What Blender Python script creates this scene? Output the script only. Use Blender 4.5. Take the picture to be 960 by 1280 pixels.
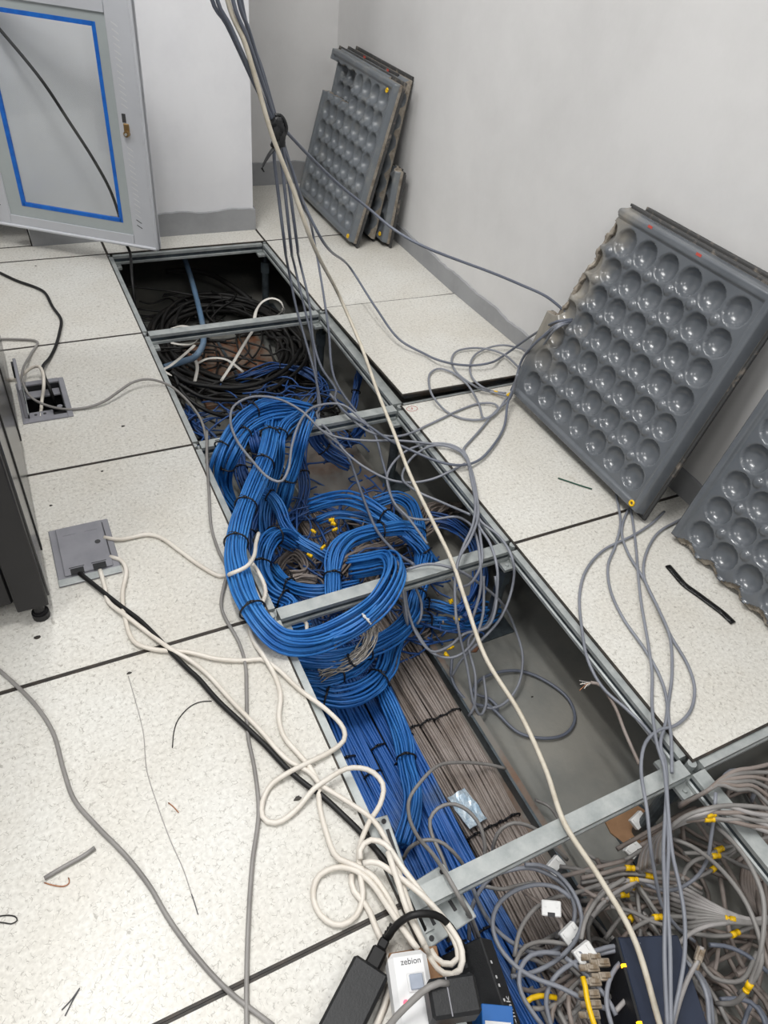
import bpy, math, random
import numpy as np
from mathutils import Matrix, Vector
random.seed(7); rng = np.random.default_rng(11)
scene = bpy.context.scene
for o in list(bpy.data.objects): bpy.data.objects.remove(o, do_unlink=True)
C = scene.collection

# ---------------------------------------------------------------- camera
cam_d = bpy.data.cameras.new('camera'); cam = bpy.data.objects.new('camera', cam_d); C.objects.link(cam)
cam_d.sensor_fit = 'VERTICAL'; cam_d.sensor_height = 36.0; cam_d.lens = 893.18 / 1280 * 36; cam_d.clip_start = 0.01
def cam_axes(yaw, pitch, roll):
    f = np.array([-math.sin(yaw)*math.cos(pitch), math.cos(yaw)*math.cos(pitch), -math.sin(pitch)])
    r = np.array([math.cos(yaw), math.sin(yaw), 0]); u = np.cross(r, f)
    c, s = math.cos(roll), math.sin(roll)
    return c*r + s*u, -s*r + c*u, f
a_, b_, d_ = cam_axes(-0.5415, 0.7338, 0.1371)
m = Matrix.Identity(4)
for i in range(3): m[i][0], m[i][1], m[i][2] = a_[i], b_[i], -d_[i]
m[0][3], m[1][3], m[2][3] = -0.3042, -2.6953, 1.1547
cam.matrix_world = m
scene.camera = cam

# ---------------------------------------------------------------- light
world = bpy.data.worlds.new('room_ambient'); scene.world = world; world.use_nodes = True
bg = world.node_tree.nodes['Background']; bg.inputs[0].default_value = (0.97, 0.98, 1.0, 1); bg.inputs[1].default_value = 0.34
def ceiling_or_fill_lamp(x, y, sx, sy, power):
    l = bpy.data.lights.new('ceiling_or_fill_light', 'AREA'); l.shape = 'RECTANGLE'; l.size = sx; l.size_y = sy
    l.energy = power; l.color = (1.0, 0.99, 0.97)
    o = bpy.data.objects.new('ceiling_or_fill_light', l); C.objects.link(o); o.location = (x, y, 2.7)
for x, y in ((-0.70, -1.45), (-0.30, -1.55)): ceiling_or_fill_lamp(x, y, 0.14, 1.2, 28)
for x, y in ((-2.1, -0.4), (-2.1, -3.2), (-0.2, -3.9)): ceiling_or_fill_lamp(x, y, 0.6, 0.6, 22)
ceiling_or_fill_lamp(0.75, -0.75, 0.3, 0.6, 6)  # added fill lamp that brightens the wall in the far corner
scene.view_settings.view_transform = 'Standard'; scene.view_settings.look = 'None'
scene.view_settings.gamma = 1.0; scene.view_settings.use_curve_mapping = False
scene.view_settings.exposure = 0.22

# ---------------------------------------------------------------- helpers
def srgb(r, g, b):
    return tuple(((c/255)/12.92 if c/255 <= .04045 else ((c/255+.055)/1.055)**2.4) for c in (r, g, b)) + (1,)
def mat(name, col, rough=.5, metal=0, col2=None, scale=20, lo=.4, hi=.65, bump=0, bscale=None, spec=.5, coat=0, stretch=None):
    m = bpy.data.materials.new(name); m.use_nodes = True
    nt = m.node_tree; p = nt.nodes['Principled BSDF']; L = nt.links
    p.inputs['Base Color'].default_value = col; p.inputs['Roughness'].default_value = rough; p.inputs['Metallic'].default_value = metal
    p.inputs['Specular IOR Level'].default_value = spec; p.inputs['Coat Weight'].default_value = coat
    tc = nt.nodes.new('ShaderNodeTexCoord'); vec = tc.outputs['Object']
    if stretch:
        mp = nt.nodes.new('ShaderNodeMapping'); mp.inputs['Scale'].default_value = stretch; L.new(vec, mp.inputs[0]); vec = mp.outputs[0]
    if col2:
        n = nt.nodes.new('ShaderNodeTexNoise'); n.inputs['Scale'].default_value = scale; n.inputs['Detail'].default_value = 6; n.inputs['Roughness'].default_value = .65
        L.new(vec, n.inputs['Vector'])
        r = nt.nodes.new('ShaderNodeValToRGB'); r.color_ramp.elements[0].position = lo; r.color_ramp.elements[1].position = hi
        r.color_ramp.elements[0].color = col; r.color_ramp.elements[1].color = col2
        L.new(n.outputs['Fac'], r.inputs[0]); L.new(r.outputs[0], p.inputs['Base Color'])
    if bump:
        n2 = nt.nodes.new('ShaderNodeTexNoise'); n2.inputs['Scale'].default_value = bscale or scale; n2.inputs['Detail'].default_value = 4
        L.new(vec, n2.inputs['Vector'])
        b = nt.nodes.new('ShaderNodeBump'); b.inputs['Strength'].default_value = bump; b.inputs['Distance'].default_value = .004
        L.new(n2.outputs['Fac'], b.inputs['Height']); L.new(b.outputs[0], p.inputs['Normal'])
    return m
def emit_mat(name, col, s):
    m = bpy.data.materials.new(name); m.use_nodes = True
    p = m.node_tree.nodes['Principled BSDF']; p.inputs['Base Color'].default_value = col
    p.inputs['Emission Color'].default_value = col; p.inputs['Emission Strength'].default_value = s
    return m
M = {}
M['wall'] = mat('white_wall_paint', srgb(214, 213, 212), .75, 0, srgb(206, 205, 204), 2.5, bump=.08, bscale=90)
M['pillar'] = mat('pillar_paint', srgb(222, 222, 224), .7, 0, srgb(214, 214, 217), 3, bump=.06, bscale=60)
M['base'] = mat('grey_baseboard', srgb(150, 151, 153), .6, 0, srgb(140, 141, 143), 8)
M['slab'] = mat('concrete_slab', srgb(116, 117, 113), .65, 0, srgb(132, 130, 123), 4, bump=.3, bscale=60)
M['tray'] = mat('dusty_tray', srgb(128, 124, 118), .55, .35, srgb(120, 96, 80), 9, .48, .72)
M['galv'] = mat('galvanised_steel', srgb(188, 192, 190), .4, .35, srgb(154, 160, 160), 22, .35, .7, bump=.03, bscale=200)
M['galv_dark'] = mat('dark_galvanised_steel', srgb(96, 106, 112), .45, .6, srgb(70, 76, 80), 22)
M['rust'] = mat('rusted_steel', srgb(120, 108, 96), .75, .2, srgb(120, 72, 44), 30)
M['panel'] = mat('grey_panel_paint', srgb(100, 104, 109), .24, 0, srgb(90, 94, 99), 9, spec=.6, coat=.1)
M['panel_dusty'] = mat('dusty_grey_panel_paint', srgb(104, 109, 114), .36, 0, srgb(134, 134, 130), 14, .5, .85, spec=.5)
M['cement'] = mat('broken_cement_core', srgb(158, 150, 138), .9, 0, srgb(120, 110, 98), 40, bump=.5, bscale=90)
M['panel_rim'] = mat('dark_panel_rim', srgb(58, 58, 58), .6, 0, srgb(140, 130, 118), 26, .55, .75)
M['trim'] = mat('black_edge_trim', srgb(34, 32, 30), .6, 0, srgb(66, 58, 50), 30)
M['pan_edge'] = mat('tile_pan', srgb(86, 90, 92), .5, .3, srgb(100, 84, 66), 18)
M['yellow'] = mat('yellow_plastic', srgb(236, 190, 10), .4)
M['redmark'] = mat('red_paint_mark', srgb(176, 70, 60), .8)
M['blue'] = mat('blue_cable_jacket', srgb(34, 98, 170), .4, 0, srgb(54, 122, 190), 12, spec=.4)
M['blue_dark'] = mat('dusty_blue_cable_jacket', srgb(36, 78, 142), .5, 0, srgb(64, 86, 118), 14, .45, .75)
M['trunk_blue'] = mat('trunk_blue_jacket', srgb(44, 98, 172), .48, 0, srgb(92, 110, 136), 9, .48, .75)
M['greige'] = mat('taupe_cable_jacket', srgb(142, 132, 126), .55, 0, srgb(120, 108, 100), 12)
M['grey'] = mat('grey_cable_jacket', srgb(132, 135, 143), .42, 0, srgb(116, 119, 127), 8)
M['slate'] = mat('slate_cable_jacket', srgb(104, 109, 121), .42, 0, srgb(90, 95, 107), 8)
M['warmgrey'] = mat('warm_grey_jacket', srgb(140, 137, 134), .45, 0, srgb(122, 119, 116), 10)
M['silver'] = mat('light_grey_jacket', srgb(164, 160, 158), .45, 0, srgb(146, 142, 140), 10)
M['white'] = mat('white_cable_jacket', srgb(222, 216, 206), .45, 0, srgb(206, 198, 186), 10)
M['cream'] = mat('cream_cable_jacket', srgb(208, 200, 184), .5, 0, srgb(186, 176, 158), 30, .45, .7)
M['black'] = mat('black_rubber', srgb(15, 15, 16), .5, 0, srgb(28, 27, 27), 14, spec=.35)
M['black_dusty'] = mat('dusty_black_rubber', srgb(24, 23, 22), .6, 0, srgb(56, 51, 46), 16, .5, .8)
M['black_pl'] = mat('black_plastic', srgb(22, 23, 25), .5, 0, srgb(28, 29, 31), 60, bump=.1, bscale=400)
M['hose'] = mat('pale_blue_conduit', srgb(98, 128, 158), .5, 0, srgb(120, 140, 160), 14)
M['white_flat'] = mat('white_flat_cable', srgb(216, 212, 204), .5)
M['frayed'] = mat('frayed_grey_foil', srgb(190, 184, 176), .4, .2, srgb(150, 144, 136), 40)
M['cabinet'] = mat('light_grey_cabinet_paint', srgb(196, 198, 203), .4, 0, srgb(190, 192, 197), 5)
M['frost'] = mat('grey_glass_border', srgb(174, 181, 181), .25, 0, srgb(168, 175, 176), 5)
M['tape'] = mat('blue_tape', srgb(16, 108, 204), .6, 0, srgb(12, 92, 186), 30)
M['brass'] = mat('worn_brass', srgb(170, 140, 96), .35, .8)
M['dark'] = mat('dark_slot', srgb(60, 60, 62), .8)
M['rack'] = mat('black_rack_paint', srgb(26, 25, 27), .5, 0, srgb(21, 20, 22), 8)
M['rack_side'] = mat('glossy_rack_side_sheen', srgb(74, 74, 74), .22, .35, srgb(64, 64, 64), 4)  # grey raised above the black front, floor reflection put into the colour
M['boxgrey'] = mat('grey_floor_box', srgb(136, 136, 142), .55, 0, srgb(126, 126, 132), 18)
M['psu'] = mat('psu_white_plastic', srgb(222, 222, 222), .4)
M['btn'] = mat('grey_button', srgb(160, 168, 182), .4)
M['card'] = mat('brown_cardboard', srgb(150, 116, 86), .85, 0, srgb(132, 100, 72), 12)
M['navy'] = mat('navy_device_paint', srgb(34, 44, 64), .45, 0, srgb(28, 36, 54), 10)
M['bluebox'] = mat('blue_box_card', srgb(30, 92, 160), .5)
M['clear'] = mat('clear_connector', srgb(170, 160, 146), .2, .1, srgb(120, 104, 84), 60)
M['label'] = mat('white_label_plastic', srgb(228, 228, 226), .5)
M['foil'] = mat('speckled_foil_bag', srgb(200, 212, 220), .3, .2, srgb(150, 176, 196), 60)
M['zip'] = mat('black_cable_tie', srgb(22, 22, 26), .5)
M['print'] = mat('printed_grey', srgb(78, 78, 82), .7)
M['print_highlight_w'] = mat('print_and_highlight_white', srgb(206, 206, 206), .7)
M['tape_black'] = mat('crumpled_black_tape', srgb(14, 14, 15), .3, 0, srgb(120, 116, 110), 130, .62, .74, bump=.9, bscale=120)  # pale specks in the colour stand for glints on the creases
M['green'] = mat('dark_green_plastic', srgb(20, 72, 56), .4)
M['copper'] = mat('copper_wire', srgb(170, 116, 84), .4, .6)
M['led'] = emit_mat('amber_led', srgb(255, 170, 20), 3.0)
M['ledred'] = emit_mat('red_led', srgb(255, 70, 90), 2.0)
def torn_paint():
    m = M['panel'].copy(); m.name = 'torn_panel_paint'; nt = m.node_tree; L = nt.links; p = nt.nodes['Principled BSDF']
    src = p.inputs['Base Color'].links[0].from_socket
    tc = nt.nodes.new('ShaderNodeTexCoord'); sx = nt.nodes.new('ShaderNodeSeparateXYZ'); L.new(tc.outputs['Object'], sx.inputs[0])
    n = nt.nodes.new('ShaderNodeTexNoise'); n.inputs['Scale'].default_value = 14; n.inputs['Detail'].default_value = 6; L.new(tc.outputs['Object'], n.inputs['Vector'])
    a = nt.nodes.new('ShaderNodeMath'); a.operation = 'MULTIPLY_ADD'; a.inputs[1].default_value = .30; L.new(n.outputs['Fac'], a.inputs[0]); L.new(sx.outputs['X'], a.inputs[2])
    r = nt.nodes.new('ShaderNodeValToRGB'); e = r.color_ramp.elements; e[0].position, e[1].position = .20, .30; e[0].color, e[1].color = (.8, .8, .8, 1), (0, 0, 0, 1); L.new(a.outputs[0], r.inputs[0])
    r2 = nt.nodes.new('ShaderNodeValToRGB'); e = r2.color_ramp.elements; e[0].position, e[1].position = .10, .22; e[0].color, e[1].color = (0, 0, 0, 1), (1, 1, 1, 1); L.new(sx.outputs['Y'], r2.inputs[0])
    ml = nt.nodes.new('ShaderNodeMath'); ml.operation = 'MULTIPLY'; L.new(r.outputs[0], ml.inputs[0]); L.new(r2.outputs[0], ml.inputs[1])
    mx = nt.nodes.new('ShaderNodeMix'); mx.data_type = 'RGBA'; L.new(ml.outputs[0], mx.inputs[0]); L.new(src, mx.inputs[6]); mx.inputs[7].default_value = srgb(150, 144, 132)
    L.new(mx.outputs[2], p.inputs['Base Color']); return m
M['panel_torn'] = torn_paint()
def glass_mat():
    m = bpy.data.materials.new('door_glass'); m.use_nodes = True; nt = m.node_tree
    p = nt.nodes['Principled BSDF']; out = nt.nodes['Material Output']
    tr = nt.nodes.new('ShaderNodeBsdfTransparent'); tr.inputs[0].default_value = (.975, .985, .985, 1)
    gl = nt.nodes.new('ShaderNodeBsdfGlossy'); gl.inputs['Roughness'].default_value = .05
    mx = nt.nodes.new('ShaderNodeMixShader'); mx.inputs[0].default_value = .04
    nt.links.new(tr.outputs[0], mx.inputs[1]); nt.links.new(gl.outputs[0], mx.inputs[2]); nt.links.new(mx.outputs[0], out.inputs[0])
    return m
M['glass'] = glass_mat()
def tile_mat():
    m = bpy.data.materials.new('flecked_floor_laminate'); m.use_nodes = True; nt = m.node_tree; L = nt.links
    p = nt.nodes['Principled BSDF']; p.inputs['Roughness'].default_value = .42
    def N(t, **k):
        n = nt.nodes.new(t)
        for a, b in k.items(): n.inputs[a].default_value = b
        return n
    tc = N('ShaderNodeTexCoord'); oi = N('ShaderNodeObjectInfo')
    ad = nt.nodes.new('ShaderNodeVectorMath'); ad.operation = 'MULTIPLY_ADD'
    L.new(oi.outputs['Random'], ad.inputs[0]); ad.inputs[1].default_value = (7, 13, 0); L.new(tc.outputs['Object'], ad.inputs[2])
    def ramp(src, a, b, ca, cb):
        r = nt.nodes.new('ShaderNodeValToRGB'); e = r.color_ramp.elements
        e[0].position, e[1].position, e[0].color, e[1].color = a, b, ca, cb; L.new(src, r.inputs[0]); return r.outputs[0]
    W, K = (1, 1, 1, 1), (0, 0, 0, 1)
    ds = N('ShaderNodeTexNoise', Scale=60.0, Detail=2.0); L.new(ad.outputs[0], ds.inputs['Vector'])
    dv = nt.nodes.new('ShaderNodeVectorMath'); dv.operation = 'MULTIPLY_ADD'; L.new(ds.outputs['Color'], dv.inputs[0]); dv.inputs[1].default_value = (.02, .02, 0); L.new(ad.outputs[0], dv.inputs[2])
    v = nt.nodes.new('ShaderNodeTexVoronoi'); v.feature = 'DISTANCE_TO_EDGE'; v.inputs['Scale'].default_value = 130; L.new(dv.outputs[0], v.inputs['Vector'])
    line = ramp(v.outputs['Distance'], .02, .055, W, K)
    nm = N('ShaderNodeTexNoise', Scale=110.0, Detail=2.0); L.new(ad.outputs[0], nm.inputs['Vector'])
    keep = ramp(nm.outputs['Fac'], .50, .58, K, W)
    mul = nt.nodes.new('ShaderNodeMath'); mul.operation = 'MULTIPLY'; L.new(line, mul.inputs[0]); L.new(keep, mul.inputs[1])
    n1 = N('ShaderNodeTexNoise', Scale=4.0, Detail=6.0, Roughness=.6); L.new(ad.outputs[0], n1.inputs['Vector'])
    base = ramp(n1.outputs['Fac'], .3, .72, srgb(224, 223, 219), srgb(212, 208, 200))
    n3 = N('ShaderNodeTexNoise', Scale=150.0, Detail=2.0); L.new(ad.outputs[0], n3.inputs['Vector'])
    gr = ramp(n3.outputs['Fac'], .35, .7, srgb(232, 231, 228), srgb(252, 252, 250))
    mg = nt.nodes.new('ShaderNodeMix'); mg.data_type = 'RGBA'; mg.blend_type = 'MULTIPLY'; mg.inputs[0].default_value = 1
    L.new(base, mg.inputs[6]); L.new(gr, mg.inputs[7])
    mf = nt.nodes.new('ShaderNodeMix'); mf.data_type = 'RGBA'
    sc = nt.nodes.new('ShaderNodeMath'); sc.operation = 'MULTIPLY'; sc.inputs[1].default_value = .6; L.new(mul.outputs[0], sc.inputs[0])
    L.new(sc.outputs[0], mf.inputs[0]); L.new(mg.outputs[2], mf.inputs[6]); mf.inputs[7].default_value = srgb(132, 127, 118)
    # sparse worn scuffs
    n4 = N('ShaderNodeTexNoise', Scale=16.0, Detail=5.0, Roughness=.7); L.new(ad.outputs[0], n4.inputs['Vector'])
    sf = ramp(n4.outputs['Fac'], .66, .76, K, (.45, .45, .45, 1))
    ms = nt.nodes.new('ShaderNodeMix'); ms.data_type = 'RGBA'; L.new(sf, ms.inputs[0]); L.new(mf.outputs[2], ms.inputs[6]); ms.inputs[7].default_value = srgb(150, 138, 118)
    L.new(ms.outputs[2], p.inputs['Base Color'])
    return m
M['tile'] = tile_mat()

class MB:
    """collects boxes, tubes and prisms into one mesh"""
    def __init__(s): s.v = []; s.f = []; s.mi = []; s.smooth = []
    def add(s, vs, fs, mi=0, smooth=False):
        o = len(s.v); s.v += [tuple(map(float, p)) for p in vs]; s.f += [tuple(i+o for i in f) for f in fs]
        s.mi += [mi]*len(fs); s.smooth += [smooth]*len(fs)
    def box(s, x0, x1, y0, y1, z0, z1, bev=0, mi=0):
        if bev:
            b = bev
            r1 = [(x0+b, y0), (x1-b, y0), (x1, y0+b), (x1, y1-b), (x1-b, y1), (x0+b, y1), (x0, y1-b), (x0, y0+b)]
            r0 = [(min(max(x, x0+b), x1-b), min(max(y, y0+b), y1-b)) for x, y in r1]
            vs = [(x, y, z0) for x, y in r0] + [(x, y, z0+b) for x, y in r1] + [(x, y, z1-b) for x, y in r1] + [(x, y, z1) for x, y in r0]
            fs = [tuple(range(7, -1, -1)), tuple(range(24, 32))]
            for k in range(3):
                for i in range(8): j = (i+1) % 8; fs.append((k*8+i, k*8+j, k*8+8+j, k*8+8+i))
            s.add(vs, fs, mi); return s
        vs = [(x0, y0, z0), (x1, y0, z0), (x1, y1, z0), (x0, y1, z0), (x0, y0, z1), (x1, y0, z1), (x1, y1, z1), (x0, y1, z1)]
        s.add(vs, [(3, 2, 1, 0), (4, 5, 6, 7), (0, 1, 5, 4), (1, 2, 6, 5), (2, 3, 7, 6), (3, 0, 4, 7)], mi); return s
    def cyl(s, c, r, z0, z1, n=14, axis=2, r2=None, mi=0):
        r2 = r if r2 is None else r2; vs = []
        for z, rr in ((z0, r), (z1, r2)):
            for i in range(n):
                a = 2*math.pi*i/n; p = [rr*math.cos(a), rr*math.sin(a)]
                if axis == 2: vs.append((c[0]+p[0], c[1]+p[1], z))
                elif axis == 1: vs.append((c[0]+p[0], z, c[1]-p[1]))
                else: vs.append((z, c[0]+p[0], c[1]+p[1]))
        fs = [tuple(range(n-1, -1, -1)), tuple(range(n, 2*n))] + [(i, (i+1) % n, n+(i+1) % n, n+i) for i in range(n)]
        s.add(vs, fs, mi, False); return s
    def prism(s, pts, z0, z1, mi=0):
        n = len(pts); vs = [(x, y, z0) for x, y in pts] + [(x, y, z1) for x, y in pts]
        s.add(vs, [tuple(range(n-1, -1, -1)), tuple(range(n, 2*n))] + [(i, (i+1) % n, n+(i+1) % n, n+i) for i in range(n)], mi); return s
    def mesh(s, name):
        me = bpy.data.meshes.new(name); me.from_pydata(s.v, [], s.f)
        me.polygons.foreach_set('material_index', s.mi); me.polygons.foreach_set('use_smooth', s.smooth); me.update(); return me
    def build(s, name, mats, parent=None):
        return link(name, s.mesh(name), mats, parent)
def link(name, me, mats, parent=None):
    o = bpy.data.objects.new(name, me); C.objects.link(o)
    if not isinstance(mats, (list, tuple)): mats = [mats]
    if not me.materials:
        for q in mats: me.materials.append(M[q] if isinstance(q, str) else q)
    if parent: o.parent = parent
    return o
def tag(o, label=None, cat=None, group=None, kind=None):
    if label: o['label'] = label
    if cat: o['category'] = cat
    if group: o['group'] = group
    if kind: o['kind'] = kind
    return o
def empty(name, loc=(0, 0, 0), rot=None):
    o = bpy.data.objects.new(name, None); C.objects.link(o); o.location = loc; o.empty_display_size = .05
    if rot is not None: o.rotation_euler = rot
    return o
def spline(pts, step):
    """centripetal-ish Catmull-Rom through pts, resampled evenly"""
    P = np.asarray(pts, float)
    if len(P) == 2: dense = np.linspace(P[0], P[1], 12)
    else:
        Q = np.vstack([2*P[0]-P[1], P, 2*P[-1]-P[-2]]); out = []
        for i in range(1, len(Q)-2):
            p0, p1, p2, p3 = Q[i-1:i+3]
            k = [np.linalg.norm(b-a)**.5 + 1e-6 for a, b in ((p0, p1), (p1, p2), (p2, p3))]
            t0, t1, t2, t3 = 0, k[0], k[0]+k[1], sum(k)
            t = np.linspace(t1, t2, 14, endpoint=False)[:, None]
            A1 = (t1-t)/(t1-t0)*p0 + (t-t0)/(t1-t0)*p1; A2 = (t2-t)/(t2-t1)*p1 + (t-t1)/(t2-t1)*p2; A3 = (t3-t)/(t3-t2)*p2 + (t-t2)/(t3-t2)*p3
            B1 = (t2-t)/(t2-t0)*A1 + (t-t0)/(t2-t0)*A2; B2 = (t3-t)/(t3-t1)*A2 + (t-t1)/(t3-t1)*A3
            out.append((t2-t)/(t2-t1)*B1 + (t-t1)/(t2-t1)*B2)
        dense = np.vstack(out + [P[-1:]])
    d = np.r_[0, np.cumsum(np.linalg.norm(np.diff(dense, axis=0), axis=1))]
    n = max(3, int(d[-1]/step)+1); s = np.linspace(0, d[-1], n)
    return np.stack([np.interp(s, d, dense[:, i]) for i in range(3)], 1)
def frames(P, zref=False):
    T = np.gradient(P, axis=0); T /= np.linalg.norm(T, axis=1)[:, None] + 1e-12
    if zref:
        S = np.cross(T, (0, 0, 1)); S /= np.linalg.norm(S, axis=1)[:, None] + 1e-9
        return S, np.cross(S, T), T
    S = np.zeros_like(P); u = np.cross(T[0], (0, 0, 1))
    if np.linalg.norm(u) < .05: u = np.cross(T[0], (1, 0, 0))
    u /= np.linalg.norm(u)
    for i in range(len(P)):
        u = u - T[i]*(u@T[i]); u /= np.linalg.norm(u) + 1e-12; S[i] = u
    return S, np.cross(S, T), T
def tube_arrays(P, r, n=6, rx=None):
    S, U, T = frames(P, rx is not None); a = np.arange(n)*2*math.pi/n
    ry = r if rx is None else r; rx = r if rx is None else rx
    V = P[:, None] + rx*np.cos(a)[None, :, None]*S[:, None] + ry*np.sin(a)[None, :, None]*U[:, None]
    m = len(P); i = np.arange(m-1)[:, None]*n; j = np.arange(n)[None]; k = (j+1) % n
    F = np.stack([i+j, i+k, i+n+k, i+n+j], -1).reshape(-1, 4)
    return V.reshape(-1, 3), F
class TB:
    """collects many tubes fast"""
    def __init__(s): s.V = []; s.F = []; s.E = []; s.n = 0
    def tube(s, P, r, n=6, rx=None):
        V, F = tube_arrays(np.asarray(P, float), r, n, rx); s.V.append(V); s.F.append(F+s.n)
        s.E += [tuple(range(s.n+n-1, s.n-1, -1)), tuple(range(s.n+len(V)-n, s.n+len(V)))]; s.n += len(V); return s
    def build(s, name, mats, parent=None):
        V = np.vstack(s.V); F = np.vstack(s.F)
        me = bpy.data.meshes.new(name); me.from_pydata(V.tolist(), [], F.tolist() + s.E)
        me.polygons.foreach_set('use_smooth', [True]*len(F) + [False]*len(s.E)); me.update()
        return link(name, me, mats, parent)
def ring_path(c, s, u, a, b, n=14):
    t = np.linspace(0, 2*math.pi, n+1)
    return c + a*np.cos(t)[:, None]*s + b*np.sin(t)[:, None]*u
def cable(name, label, cat, mt, r, pts, group=None, sides=8, step=.012, rx=None, boots=(), plug=None, sub='boot'):
    P = spline(pts, step)
    o = TB().tube(P, r, sides, rx).build(name, mt); tag(o, label, cat, group)
    for q in boots:          # yellow moulded boots at the given share of the length
        i = int(q*(len(P)-2)); j = min(i+1, len(P)-1); t = P[j]-P[i]; t /= np.linalg.norm(t); b = TB()
        b.tube([P[i]-t*.008, P[i]-t*.003, P[i]+t*.002], r*1.45, 8); b.tube([P[i]+t*.002, P[i]+t*.005], r*1.2, 8); b.tube([P[i]+t*.005, P[i]+t*.009], r*1.4, 8)
        b.build(sub, 'yellow', o)
    return o
def bundle(name, label, mt, pts, a, n, rs=.0029, b=None, ties=(.2, .5, .8), cat='cable bundle', group=None, wander=.22, step=.013, sides=5, tie_mt='zip', fan=0):
    """strands packed round a centre line, squeezed where the ties sit"""
    b = b or a; P = spline(pts, step); S, U, T = frames(P, b != a); m = len(P); s = np.linspace(0, 1, m)
    sq = np.ones(m)
    for t in ties: sq -= .16*np.exp(-((s-t)/.05)**2)
    ends = 1 + fan*np.exp(-((1-s)/.08)**2)
    tb = TB()
    for k in range(n):
        q = math.sqrt((k+.5)/n)*.97; th = k*2.39996 + rng.uniform(-.15, .15)
        tw = rng.uniform(-.6, .6)
        cx = q*np.cos(th + tw*s) + wander*rng.uniform(.3, 1)*np.sin(2*math.pi*(s*rng.uniform(.6, 2.2) + rng.random()))*.6
        cy = q*np.sin(th + tw*s) + wander*rng.uniform(.3, 1)*np.sin(2*math.pi*(s*rng.uniform(.6, 2.2) + rng.random()))*.6
        w = np.maximum(1, np.hypot(cx, cy)); cx, cy = cx/w, cy/w
        tb.tube(P + (S*(cx*a*sq*ends)[:, None] + U*(cy*b*sq*ends)[:, None]), rs, sides)
    root = empty(name, tuple(P[0]))
    o = tb.build('strands', mt, root); o.matrix_parent_inverse = Matrix.Translation(-Vector(P[0])); o['kind'] = 'stuff'
    for t in ties:
        i = int(t*(m-1)); g = TB(); g.tube(ring_path(P[i], S[i], U[i], a*.86+rs, b*.86+rs, 18), .0022, 5)
        q = P[i] + U[i]*(b*.86+rs); g.tube([q-S[i]*.003, q+S[i]*.004+U[i]*.003], .0032, 5)
        g.tube([q, q+S[i]*.008+U[i]*.006, q+S[i]*.016+U[i]*.004+T[i]*.004], .0012, 4)
        c = g.build('cable_tie', tie_mt, root); c.matrix_parent_inverse = Matrix.Translation(-Vector(P[0]))
    return tag(root, label, cat, group)
def tie_knot(pts):
    P = spline(pts, .006); n = len(P); root = empty('cable_strap', tuple(P[0])); inv = Matrix.Translation(-Vector(P[0]))
    k = int(n*.48)
    for off, w in ((0, .011), (.006, .013), (-.005, .010)):
        b = TB(); c = P[:k].copy(); c[:, 0] += off; c[:, 1] += off*.5; c = c + .002*np.sin(np.arange(len(c))*1.3+off*300)[:, None]
        b.tube(c, w, 8); b.build('wrap', 'black_pl', root).matrix_parent_inverse = inv
    b = TB(); b.tube(P[k-2:], .0016, 6, .006); b.build('loose_end', 'black_pl', root).matrix_parent_inverse = inv
    b = TB(); b.tube(spline([P[1]+(.0, 0, .012), P[2]+(.012, 0, .016), P[4]+(.02, 0, .004), P[6]+(.012, 0, -.002)], .004), .004, 6); b.build('knot_loop', 'black_pl', root).matrix_parent_inverse = inv
    return tag(root, 'black strap knotted round the hanging grey cables', 'strap')

# ================================================================ the setting
SLAB = -0.30; XR = 1.135; YB = 0.612; PX0, PX1, PY = -0.237, 0.592, 0.122
def struct(name, mb, mt): return tag(mb.build(name, mt), kind='structure')
struct('floor_slab', MB().box(-2.4, XR+.1, -3.7, YB+.1, SLAB-.1, SLAB), 'slab')
tag(bpy.data.objects['floor_slab'], 'dusty grey concrete slab at the bottom of the open floor pit', 'slab')
w = struct('wall_right', MB().box(XR, XR+.12, -3.7, YB+.12, SLAB, 2.75), 'wall'); tag(w, 'plain white wall behind the leaning panels', 'wall')
w = struct('wall_back', MB().box(-2.4, XR, YB, YB+.12, SLAB, 2.75), 'wall'); tag(w, 'narrow strip of white wall in the far corner', 'wall')
w = struct('wall_pillar', MB().box(PX0, PX1, PY, YB, -.004, 2.75), 'pillar'); tag(w, 'broad white pillar behind the cabinet door', 'wall')
struct('added_dark_wall_back', MB().box(-2.4, XR, YB-.02, YB, SLAB, -.04), 'slab'); tag(bpy.data.objects['added_dark_wall_back'], 'dark grey wall added under the raised floor to darken the far end', 'wall')  # added dark wall that hides the white one and darkens the pit end
struct('added_skirt_left', MB().box(-2.5, -2.4, -3.7, YB, SLAB, -.01), 'slab'); tag(bpy.data.objects['added_skirt_left'], 'low skirt added under the raised floor to block light on the left', 'wall')  # unseen skirt added so ambient light cannot leak under the floor
struct('added_skirt_front', MB().box(-2.4, XR, -3.8, -3.7, SLAB, -.01), 'slab'); tag(bpy.data.objects['added_skirt_front'], 'low skirt added under the raised floor to block light behind the viewer', 'wall')  # added out of view, shuts ambient light out of the plenum
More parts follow.
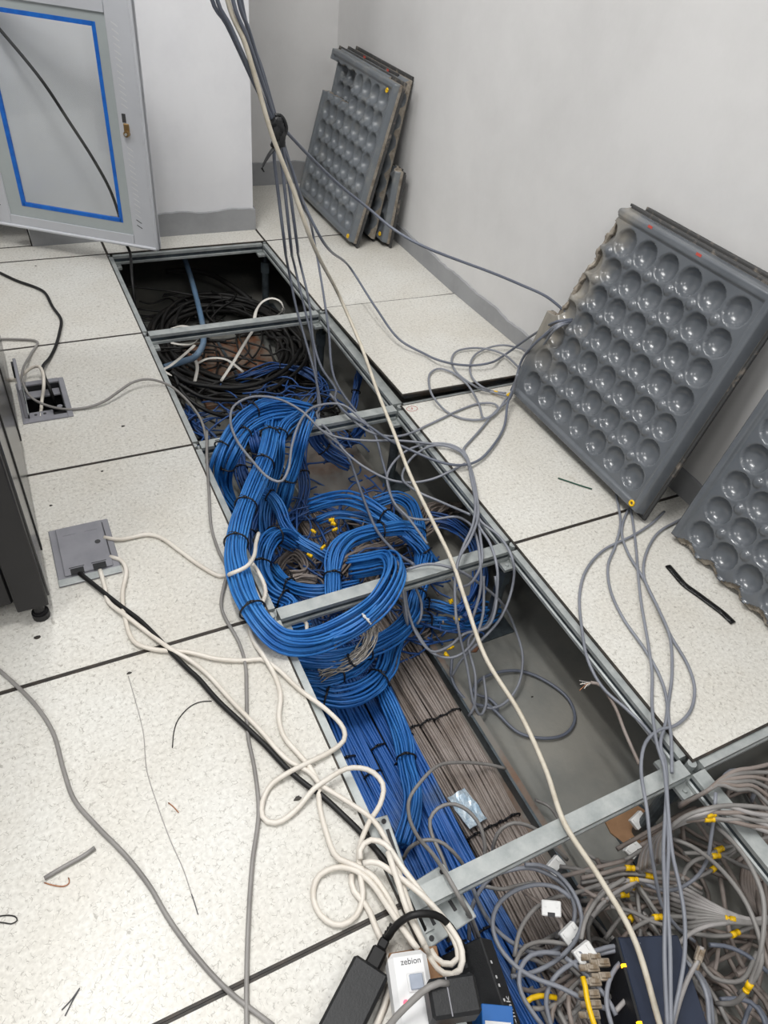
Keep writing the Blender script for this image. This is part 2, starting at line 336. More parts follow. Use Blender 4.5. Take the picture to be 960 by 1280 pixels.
def baseboard(name, pts, h, label):
    """grey painted skirting with an uneven painted upper edge; pts run along the wall foot, thickness towards the room"""
    mb = MB(); (ax, ay), (bx, by), (nx, ny) = pts; L = math.hypot(bx-ax, by-ay); n = max(4, int(L/.022)); vs = []
    hh = h
    for i in range(n+1):
        t = i/n; hh = h + .003*math.sin(i*.6) + random.uniform(-.0022, .0022)
        for off, z in ((0, 0), (.008, 0), (.008, hh-.002), (0, hh)):
            vs.append((ax+(bx-ax)*t+nx*off, ay+(by-ay)*t+ny*off, z))
    fs = []
    for i in range(n):
        for k in range(3): fs.append((i*4+k, i*4+k+1, i*4+k+5, i*4+k+4))
    fs += [(3, 2, 1, 0), tuple(n*4+k for k in range(4))]
    mb.add(vs, fs); return tag(struct(name, mb, 'base'), label, 'baseboard')
baseboard('baseboard_right', ((XR, YB), (XR, -2.4), (-1, 0)), .068, 'grey skirting along the foot of the right wall')
baseboard('baseboard_back', ((PX1, YB), (XR, YB), (0, -1)), .10, 'grey skirting in the far corner beside the pillar')
baseboard('baseboard_pillar', ((PX0, PY), (PX1+.008, PY), (0, -1)), .085, 'grey skirting along the front of the pillar')
baseboard('baseboard_pillar_side', ((PX1, PY), (PX1, YB), (1, 0)), .085, 'grey skirting on the right side of the pillar')

# raised floor: tiles with black edge trim and steel pans
floor = tag(empty('floor'), 'raised access floor of pale flecked tiles', 'floor', kind='structure')
def tile_parts(x0, x1, y0, y1, hole=None):
    g = .0003; e = .0042
    def frame(mb, a, b, z0, z1):      # ring between rect a (outer) and b (inner)
        mb.box(a[0], b[0], a[2], a[3], z0, z1); mb.box(b[1], a[1], a[2], a[3], z0, z1)
        mb.box(b[0], b[1], a[2], b[2], z0, z1); mb.box(b[0], b[1], b[3], a[3], z0, z1)
    o = (x0+g, x1-g, y0+g, y1-g); i = (o[0]+e, o[1]-e, o[2]+e, o[3]-e)
    top = MB()
    if hole: frame(top, i, hole, -.005, 0)
    else: top.box(*i, -.005, 0)
    tr = MB(); frame(tr, o, i, -.005, -.0006)
    pan = MB(); q = .022
    pi = (x0+q, x1-q, y0+q, y1-q)
    if hole: frame(pan, pi, hole, -.036, -.005)
    else: pan.box(*pi, -.036, -.005, bev=.006)
    return top, tr, pan
tile_cache = {}
def floor_tile(x0, x1, y0, y1, hole=None, dz=0, rot=(0, 0, 0)):
    w, h = round(x1-x0, 4), round(y1-y0, 4); key = (w, h, hole)
    if key not in tile_cache:
        hl = None if not hole else (hole[0]-x0-w/2, hole[1]-x0-w/2, hole[2]-y0-h/2, hole[3]-y0-h/2)
        tile_cache[key] = [q.mesh(n) for q, n in zip(tile_parts(-w/2, w/2, -h/2, h/2, hl), ('floor_tile', 'edge_trim', 'pan'))]
    t, e, p = tile_cache[key]
    o = link('floor_tile', t, 'tile', floor); o.location = ((x0+x1)/2, (y0+y1)/2, dz); o.rotation_euler = rot
    link('edge_trim', e, 'trim', o); link('pan', p, 'pan_edge', o)
    return o
T = .6
BOXHOLE = (-.367, -.273, -.972, -.812)
for k in range(7):                                   # rows from the far wall towards the viewer
    y1 = -T*(k-1); y0 = y1-T
    for j in range(4):
        x1 = -T*(j-1); x0 = x1-T
        if j == 0: continue
        if k == 0:
            floor_tile(x0, x1, 0, PY if j == 1 else YB); continue
        floor_tile(x0, x1, y0, y1, BOXHOLE if (j == 1 and k == 2) else None)
floor_tile(0, T, 0, PY); floor_tile(T, XR, 0, YB); floor_tile(-T, PX0, PY, YB)
floor_tile(T, XR, -T, 0)
lifted = floor_tile(T+.008, XR-.004, -2*T+.012, -T, dz=.014, rot=(math.radians(-1.6), math.radians(.9), 0))
floor_tile(T, XR, -3*T, -2*T); floor_tile(T, XR, -4*T, -3*T)
floor_tile(0, T, -6*T, -5*T); floor_tile(T, XR, -6*T, -5*T)

# galvanised stringers and pedestals that carry the tiles
grid = tag(empty('support_grid', (0, -2.4, SLAB)), 'galvanised steel stringers and pedestals carrying the raised floor tiles', 'floor frame')
def keep(o): o.matrix_parent_inverse = Matrix.Translation((0, 2.4, -SLAB)); return o
def stringer_mesh(L):
    w = .015; prof = [(-w, -.0055), (w, -.0055), (w, -.015), (w-.004, -.0165), (w-.004, -.028), (w, -.0295), (w, -.037), (-w, -.037), (-w, -.0295), (-w+.004, -.028), (-w+.004, -.0165), (-w, -.015)]
    mb = MB(); n = len(prof)
    vs = [(-L/2, y, z) for y, z in prof] + [(L/2, y, z) for y, z in prof]
    fs = [tuple(range(n)), tuple(range(2*n-1, n-1, -1))] + [(i, n+i, n+(i+1) % n, (i+1) % n) for i in range(n)]
    mi = [0, 0] + [1 if i in (3, 9) else 0 for i in range(n)]  # groove faces take the darker steel, recess shade put into the colour
    o = len(mb.v); mb.v += vs; mb.f += fs; mb.mi += mi; mb.smooth += [False]*len(fs)
    return mb.mesh('stringer')
str_long = stringer_mesh(T-.034); str_short = stringer_mesh(XR-T-.034)
def stringer(x, y, rz, me=str_long):
    o = keep(link('stringer', me, ['galv', 'galv_dark'], grid)); o.location = (x, y, 0); o.rotation_euler[2] = rz; return o
for k in range(6):
    y = -T*k
    if k < 5: stringer(T/2, y, 0)
    stringer(-T/2, y, 0)
    stringer((T+XR)/2, y, 0, str_short)
    for x in (-T, 0, T):
        stringer(x, y-T/2, math.pi/2)
screw = MB().cyl((0, 0), .006, -.0055, -.002, 10)
ped_tube = MB().cyl((0, 0), .014, SLAB+.004, -.09, 14).cyl((0, 0), .019, -.13, -.085, 6).cyl((0, 0), .008, -.09, -.046, 10).mesh('tube')
ped_foot = MB().box(-.05, .05, -.05, .05, SLAB, SLAB+.004).mesh('foot_plate')
ph = MB().box(-.04, .04, -.04, .04, -.0465, -.0385)
for sx in (-1, 1):
    for sy in (-1, 1): ph.cyl((sx*.028, sy*.028), .004, -.0385, -.034, 8)
ph.cyl((0, 0), .009, -.0385, -.004, 8)
ped_head = ph.mesh('head_plate')
for x in (-T, 0, T):
    for k in range(6):
        t = keep(link('pedestal', ped_tube, 'galv_dark', grid)); t.location = (x, -T*k, 0)
        link('head_plate', ped_head, 'rust' if (x > 0 and k < 4) else 'galv', t); link('foot_plate', ped_foot, 'galv_dark', t)
# bright punched steel plates of the near pedestal, left of the pit
def punched_plate(name, label, loc, rz, sx, sy):
    mb = MB(); h = .010; n = 10
    mb.box(-sx, sx, -sy, sy, 0, .003, bev=.0014)
    o = mb.build(name, 'galv'); o.location = loc; o.rotation_euler[2] = rz; tag(o, label, 'bracket')
    for px in (-1, 1):
        for py in (-1, 1):
            q = MB().cyl((px*(sx-h), py*(sy-h)), .0042, .0031, .0044, n).build('bolt_hole', 'dark', o)
    for k in (-1, 1):
        q = MB().box(k*sx*.45-.003, k*sx*.45+.003, -sy*.5, sy*.5, .003, .0045, bev=.0006).build('slot', 'dark', o)
    return o

# ================================================================ access floor panels leaning on the wall, pans outwards
def panel_height(u, v, S=.6, n=7):
    m = np.minimum(np.minimum(u, S-u), np.minimum(v, S-v))
    h = np.interp(m, [0, .010, .016, .031, .036], [.004, .004, .036, .036, .028])
    pitch = (S-.084)/n; gu = (u-.042)/pitch; gv = (v-.042)/pitch
    iu = np.clip(np.floor(gu), 0, n-1); iv = np.clip(np.floor(gv), 0, n-1)
    r = np.hypot(gu-iu-.5, gv-iv-.5)*pitch
    R = .0325; cup = np.where(r < R, .0235*np.sqrt(np.maximum(0, 1-(r/R)**2)), 0)
    inn = (gu > 0) & (gu < n) & (gv > 0) & (gv < n)
    ju, jv = np.clip(np.round(gu), 1, n-1), np.clip(np.round(gv), 1, n-1)
    r2 = np.hypot(gu-ju, gv-jv)*pitch; R2 = .0122
    bum = np.where(r2 < R2, .0085*np.sqrt(np.maximum(0, 1-(r2/R2)**2)), 0)
    return h - np.where(inn, cup, 0) + np.where(inn, bum, 0)
def masked_solid(mask, step, top, bottom, name, mats, parent, S=.6, wall_mi=1):
    N = int(round(S/step)); g = np.linspace(0, S, N+1); U, V = np.meshgrid(g, g, indexing='ij')
    Ht = top(U, V); Hb = np.full_like(Ht, bottom)
    cu = (U[:-1, :-1]+U[1:, 1:])/2; cv = (V[:-1, :-1]+V[1:, 1:])/2; K = mask(cu, cv)
    idx = np.arange((N+1)**2).reshape(N+1, N+1); off = (N+1)**2
    a, b, c, d = idx[:-1, :-1][K], idx[1:, :-1][K], idx[1:, 1:][K], idx[:-1, 1:][K]
    ft = np.stack([a, b, c, d], 1); fb = np.stack([d, c, b, a], 1) + off
    Kp = np.pad(K, 1); walls = []
    i, j = np.nonzero(K)
    for di, dj, e in ((-1, 0, lambda i, j: (idx[i, j+1], idx[i, j])), (1, 0, lambda i, j: (idx[i+1, j], idx[i+1, j+1])), (0, -1, lambda i, j: (idx[i, j], idx[i+1, j])), (0, 1, lambda i, j: (idx[i+1, j+1], idx[i, j+1]))):
        s = ~Kp[i+1+di, j+1+dj]; p, q = e(i[s], j[s]); walls.append(np.stack([q, p, p+off, q+off], 1))
    wl = np.vstack(walls); F = np.vstack([ft, fb, wl])
    Vt = np.vstack([np.stack([U.ravel(), V.ravel(), Ht.ravel()], 1), np.stack([U.ravel(), V.ravel(), Hb.ravel()], 1)])
    used = np.unique(F); rm = np.zeros(len(Vt), int); rm[used] = np.arange(len(used))
    me = bpy.data.meshes.new(name); me.from_pydata(Vt[used].tolist(), [], rm[F].tolist())
    me.polygons.foreach_set('use_smooth', [True]*len(ft) + [False]*(len(fb)+len(wl)))
    me.polygons.foreach_set('material_index', [0]*(len(ft)+len(fb)) + [wall_mi]*len(wl)); me.update()
    return link(name, me, mats, parent)
def wob(t, a, k=1.0): return a*(np.sin(t*61*k)+.6*np.sin(t*143*k+1.3)+.4*np.sin(t*291*k+.4))
def leaning_panel(label, origin, lean, mask, step=.004, plugs=(), paint='panel', yaw=0, marks=(), core=False, group='access panels leaning on the wall'):
    """origin: far lower corner on the floor; u runs towards the viewer (-y), v up the panel, w out into the room"""
    root = empty('access_panel', origin)
    s, c = math.sin(lean), math.cos(lean)
    mx = Matrix(((0, s, -c), (-1, 0, 0), (0, c, s))).to_4x4()
    root.rotation_mode = 'QUATERNION'; root.rotation_quaternion = (Matrix.Rotation(yaw, 4, 'Z') @ mx).to_quaternion()
    masked_solid(lambda u, v: mask(u, v, .004) & (u > .010) & (u < .59) & (v > .010) & (v < .59), step, panel_height, .002, 'pan', [paint, 'cement'], root)
    masked_solid(lambda u, v: mask(u, v, 0), .006, lambda U, V: np.full_like(U, .003), -.004, 'rim_plate', ['panel_rim', 'panel_rim'], root)
    if core: masked_solid(lambda u, v: mask(u, v, -1) & ~mask(u, v, .004) & (u > .02) & (u < .58) & (v > .02) & (v < .58), .003, lambda U, V: .017 + .005*np.sin(U*150)*np.sin(V*130), .0025, 'cement_core', ['cement', 'cement'], root)
    for u, v in plugs:
        t = TB(); t.tube(ring_path(np.array([u, v, .0372]), np.array([1., 0, 0]), np.array([0, 1., 0]), .0062, .0062, 14), .0028, 6); t.build('corner_plug', 'yellow', root)
    for u, v, w_, h_ in marks: MB().box(u, u+w_, v, v+h_, .0362, .0366).build('paint_mark', 'redmark', root)
    return tag(root, label, 'access panel', group)
full = lambda u, v, e: (u > -1)
def big_tear(u, v, e):
    edge = np.interp(v, [.0, .262, .275, .33, .42, .5, .6], [-.1, -.1, .055, .06, .075, .085, .098]) + wob(v, .0025)
    return u > edge - (.010 if e < 0 else 0)
leaning_panel('large torn grey panel with dimpled underside leaning nearest the middle of the right wall', (.957, -1.255, .010), math.radians(13.5), big_tear, .003, core=True, paint='panel_torn',
              plugs=((.565, .03),), marks=((.2, .578, .014, .006), (.36, .578, .016, .006)))
leaning_panel('cut panel behind the large torn panel with only its top edge showing', (1.02, -1.352, .002), math.radians(10.3), lambda u, v, e: (u > .02) & (u < .43), .012)
def wave_tear(u, v, e):
    return v > (.022 if e < 0 else .039) + .008*np.sin(u*2*math.pi/.0737+2.2) + wob(u, .0009)
leaning_panel('dimpled panel with wavy broken lower edge cut off by the right border', (1.005, -1.905, -.016), math.radians(11), wave_tear, .003, core=True)
def notch(u, v, e):
    hole = (v < .548 + wob(u, .0015)) & (u < .255 + .02*np.sin(v*70)) & (v > .432 + .02*np.clip(u, 0, .3) + wob(u, .0015))
    return ~hole
leaning_panel('battered grey panel with a notch broken out near its top in the far corner', (.935, .452, .002), math.radians(13.8), notch, .004,
              plugs=((.545, .555), (.565, .03)), paint='panel_dusty')
leaning_panel('dark panel seen through the notch of the battered panel in the far corner', (.979, .435, .002), math.radians(12.0), lambda u, v, e: (u > .01) & (u < .47), .005, paint='panel_dusty')
leaning_panel('panel against the far wall whose top edge shows above the two others', (1.031, .40, .002), math.radians(9.4), lambda u, v, e: (u < .50), .012, paint='panel_dusty', marks=((.15, .583, .02, .008), (.36, .583, .016, .008)))
leaning_panel('short offcut panel standing behind the battered panel in the far corner', (1.072, .425, .002), math.radians(6.0), lambda u, v, e: (v < .29 + wob(u, .003)) & (u > .42), .006, plugs=((.555, .04),), paint='panel_dusty')

# ================================================================ cabinet door, top left
DA = Vector((0.153, -0.199, 0)); DB = Vector((-0.3234, 0.1356, 0)); dd = (DB-DA).normalized()
door = empty('cabinet_door', (DA.x, DA.y, 0.083)); door.rotation_euler[2] = math.atan2(dd.y, dd.x)   # local x runs from the free edge to the hinge
tag(door, 'pale grey cabinet door with a glass pane edged in blue tape hanging open', 'cabinet door')
DW, DH = .60, .725; th = .018           # parts are built on both faces
fr = MB(); g0, g1, h0, h1 = .087, .530, .040, .676
fr.box(0, g0, -th/2, th/2, 0, DH, bev=.003); fr.box(g1, DW, -th/2, th/2, 0, DH, bev=.003)
fr.box(g0, g1, -th/2, th/2, 0, h0); fr.box(g0, g1, -th/2, th/2, h1, DH)
fr.build('frame', 'cabinet', door)
lp = MB(); lp.box(0, .010, -th/2-.006, th/2+.006, 0, DH, bev=.003); lp.box(0, DW, -th/2-.006, th/2+.006, 0, .010, bev=.003); lp.build('rim_fold', 'cabinet', door)
MB().box(g0, g1, -.002, .002, h0, h1).build('glass_pane', 'glass', door)
i0, i1, k0, k1 = .125, .474, .083, .644
for nm, b in (('glass_border', (g0, i0, h0, h1)), ('glass_border', (i1, g1, h0, h1)), ('glass_border', (i0, i1, h0, k0)), ('glass_border', (i0, i1, k1, h1))):
    MB().box(b[0], b[1], -.0035, .0035, b[2], b[3]).build(nm, 'frost', door)
tw = .012
for b in ((i0-tw/2, i0+tw/2, k0-tw/2, k1+tw/2), (i1-tw/2, i1+tw/2, k0-tw/2, k1+tw/2), (i0, i1, k0-tw/2, k0+tw/2), (i0, i1, k1-tw/2, k1+tw/2)):
    MB().box(b[0], b[1], -.0045, .0045, b[2], b[3]).build('tape_strip', 'tape', door)
for x0 in (.050, .556):
    for k in range(34):
        z = .068 + k*.0175
        if x0 < .1 and .32 < z < .42: continue
        sl = MB(); sl.add([(x0, -th/2-.0006, z), (x0+.018, -th/2-.0006, z+.010), (x0+.018, -th/2-.0006, z+.0125), (x0, -th/2-.0006, z+.0025),
                           (x0, th/2+.0006, z), (x0+.018, th/2+.0006, z+.010), (x0+.018, th/2+.0006, z+.0125), (x0, th/2+.0006, z+.0025)],
                          [(0, 1, 2, 3), (7, 6, 5, 4), (0, 4, 5, 1), (1, 5, 6, 2), (2, 6, 7, 3), (3, 7, 4, 0)])
        sl.build('vent_slot', 'dark' if (x0 > .1 or k < 2) else 'print_highlight_w', door)  # white on the free-edge slots is a highlight put into the colour
MB().box(.060, .072, -th/2-.001, th/2+.001, .395, .42).build('lock_slot', 'dark', door)
lk = MB().box(.052, .070, -th/2-.004, th/2+.004, .36, .393, bev=.002).cyl((.060, .365), .009, -th/2-.012, th/2+.012, 12, axis=1).build('lock', 'brass', door)
MB().cyl((.060, .365), .004, -th/2-.016, th/2+.016, 8, axis=1).build('lock_pin', 'galv', lk)
MB().box(.575, .60, -.016, .016, .012, .05, bev=.003).build('hinge', 'cabinet', door)
cab = empty('wall_cabinet', (-.36, .16, .02)); tag(cab, 'dim cabinet body behind the hinge side of the open door', 'cabinet')
MB().box(-.5, .03, .03, .40, .14, .80, bev=.003).build('body', 'cabinet', cab)
MB().box(-.5, .03, .40, .448, .3, .6).build('wall_bracket', 'galv_dark', cab)

# ================================================================ server rack, left border
rack = empty('server_rack', (-.395, -1.665, 0)); tag(rack, 'tall black server rack with a levelling foot at the left border', 'server rack')
MB().box(-.055, 0, 0, .03, .045, 2.0, bev=.002).build('corner_post', 'rack', rack)
MB().box(-.60, -.545, 0, .03, .045, 2.0, bev=.002).build('corner_post', 'rack', rack)
MB().box(-.545, -.058, .012, .03, .06, 1.95, bev=.003).build('front_door', 'rack', rack)
MB().box(-.004, .004, .03, 1.05, .04, 1.98, bev=.0015).build('side_panel', 'rack_side', rack)
MB().box(.004, .0065, .16, .175, .04, 1.98).build('panel_seam', 'rack', rack); MB().box(.004, .0065, .55, .57, .04, 1.98).build('panel_seam', 'rack', rack)
MB().box(-.604, -.596, .03, 1.05, .04, 1.98).build('side_panel', 'rack_side', rack)
MB().box(-.60, 0, .03, 1.05, 1.95, 2.0).build('top_panel', 'rack', rack)
MB().box(-.60, -.004, .03, 1.05, .05, .07).build('base_panel', 'rack', rack)
for x, y in ((-.02, .02), (-.58, .02), (-.02, 1.0), (-.58, 1.0)):
    MB().cyl((x, y), .010, .018, .05, 10).cyl((x, y), .016, 0, .014, 14).cyl((x, y), .013, .014, .018, 14).build('levelling_foot', 'rack', rack)

# ================================================================ floor boxes
def box_frame(root, cx, cy, w, d, hole):
    f = MB(); a = (cx-w/2, cx+w/2, cy-d/2, cy+d/2)
    f.box(a[0], hole[0], a[2], a[3], 0, .004, bev=.0015); f.box(hole[1], a[1], a[2], a[3], 0, .004, bev=.0015)
    f.box(hole[0], hole[1], a[2], hole[2], 0, .004); f.box(hole[0], hole[1], hole[3], a[3], 0, .004)
    return f.build('frame', 'boxgrey', root)
fb = empty('socket_box', (-.32, -.892, 0)); tag(fb, 'open grey floor socket box with its lid standing up beside the rack', 'floor box', 'floor boxes in the left tiles')
box_frame(fb, 0, 0, .122, .196, (-.047, .047, -.080, .080))
cav = MB(); cav.box(-.0465, .0465, -.0795, .0795, -.075, -.072); cav.box(-.0468, -.045, -.0795, .0795, -.072, 0); cav.box(.045, .0468, -.0795, .0795, -.072, 0); cav.box(-.045, .045, -.0798, -.078, -.072, 0); cav.box(-.045, .045, .078, .0798, -.072, 0)
cav.build('well', 'black_pl', fb)
sp = MB().box(-.044, .015, -.076, -.036, -.012, -.008, bev=.001).build('socket_plate', 'boxgrey', fb)
for x in (-.028, -.006): MB().cyl((x, -.05), .004, -.0079, -.0072, 10).build('screw', 'dark', sp)
MB().box(-.044, .044, .045, .076, -.02, -.014, bev=.001).build('socket_plate', 'boxgrey', fb)
MB().cyl((.034, -.028), .007, -.01, -.006, 12).build('cable_ring', 'boxgrey', fb)
MB().box(.017, .043, -.076, -.04, -.03, -.016).build('power_plug', 'black', fb)
lid = MB().box(-.004, .004, -.078, .078, 0, .088, bev=.0015); l = lid.build('lid', 'boxgrey', fb); l.location = (-.05, .0, .004); l.rotation_euler[1] = math.radians(2)
MB().box(-.009, -.004, .04, .066, .05, .085).build('cable_flap', 'black_pl', l); MB().box(.004, .0055, -.04, -.018, .02, .06).build('cable_flap', 'black_pl', l)
MB().box(.004, .0075, -.07, .07, .004, .012, bev=.001).build('hinge_bar', 'galv', l)
fb2 = empty('socket_box', (-.312, -1.497, 0)); tag(fb2, 'closed grey floor socket box with cables leaving through its lid slots', 'floor box', 'floor boxes in the left tiles')
MB().box(-.062, .062, -.088, .085, 0, .005, bev=.0018).build('frame', 'boxgrey', fb2)
l2 = MB().box(-.048, .048, -.066, .080, .005, .010, bev=.0018).build('lid', 'boxgrey', fb2)
for x in (-.022, .022):
    MB().box(x-.013, x+.013, .052, .072, .0100, .0106).build('knockout', 'boxgrey', l2)
    MB().box(x-.013, x+.013, -.0685, -.052, .0098, .0108).build('cable_slot', 'black_pl', l2)
    MB().box(x-.015, x+.015, -.049, -.0475, .0100, .0107).build('slot_line', 'dark', l2)
MB().cyl((.030, .012), .006, .010, .0108, 12).build('latch', 'dark', l2)
MB().box(-.062, .062, -.0885, -.070, .0045, .0062, bev=.0008).build('worn_edge', 'galv', fb2)
MB().box(.048, .0495, -.04, .07, .005, .0098).build('side_slot', 'black_pl', fb2)

# ================================================================ cables: centre lines in metres
bundle('blue_cable_bundle', 'blue bundle arching highest across the pit below the black coil', 'blue', [(0.341, -1.1405, 0), (0.2675, -1.1383, 0.03), (0.2061, -1.1511, 0.045), (0.1387, -1.1896, 0.05), (0.0822, -1.2431, 0.04), (0.0418, -1.2894, 0.02), (0.0284, -1.2912, -0.04), (0.0378, -1.3039, -0.1), (0.0622, -1.3262, -0.15)], 0.021, 16, ties=(0.35, 0.62), group='blue cable bundles in the pit')
bundle('blue_cable_bundle', 'blue bundle in the inner arch beside the left tile edge', 'blue', [(0.3275, -1.1382, -0.02), (0.256, -1.1706, 0.015), (0.2017, -1.1842, 0.025), (0.142, -1.2197, 0.03), (0.0837, -1.29, 0.03), (0.0586, -1.2954, -0.02), (0.0552, -1.28, -0.09), (0.0633, -1.3018, -0.14)], 0.018, 13, ties=(0.5, 0.75), group='blue cable bundles in the pit')
bundle('blue_cable_bundle', 'thick blue bundle bulging over the left tile edge and looping up over the steel crossbar', 'blue', [(0.2349, -1.1281, -0.02), (0.1852, -1.2621, 0.03), (0.136, -1.3617, 0.035), (0.0896, -1.4304, 0.03), (0.0495, -1.4922, 0.03), (0.0153, -1.5527, 0.035), (-0.0118, -1.6114, 0.04), (-0.0305, -1.6654, 0.045), (-0.0408, -1.7364, 0.045), (-0.0435, -1.7809, 0.045), (-0.0348, -1.8474, 0.04), (-0.0127, -1.8858, 0.025), (0.0198, -1.8959, 0.01), (0.0705, -1.8896, -0.01), (0.1227, -1.8828, -0.01), (0.1745, -1.8773, 0.005), (0.2067, -1.8763, 0.03), (0.2503, -1.8426, 0.035), (0.2916, -1.7836, 0.01), (0.309, -1.722, -0.03), (0.2841, -1.6929, -0.06), (0.2487, -1.6619, -0.09)], 0.027, 26, ties=(0.12, 0.2, 0.31, 0.41, 0.55), group='blue cable bundles in the pit')
bundle('blue_cable_bundle', 'white-tied upper blue strands branching off the bundle over the crossbar', 'blue', [(0.0929, -1.8998, 0), (0.1319, -1.8981, 0), (0.1724, -1.8922, 0.015), (0.2054, -1.8839, 0.035), (0.2387, -1.8568, 0.035)], 0.012, 6, ties=(0.55,), tie_mt='label', group='blue cable bundles in the pit')
bundle('blue_cable_bundle', 'blue bundle dropping behind the thick bulging one', 'blue', [(0.2929, -1.1784, 0.01), (0.2324, -1.2355, 0.025), (0.1991, -1.2865, 0.02), (0.1917, -1.2922, -0.04), (0.1731, -1.3095, -0.09), (0.1511, -1.3283, -0.13), (0.1319, -1.359, -0.17), (0.1213, -1.4034, -0.2)], 0.019, 14, ties=(0.3, 0.62), group='blue cable bundles in the pit')
bundle('blue_cable_bundle', 'blue bundle hanging furthest right in the upper knot', 'blue', [(0.3162, -1.2019, 0.025), (0.2594, -1.2904, 0.025), (0.2423, -1.3, -0.03), (0.2196, -1.3161, -0.08), (0.2028, -1.3249, -0.13), (0.1962, -1.3105, -0.2)], 0.021, 16, ties=(0.66,), group='blue cable bundles in the pit')
bundle('blue_cable_bundle', 'short blue bundle tucked between the arches', 'blue_dark', [(0.1565, -1.1837, 0.01), (0.1428, -1.2681, 0.02), (0.1533, -1.2551, -0.05), (0.1487, -1.2416, -0.12)], 0.016, 10, ties=(0.5,), group='blue cable bundles in the pit')
bundle('blue_cable_bundle', 'dusty blue bundle low under the inner arch', 'blue_dark', [(0.1596, -1.0423, -0.17), (0.1436, -1.1166, -0.18), (0.1433, -1.1742, -0.2), (0.1531, -1.2222, -0.22), (0.1336, -1.314, -0.22)], 0.02, 14, ties=(0.3,), group='blue cable bundles in the pit')
bundle('blue_cable_bundle', 'dusty blue bundle standing at the right of the upper knot', 'blue_dark', [(0.3095, -1.1377, -0.15), (0.3061, -1.1955, -0.18), (0.2904, -1.2479, -0.2), (0.264, -1.283, -0.23), (0.2286, -1.3142, -0.25)], 0.019, 13, ties=(0.3,), group='blue cable bundles in the pit')
bundle('blue_cable_bundle', 'blue bundle leading down from the upper knot towards the yellow boots', 'blue', [(0.1217, -1.3362, -0.08), (0.1486, -1.3663, -0.08), (0.1607, -1.4032, -0.1), (0.1627, -1.4411, -0.12), (0.1809, -1.4841, -0.14), (0.2125, -1.526, -0.15), (0.2465, -1.5694, -0.16)], 0.017, 12, ties=(0.15,), group='blue cable bundles in the pit')
bundle('blue_cable_bundle', 'dusty blue bundle below the bulging bundle', 'blue_dark', [(0.1394, -1.2995, -0.16), (0.1022, -1.3485, -0.17), (0.0728, -1.4072, -0.18), (0.0649, -1.4509, -0.2), (0.0661, -1.4967, -0.22)], 0.021, 15, ties=(0.5,), group='blue cable bundles in the pit')
bundle('blue_cable_bundle', 'second dusty blue bundle below the bulging bundle', 'blue_dark', [(0.1751, -1.2883, -0.18), (0.1493, -1.3419, -0.2), (0.1277, -1.3944, -0.22), (0.1161, -1.4579, -0.24), (0.129, -1.5281, -0.25)], 0.02, 14, ties=(0.5,), group='blue cable bundles in the pit')
bundle('blue_cable_bundle', 'blue bundle forming the left half of the ring behind the crossbar', 'blue', [(0.1709, -1.4843, -0.15), (0.1198, -1.4999, -0.09), (0.0729, -1.5443, -0.07), (0.0489, -1.5861, -0.08), (0.0422, -1.6307, -0.09), (0.05, -1.6804, -0.09), (0.075, -1.7228, -0.09), (0.0371, -1.763, -0.1), (0.0967, -1.7615, -0.12)], 0.025, 22, ties=(0.2, 0.45, 0.7), group='blue cable bundles in the pit')
bundle('blue_cable_bundle', 'blue bundle forming the bottom of the ring behind the crossbar', 'blue', [(0.0919, -1.5478, -0.15), (0.0999, -1.606, -0.14), (0.1173, -1.6474, -0.13), (0.1538, -1.6788, -0.12), (0.2069, -1.6888, -0.12), (0.2562, -1.6946, -0.12)], 0.017, 14, ties=(0.35,), group='blue cable bundles in the pit')
bundle('blue_cable_bundle', 'blue bundle bent in an upturned U behind the crossbar', 'blue', [(0.1675, -1.749, -0.1), (0.1854, -1.7007, -0.09), (0.2063, -1.651, -0.08), (0.2273, -1.6209, -0.07), (0.2658, -1.5925, -0.07), (0.3195, -1.5769, -0.08), (0.3778, -1.5735, -0.09), (0.4363, -1.5736, -0.1), (0.4782, -1.5943, -0.11)], 0.022, 20, ties=(0.2, 0.72), group='blue cable bundles in the pit')
bundle('blue_cable_bundle', 'blue bundle in the long upper sweep towards the right', 'blue', [(0.2643, -1.3582, -0.16), (0.3113, -1.383, -0.13), (0.3487, -1.4123, -0.11), (0.3795, -1.456, -0.1), (0.4087, -1.5178, -0.1), (0.437, -1.5806, -0.11), (0.4651, -1.6303, -0.13), (0.4778, -1.6704, -0.16)], 0.02, 16, ties=(0.58, 0.92), group='blue cable bundles in the pit', wander=0.5)
bundle('blue_cable_bundle', 'thin blue bundle just below the long upper sweep', 'blue', [(0.2719, -1.3963, -0.18), (0.317, -1.4086, -0.16), (0.3613, -1.441, -0.15), (0.4063, -1.4882, -0.15), (0.4564, -1.5411, -0.16), (0.4865, -1.5907, -0.18)], 0.012, 6, ties=(0.6,), group='blue cable bundles in the pit', wander=0.5)
bundle('blue_cable_bundle', 'blue bundle looping down at the right through the crossbar', 'blue', [(0.4513, -1.3835, -0.18), (0.5102, -1.39, -0.17), (0.532, -1.4386, -0.16), (0.5177, -1.5113, -0.16), (0.4834, -1.5908, -0.16), (0.4523, -1.6563, -0.16), (0.4081, -1.7303, -0.16), (0.3707, -1.7842, -0.16), (0.3291, -1.8085, -0.17)], 0.018, 14, ties=(0.45, 0.7), group='blue cable bundles in the pit')
bundle('blue_cable_bundle', 'dusty blue bundle at the far right of the coil knot', 'blue_dark', [(0.5876, -1.4577, -0.22), (0.6352, -1.5024, -0.21), (0.6473, -1.5768, -0.2), (0.6347, -1.6539, -0.2), (0.6045, -1.72, -0.21), (0.5606, -1.7678, -0.22), (0.5001, -1.7975, -0.23)], 0.022, 16, ties=(0.4,), group='blue cable bundles in the pit', wander=0.5)
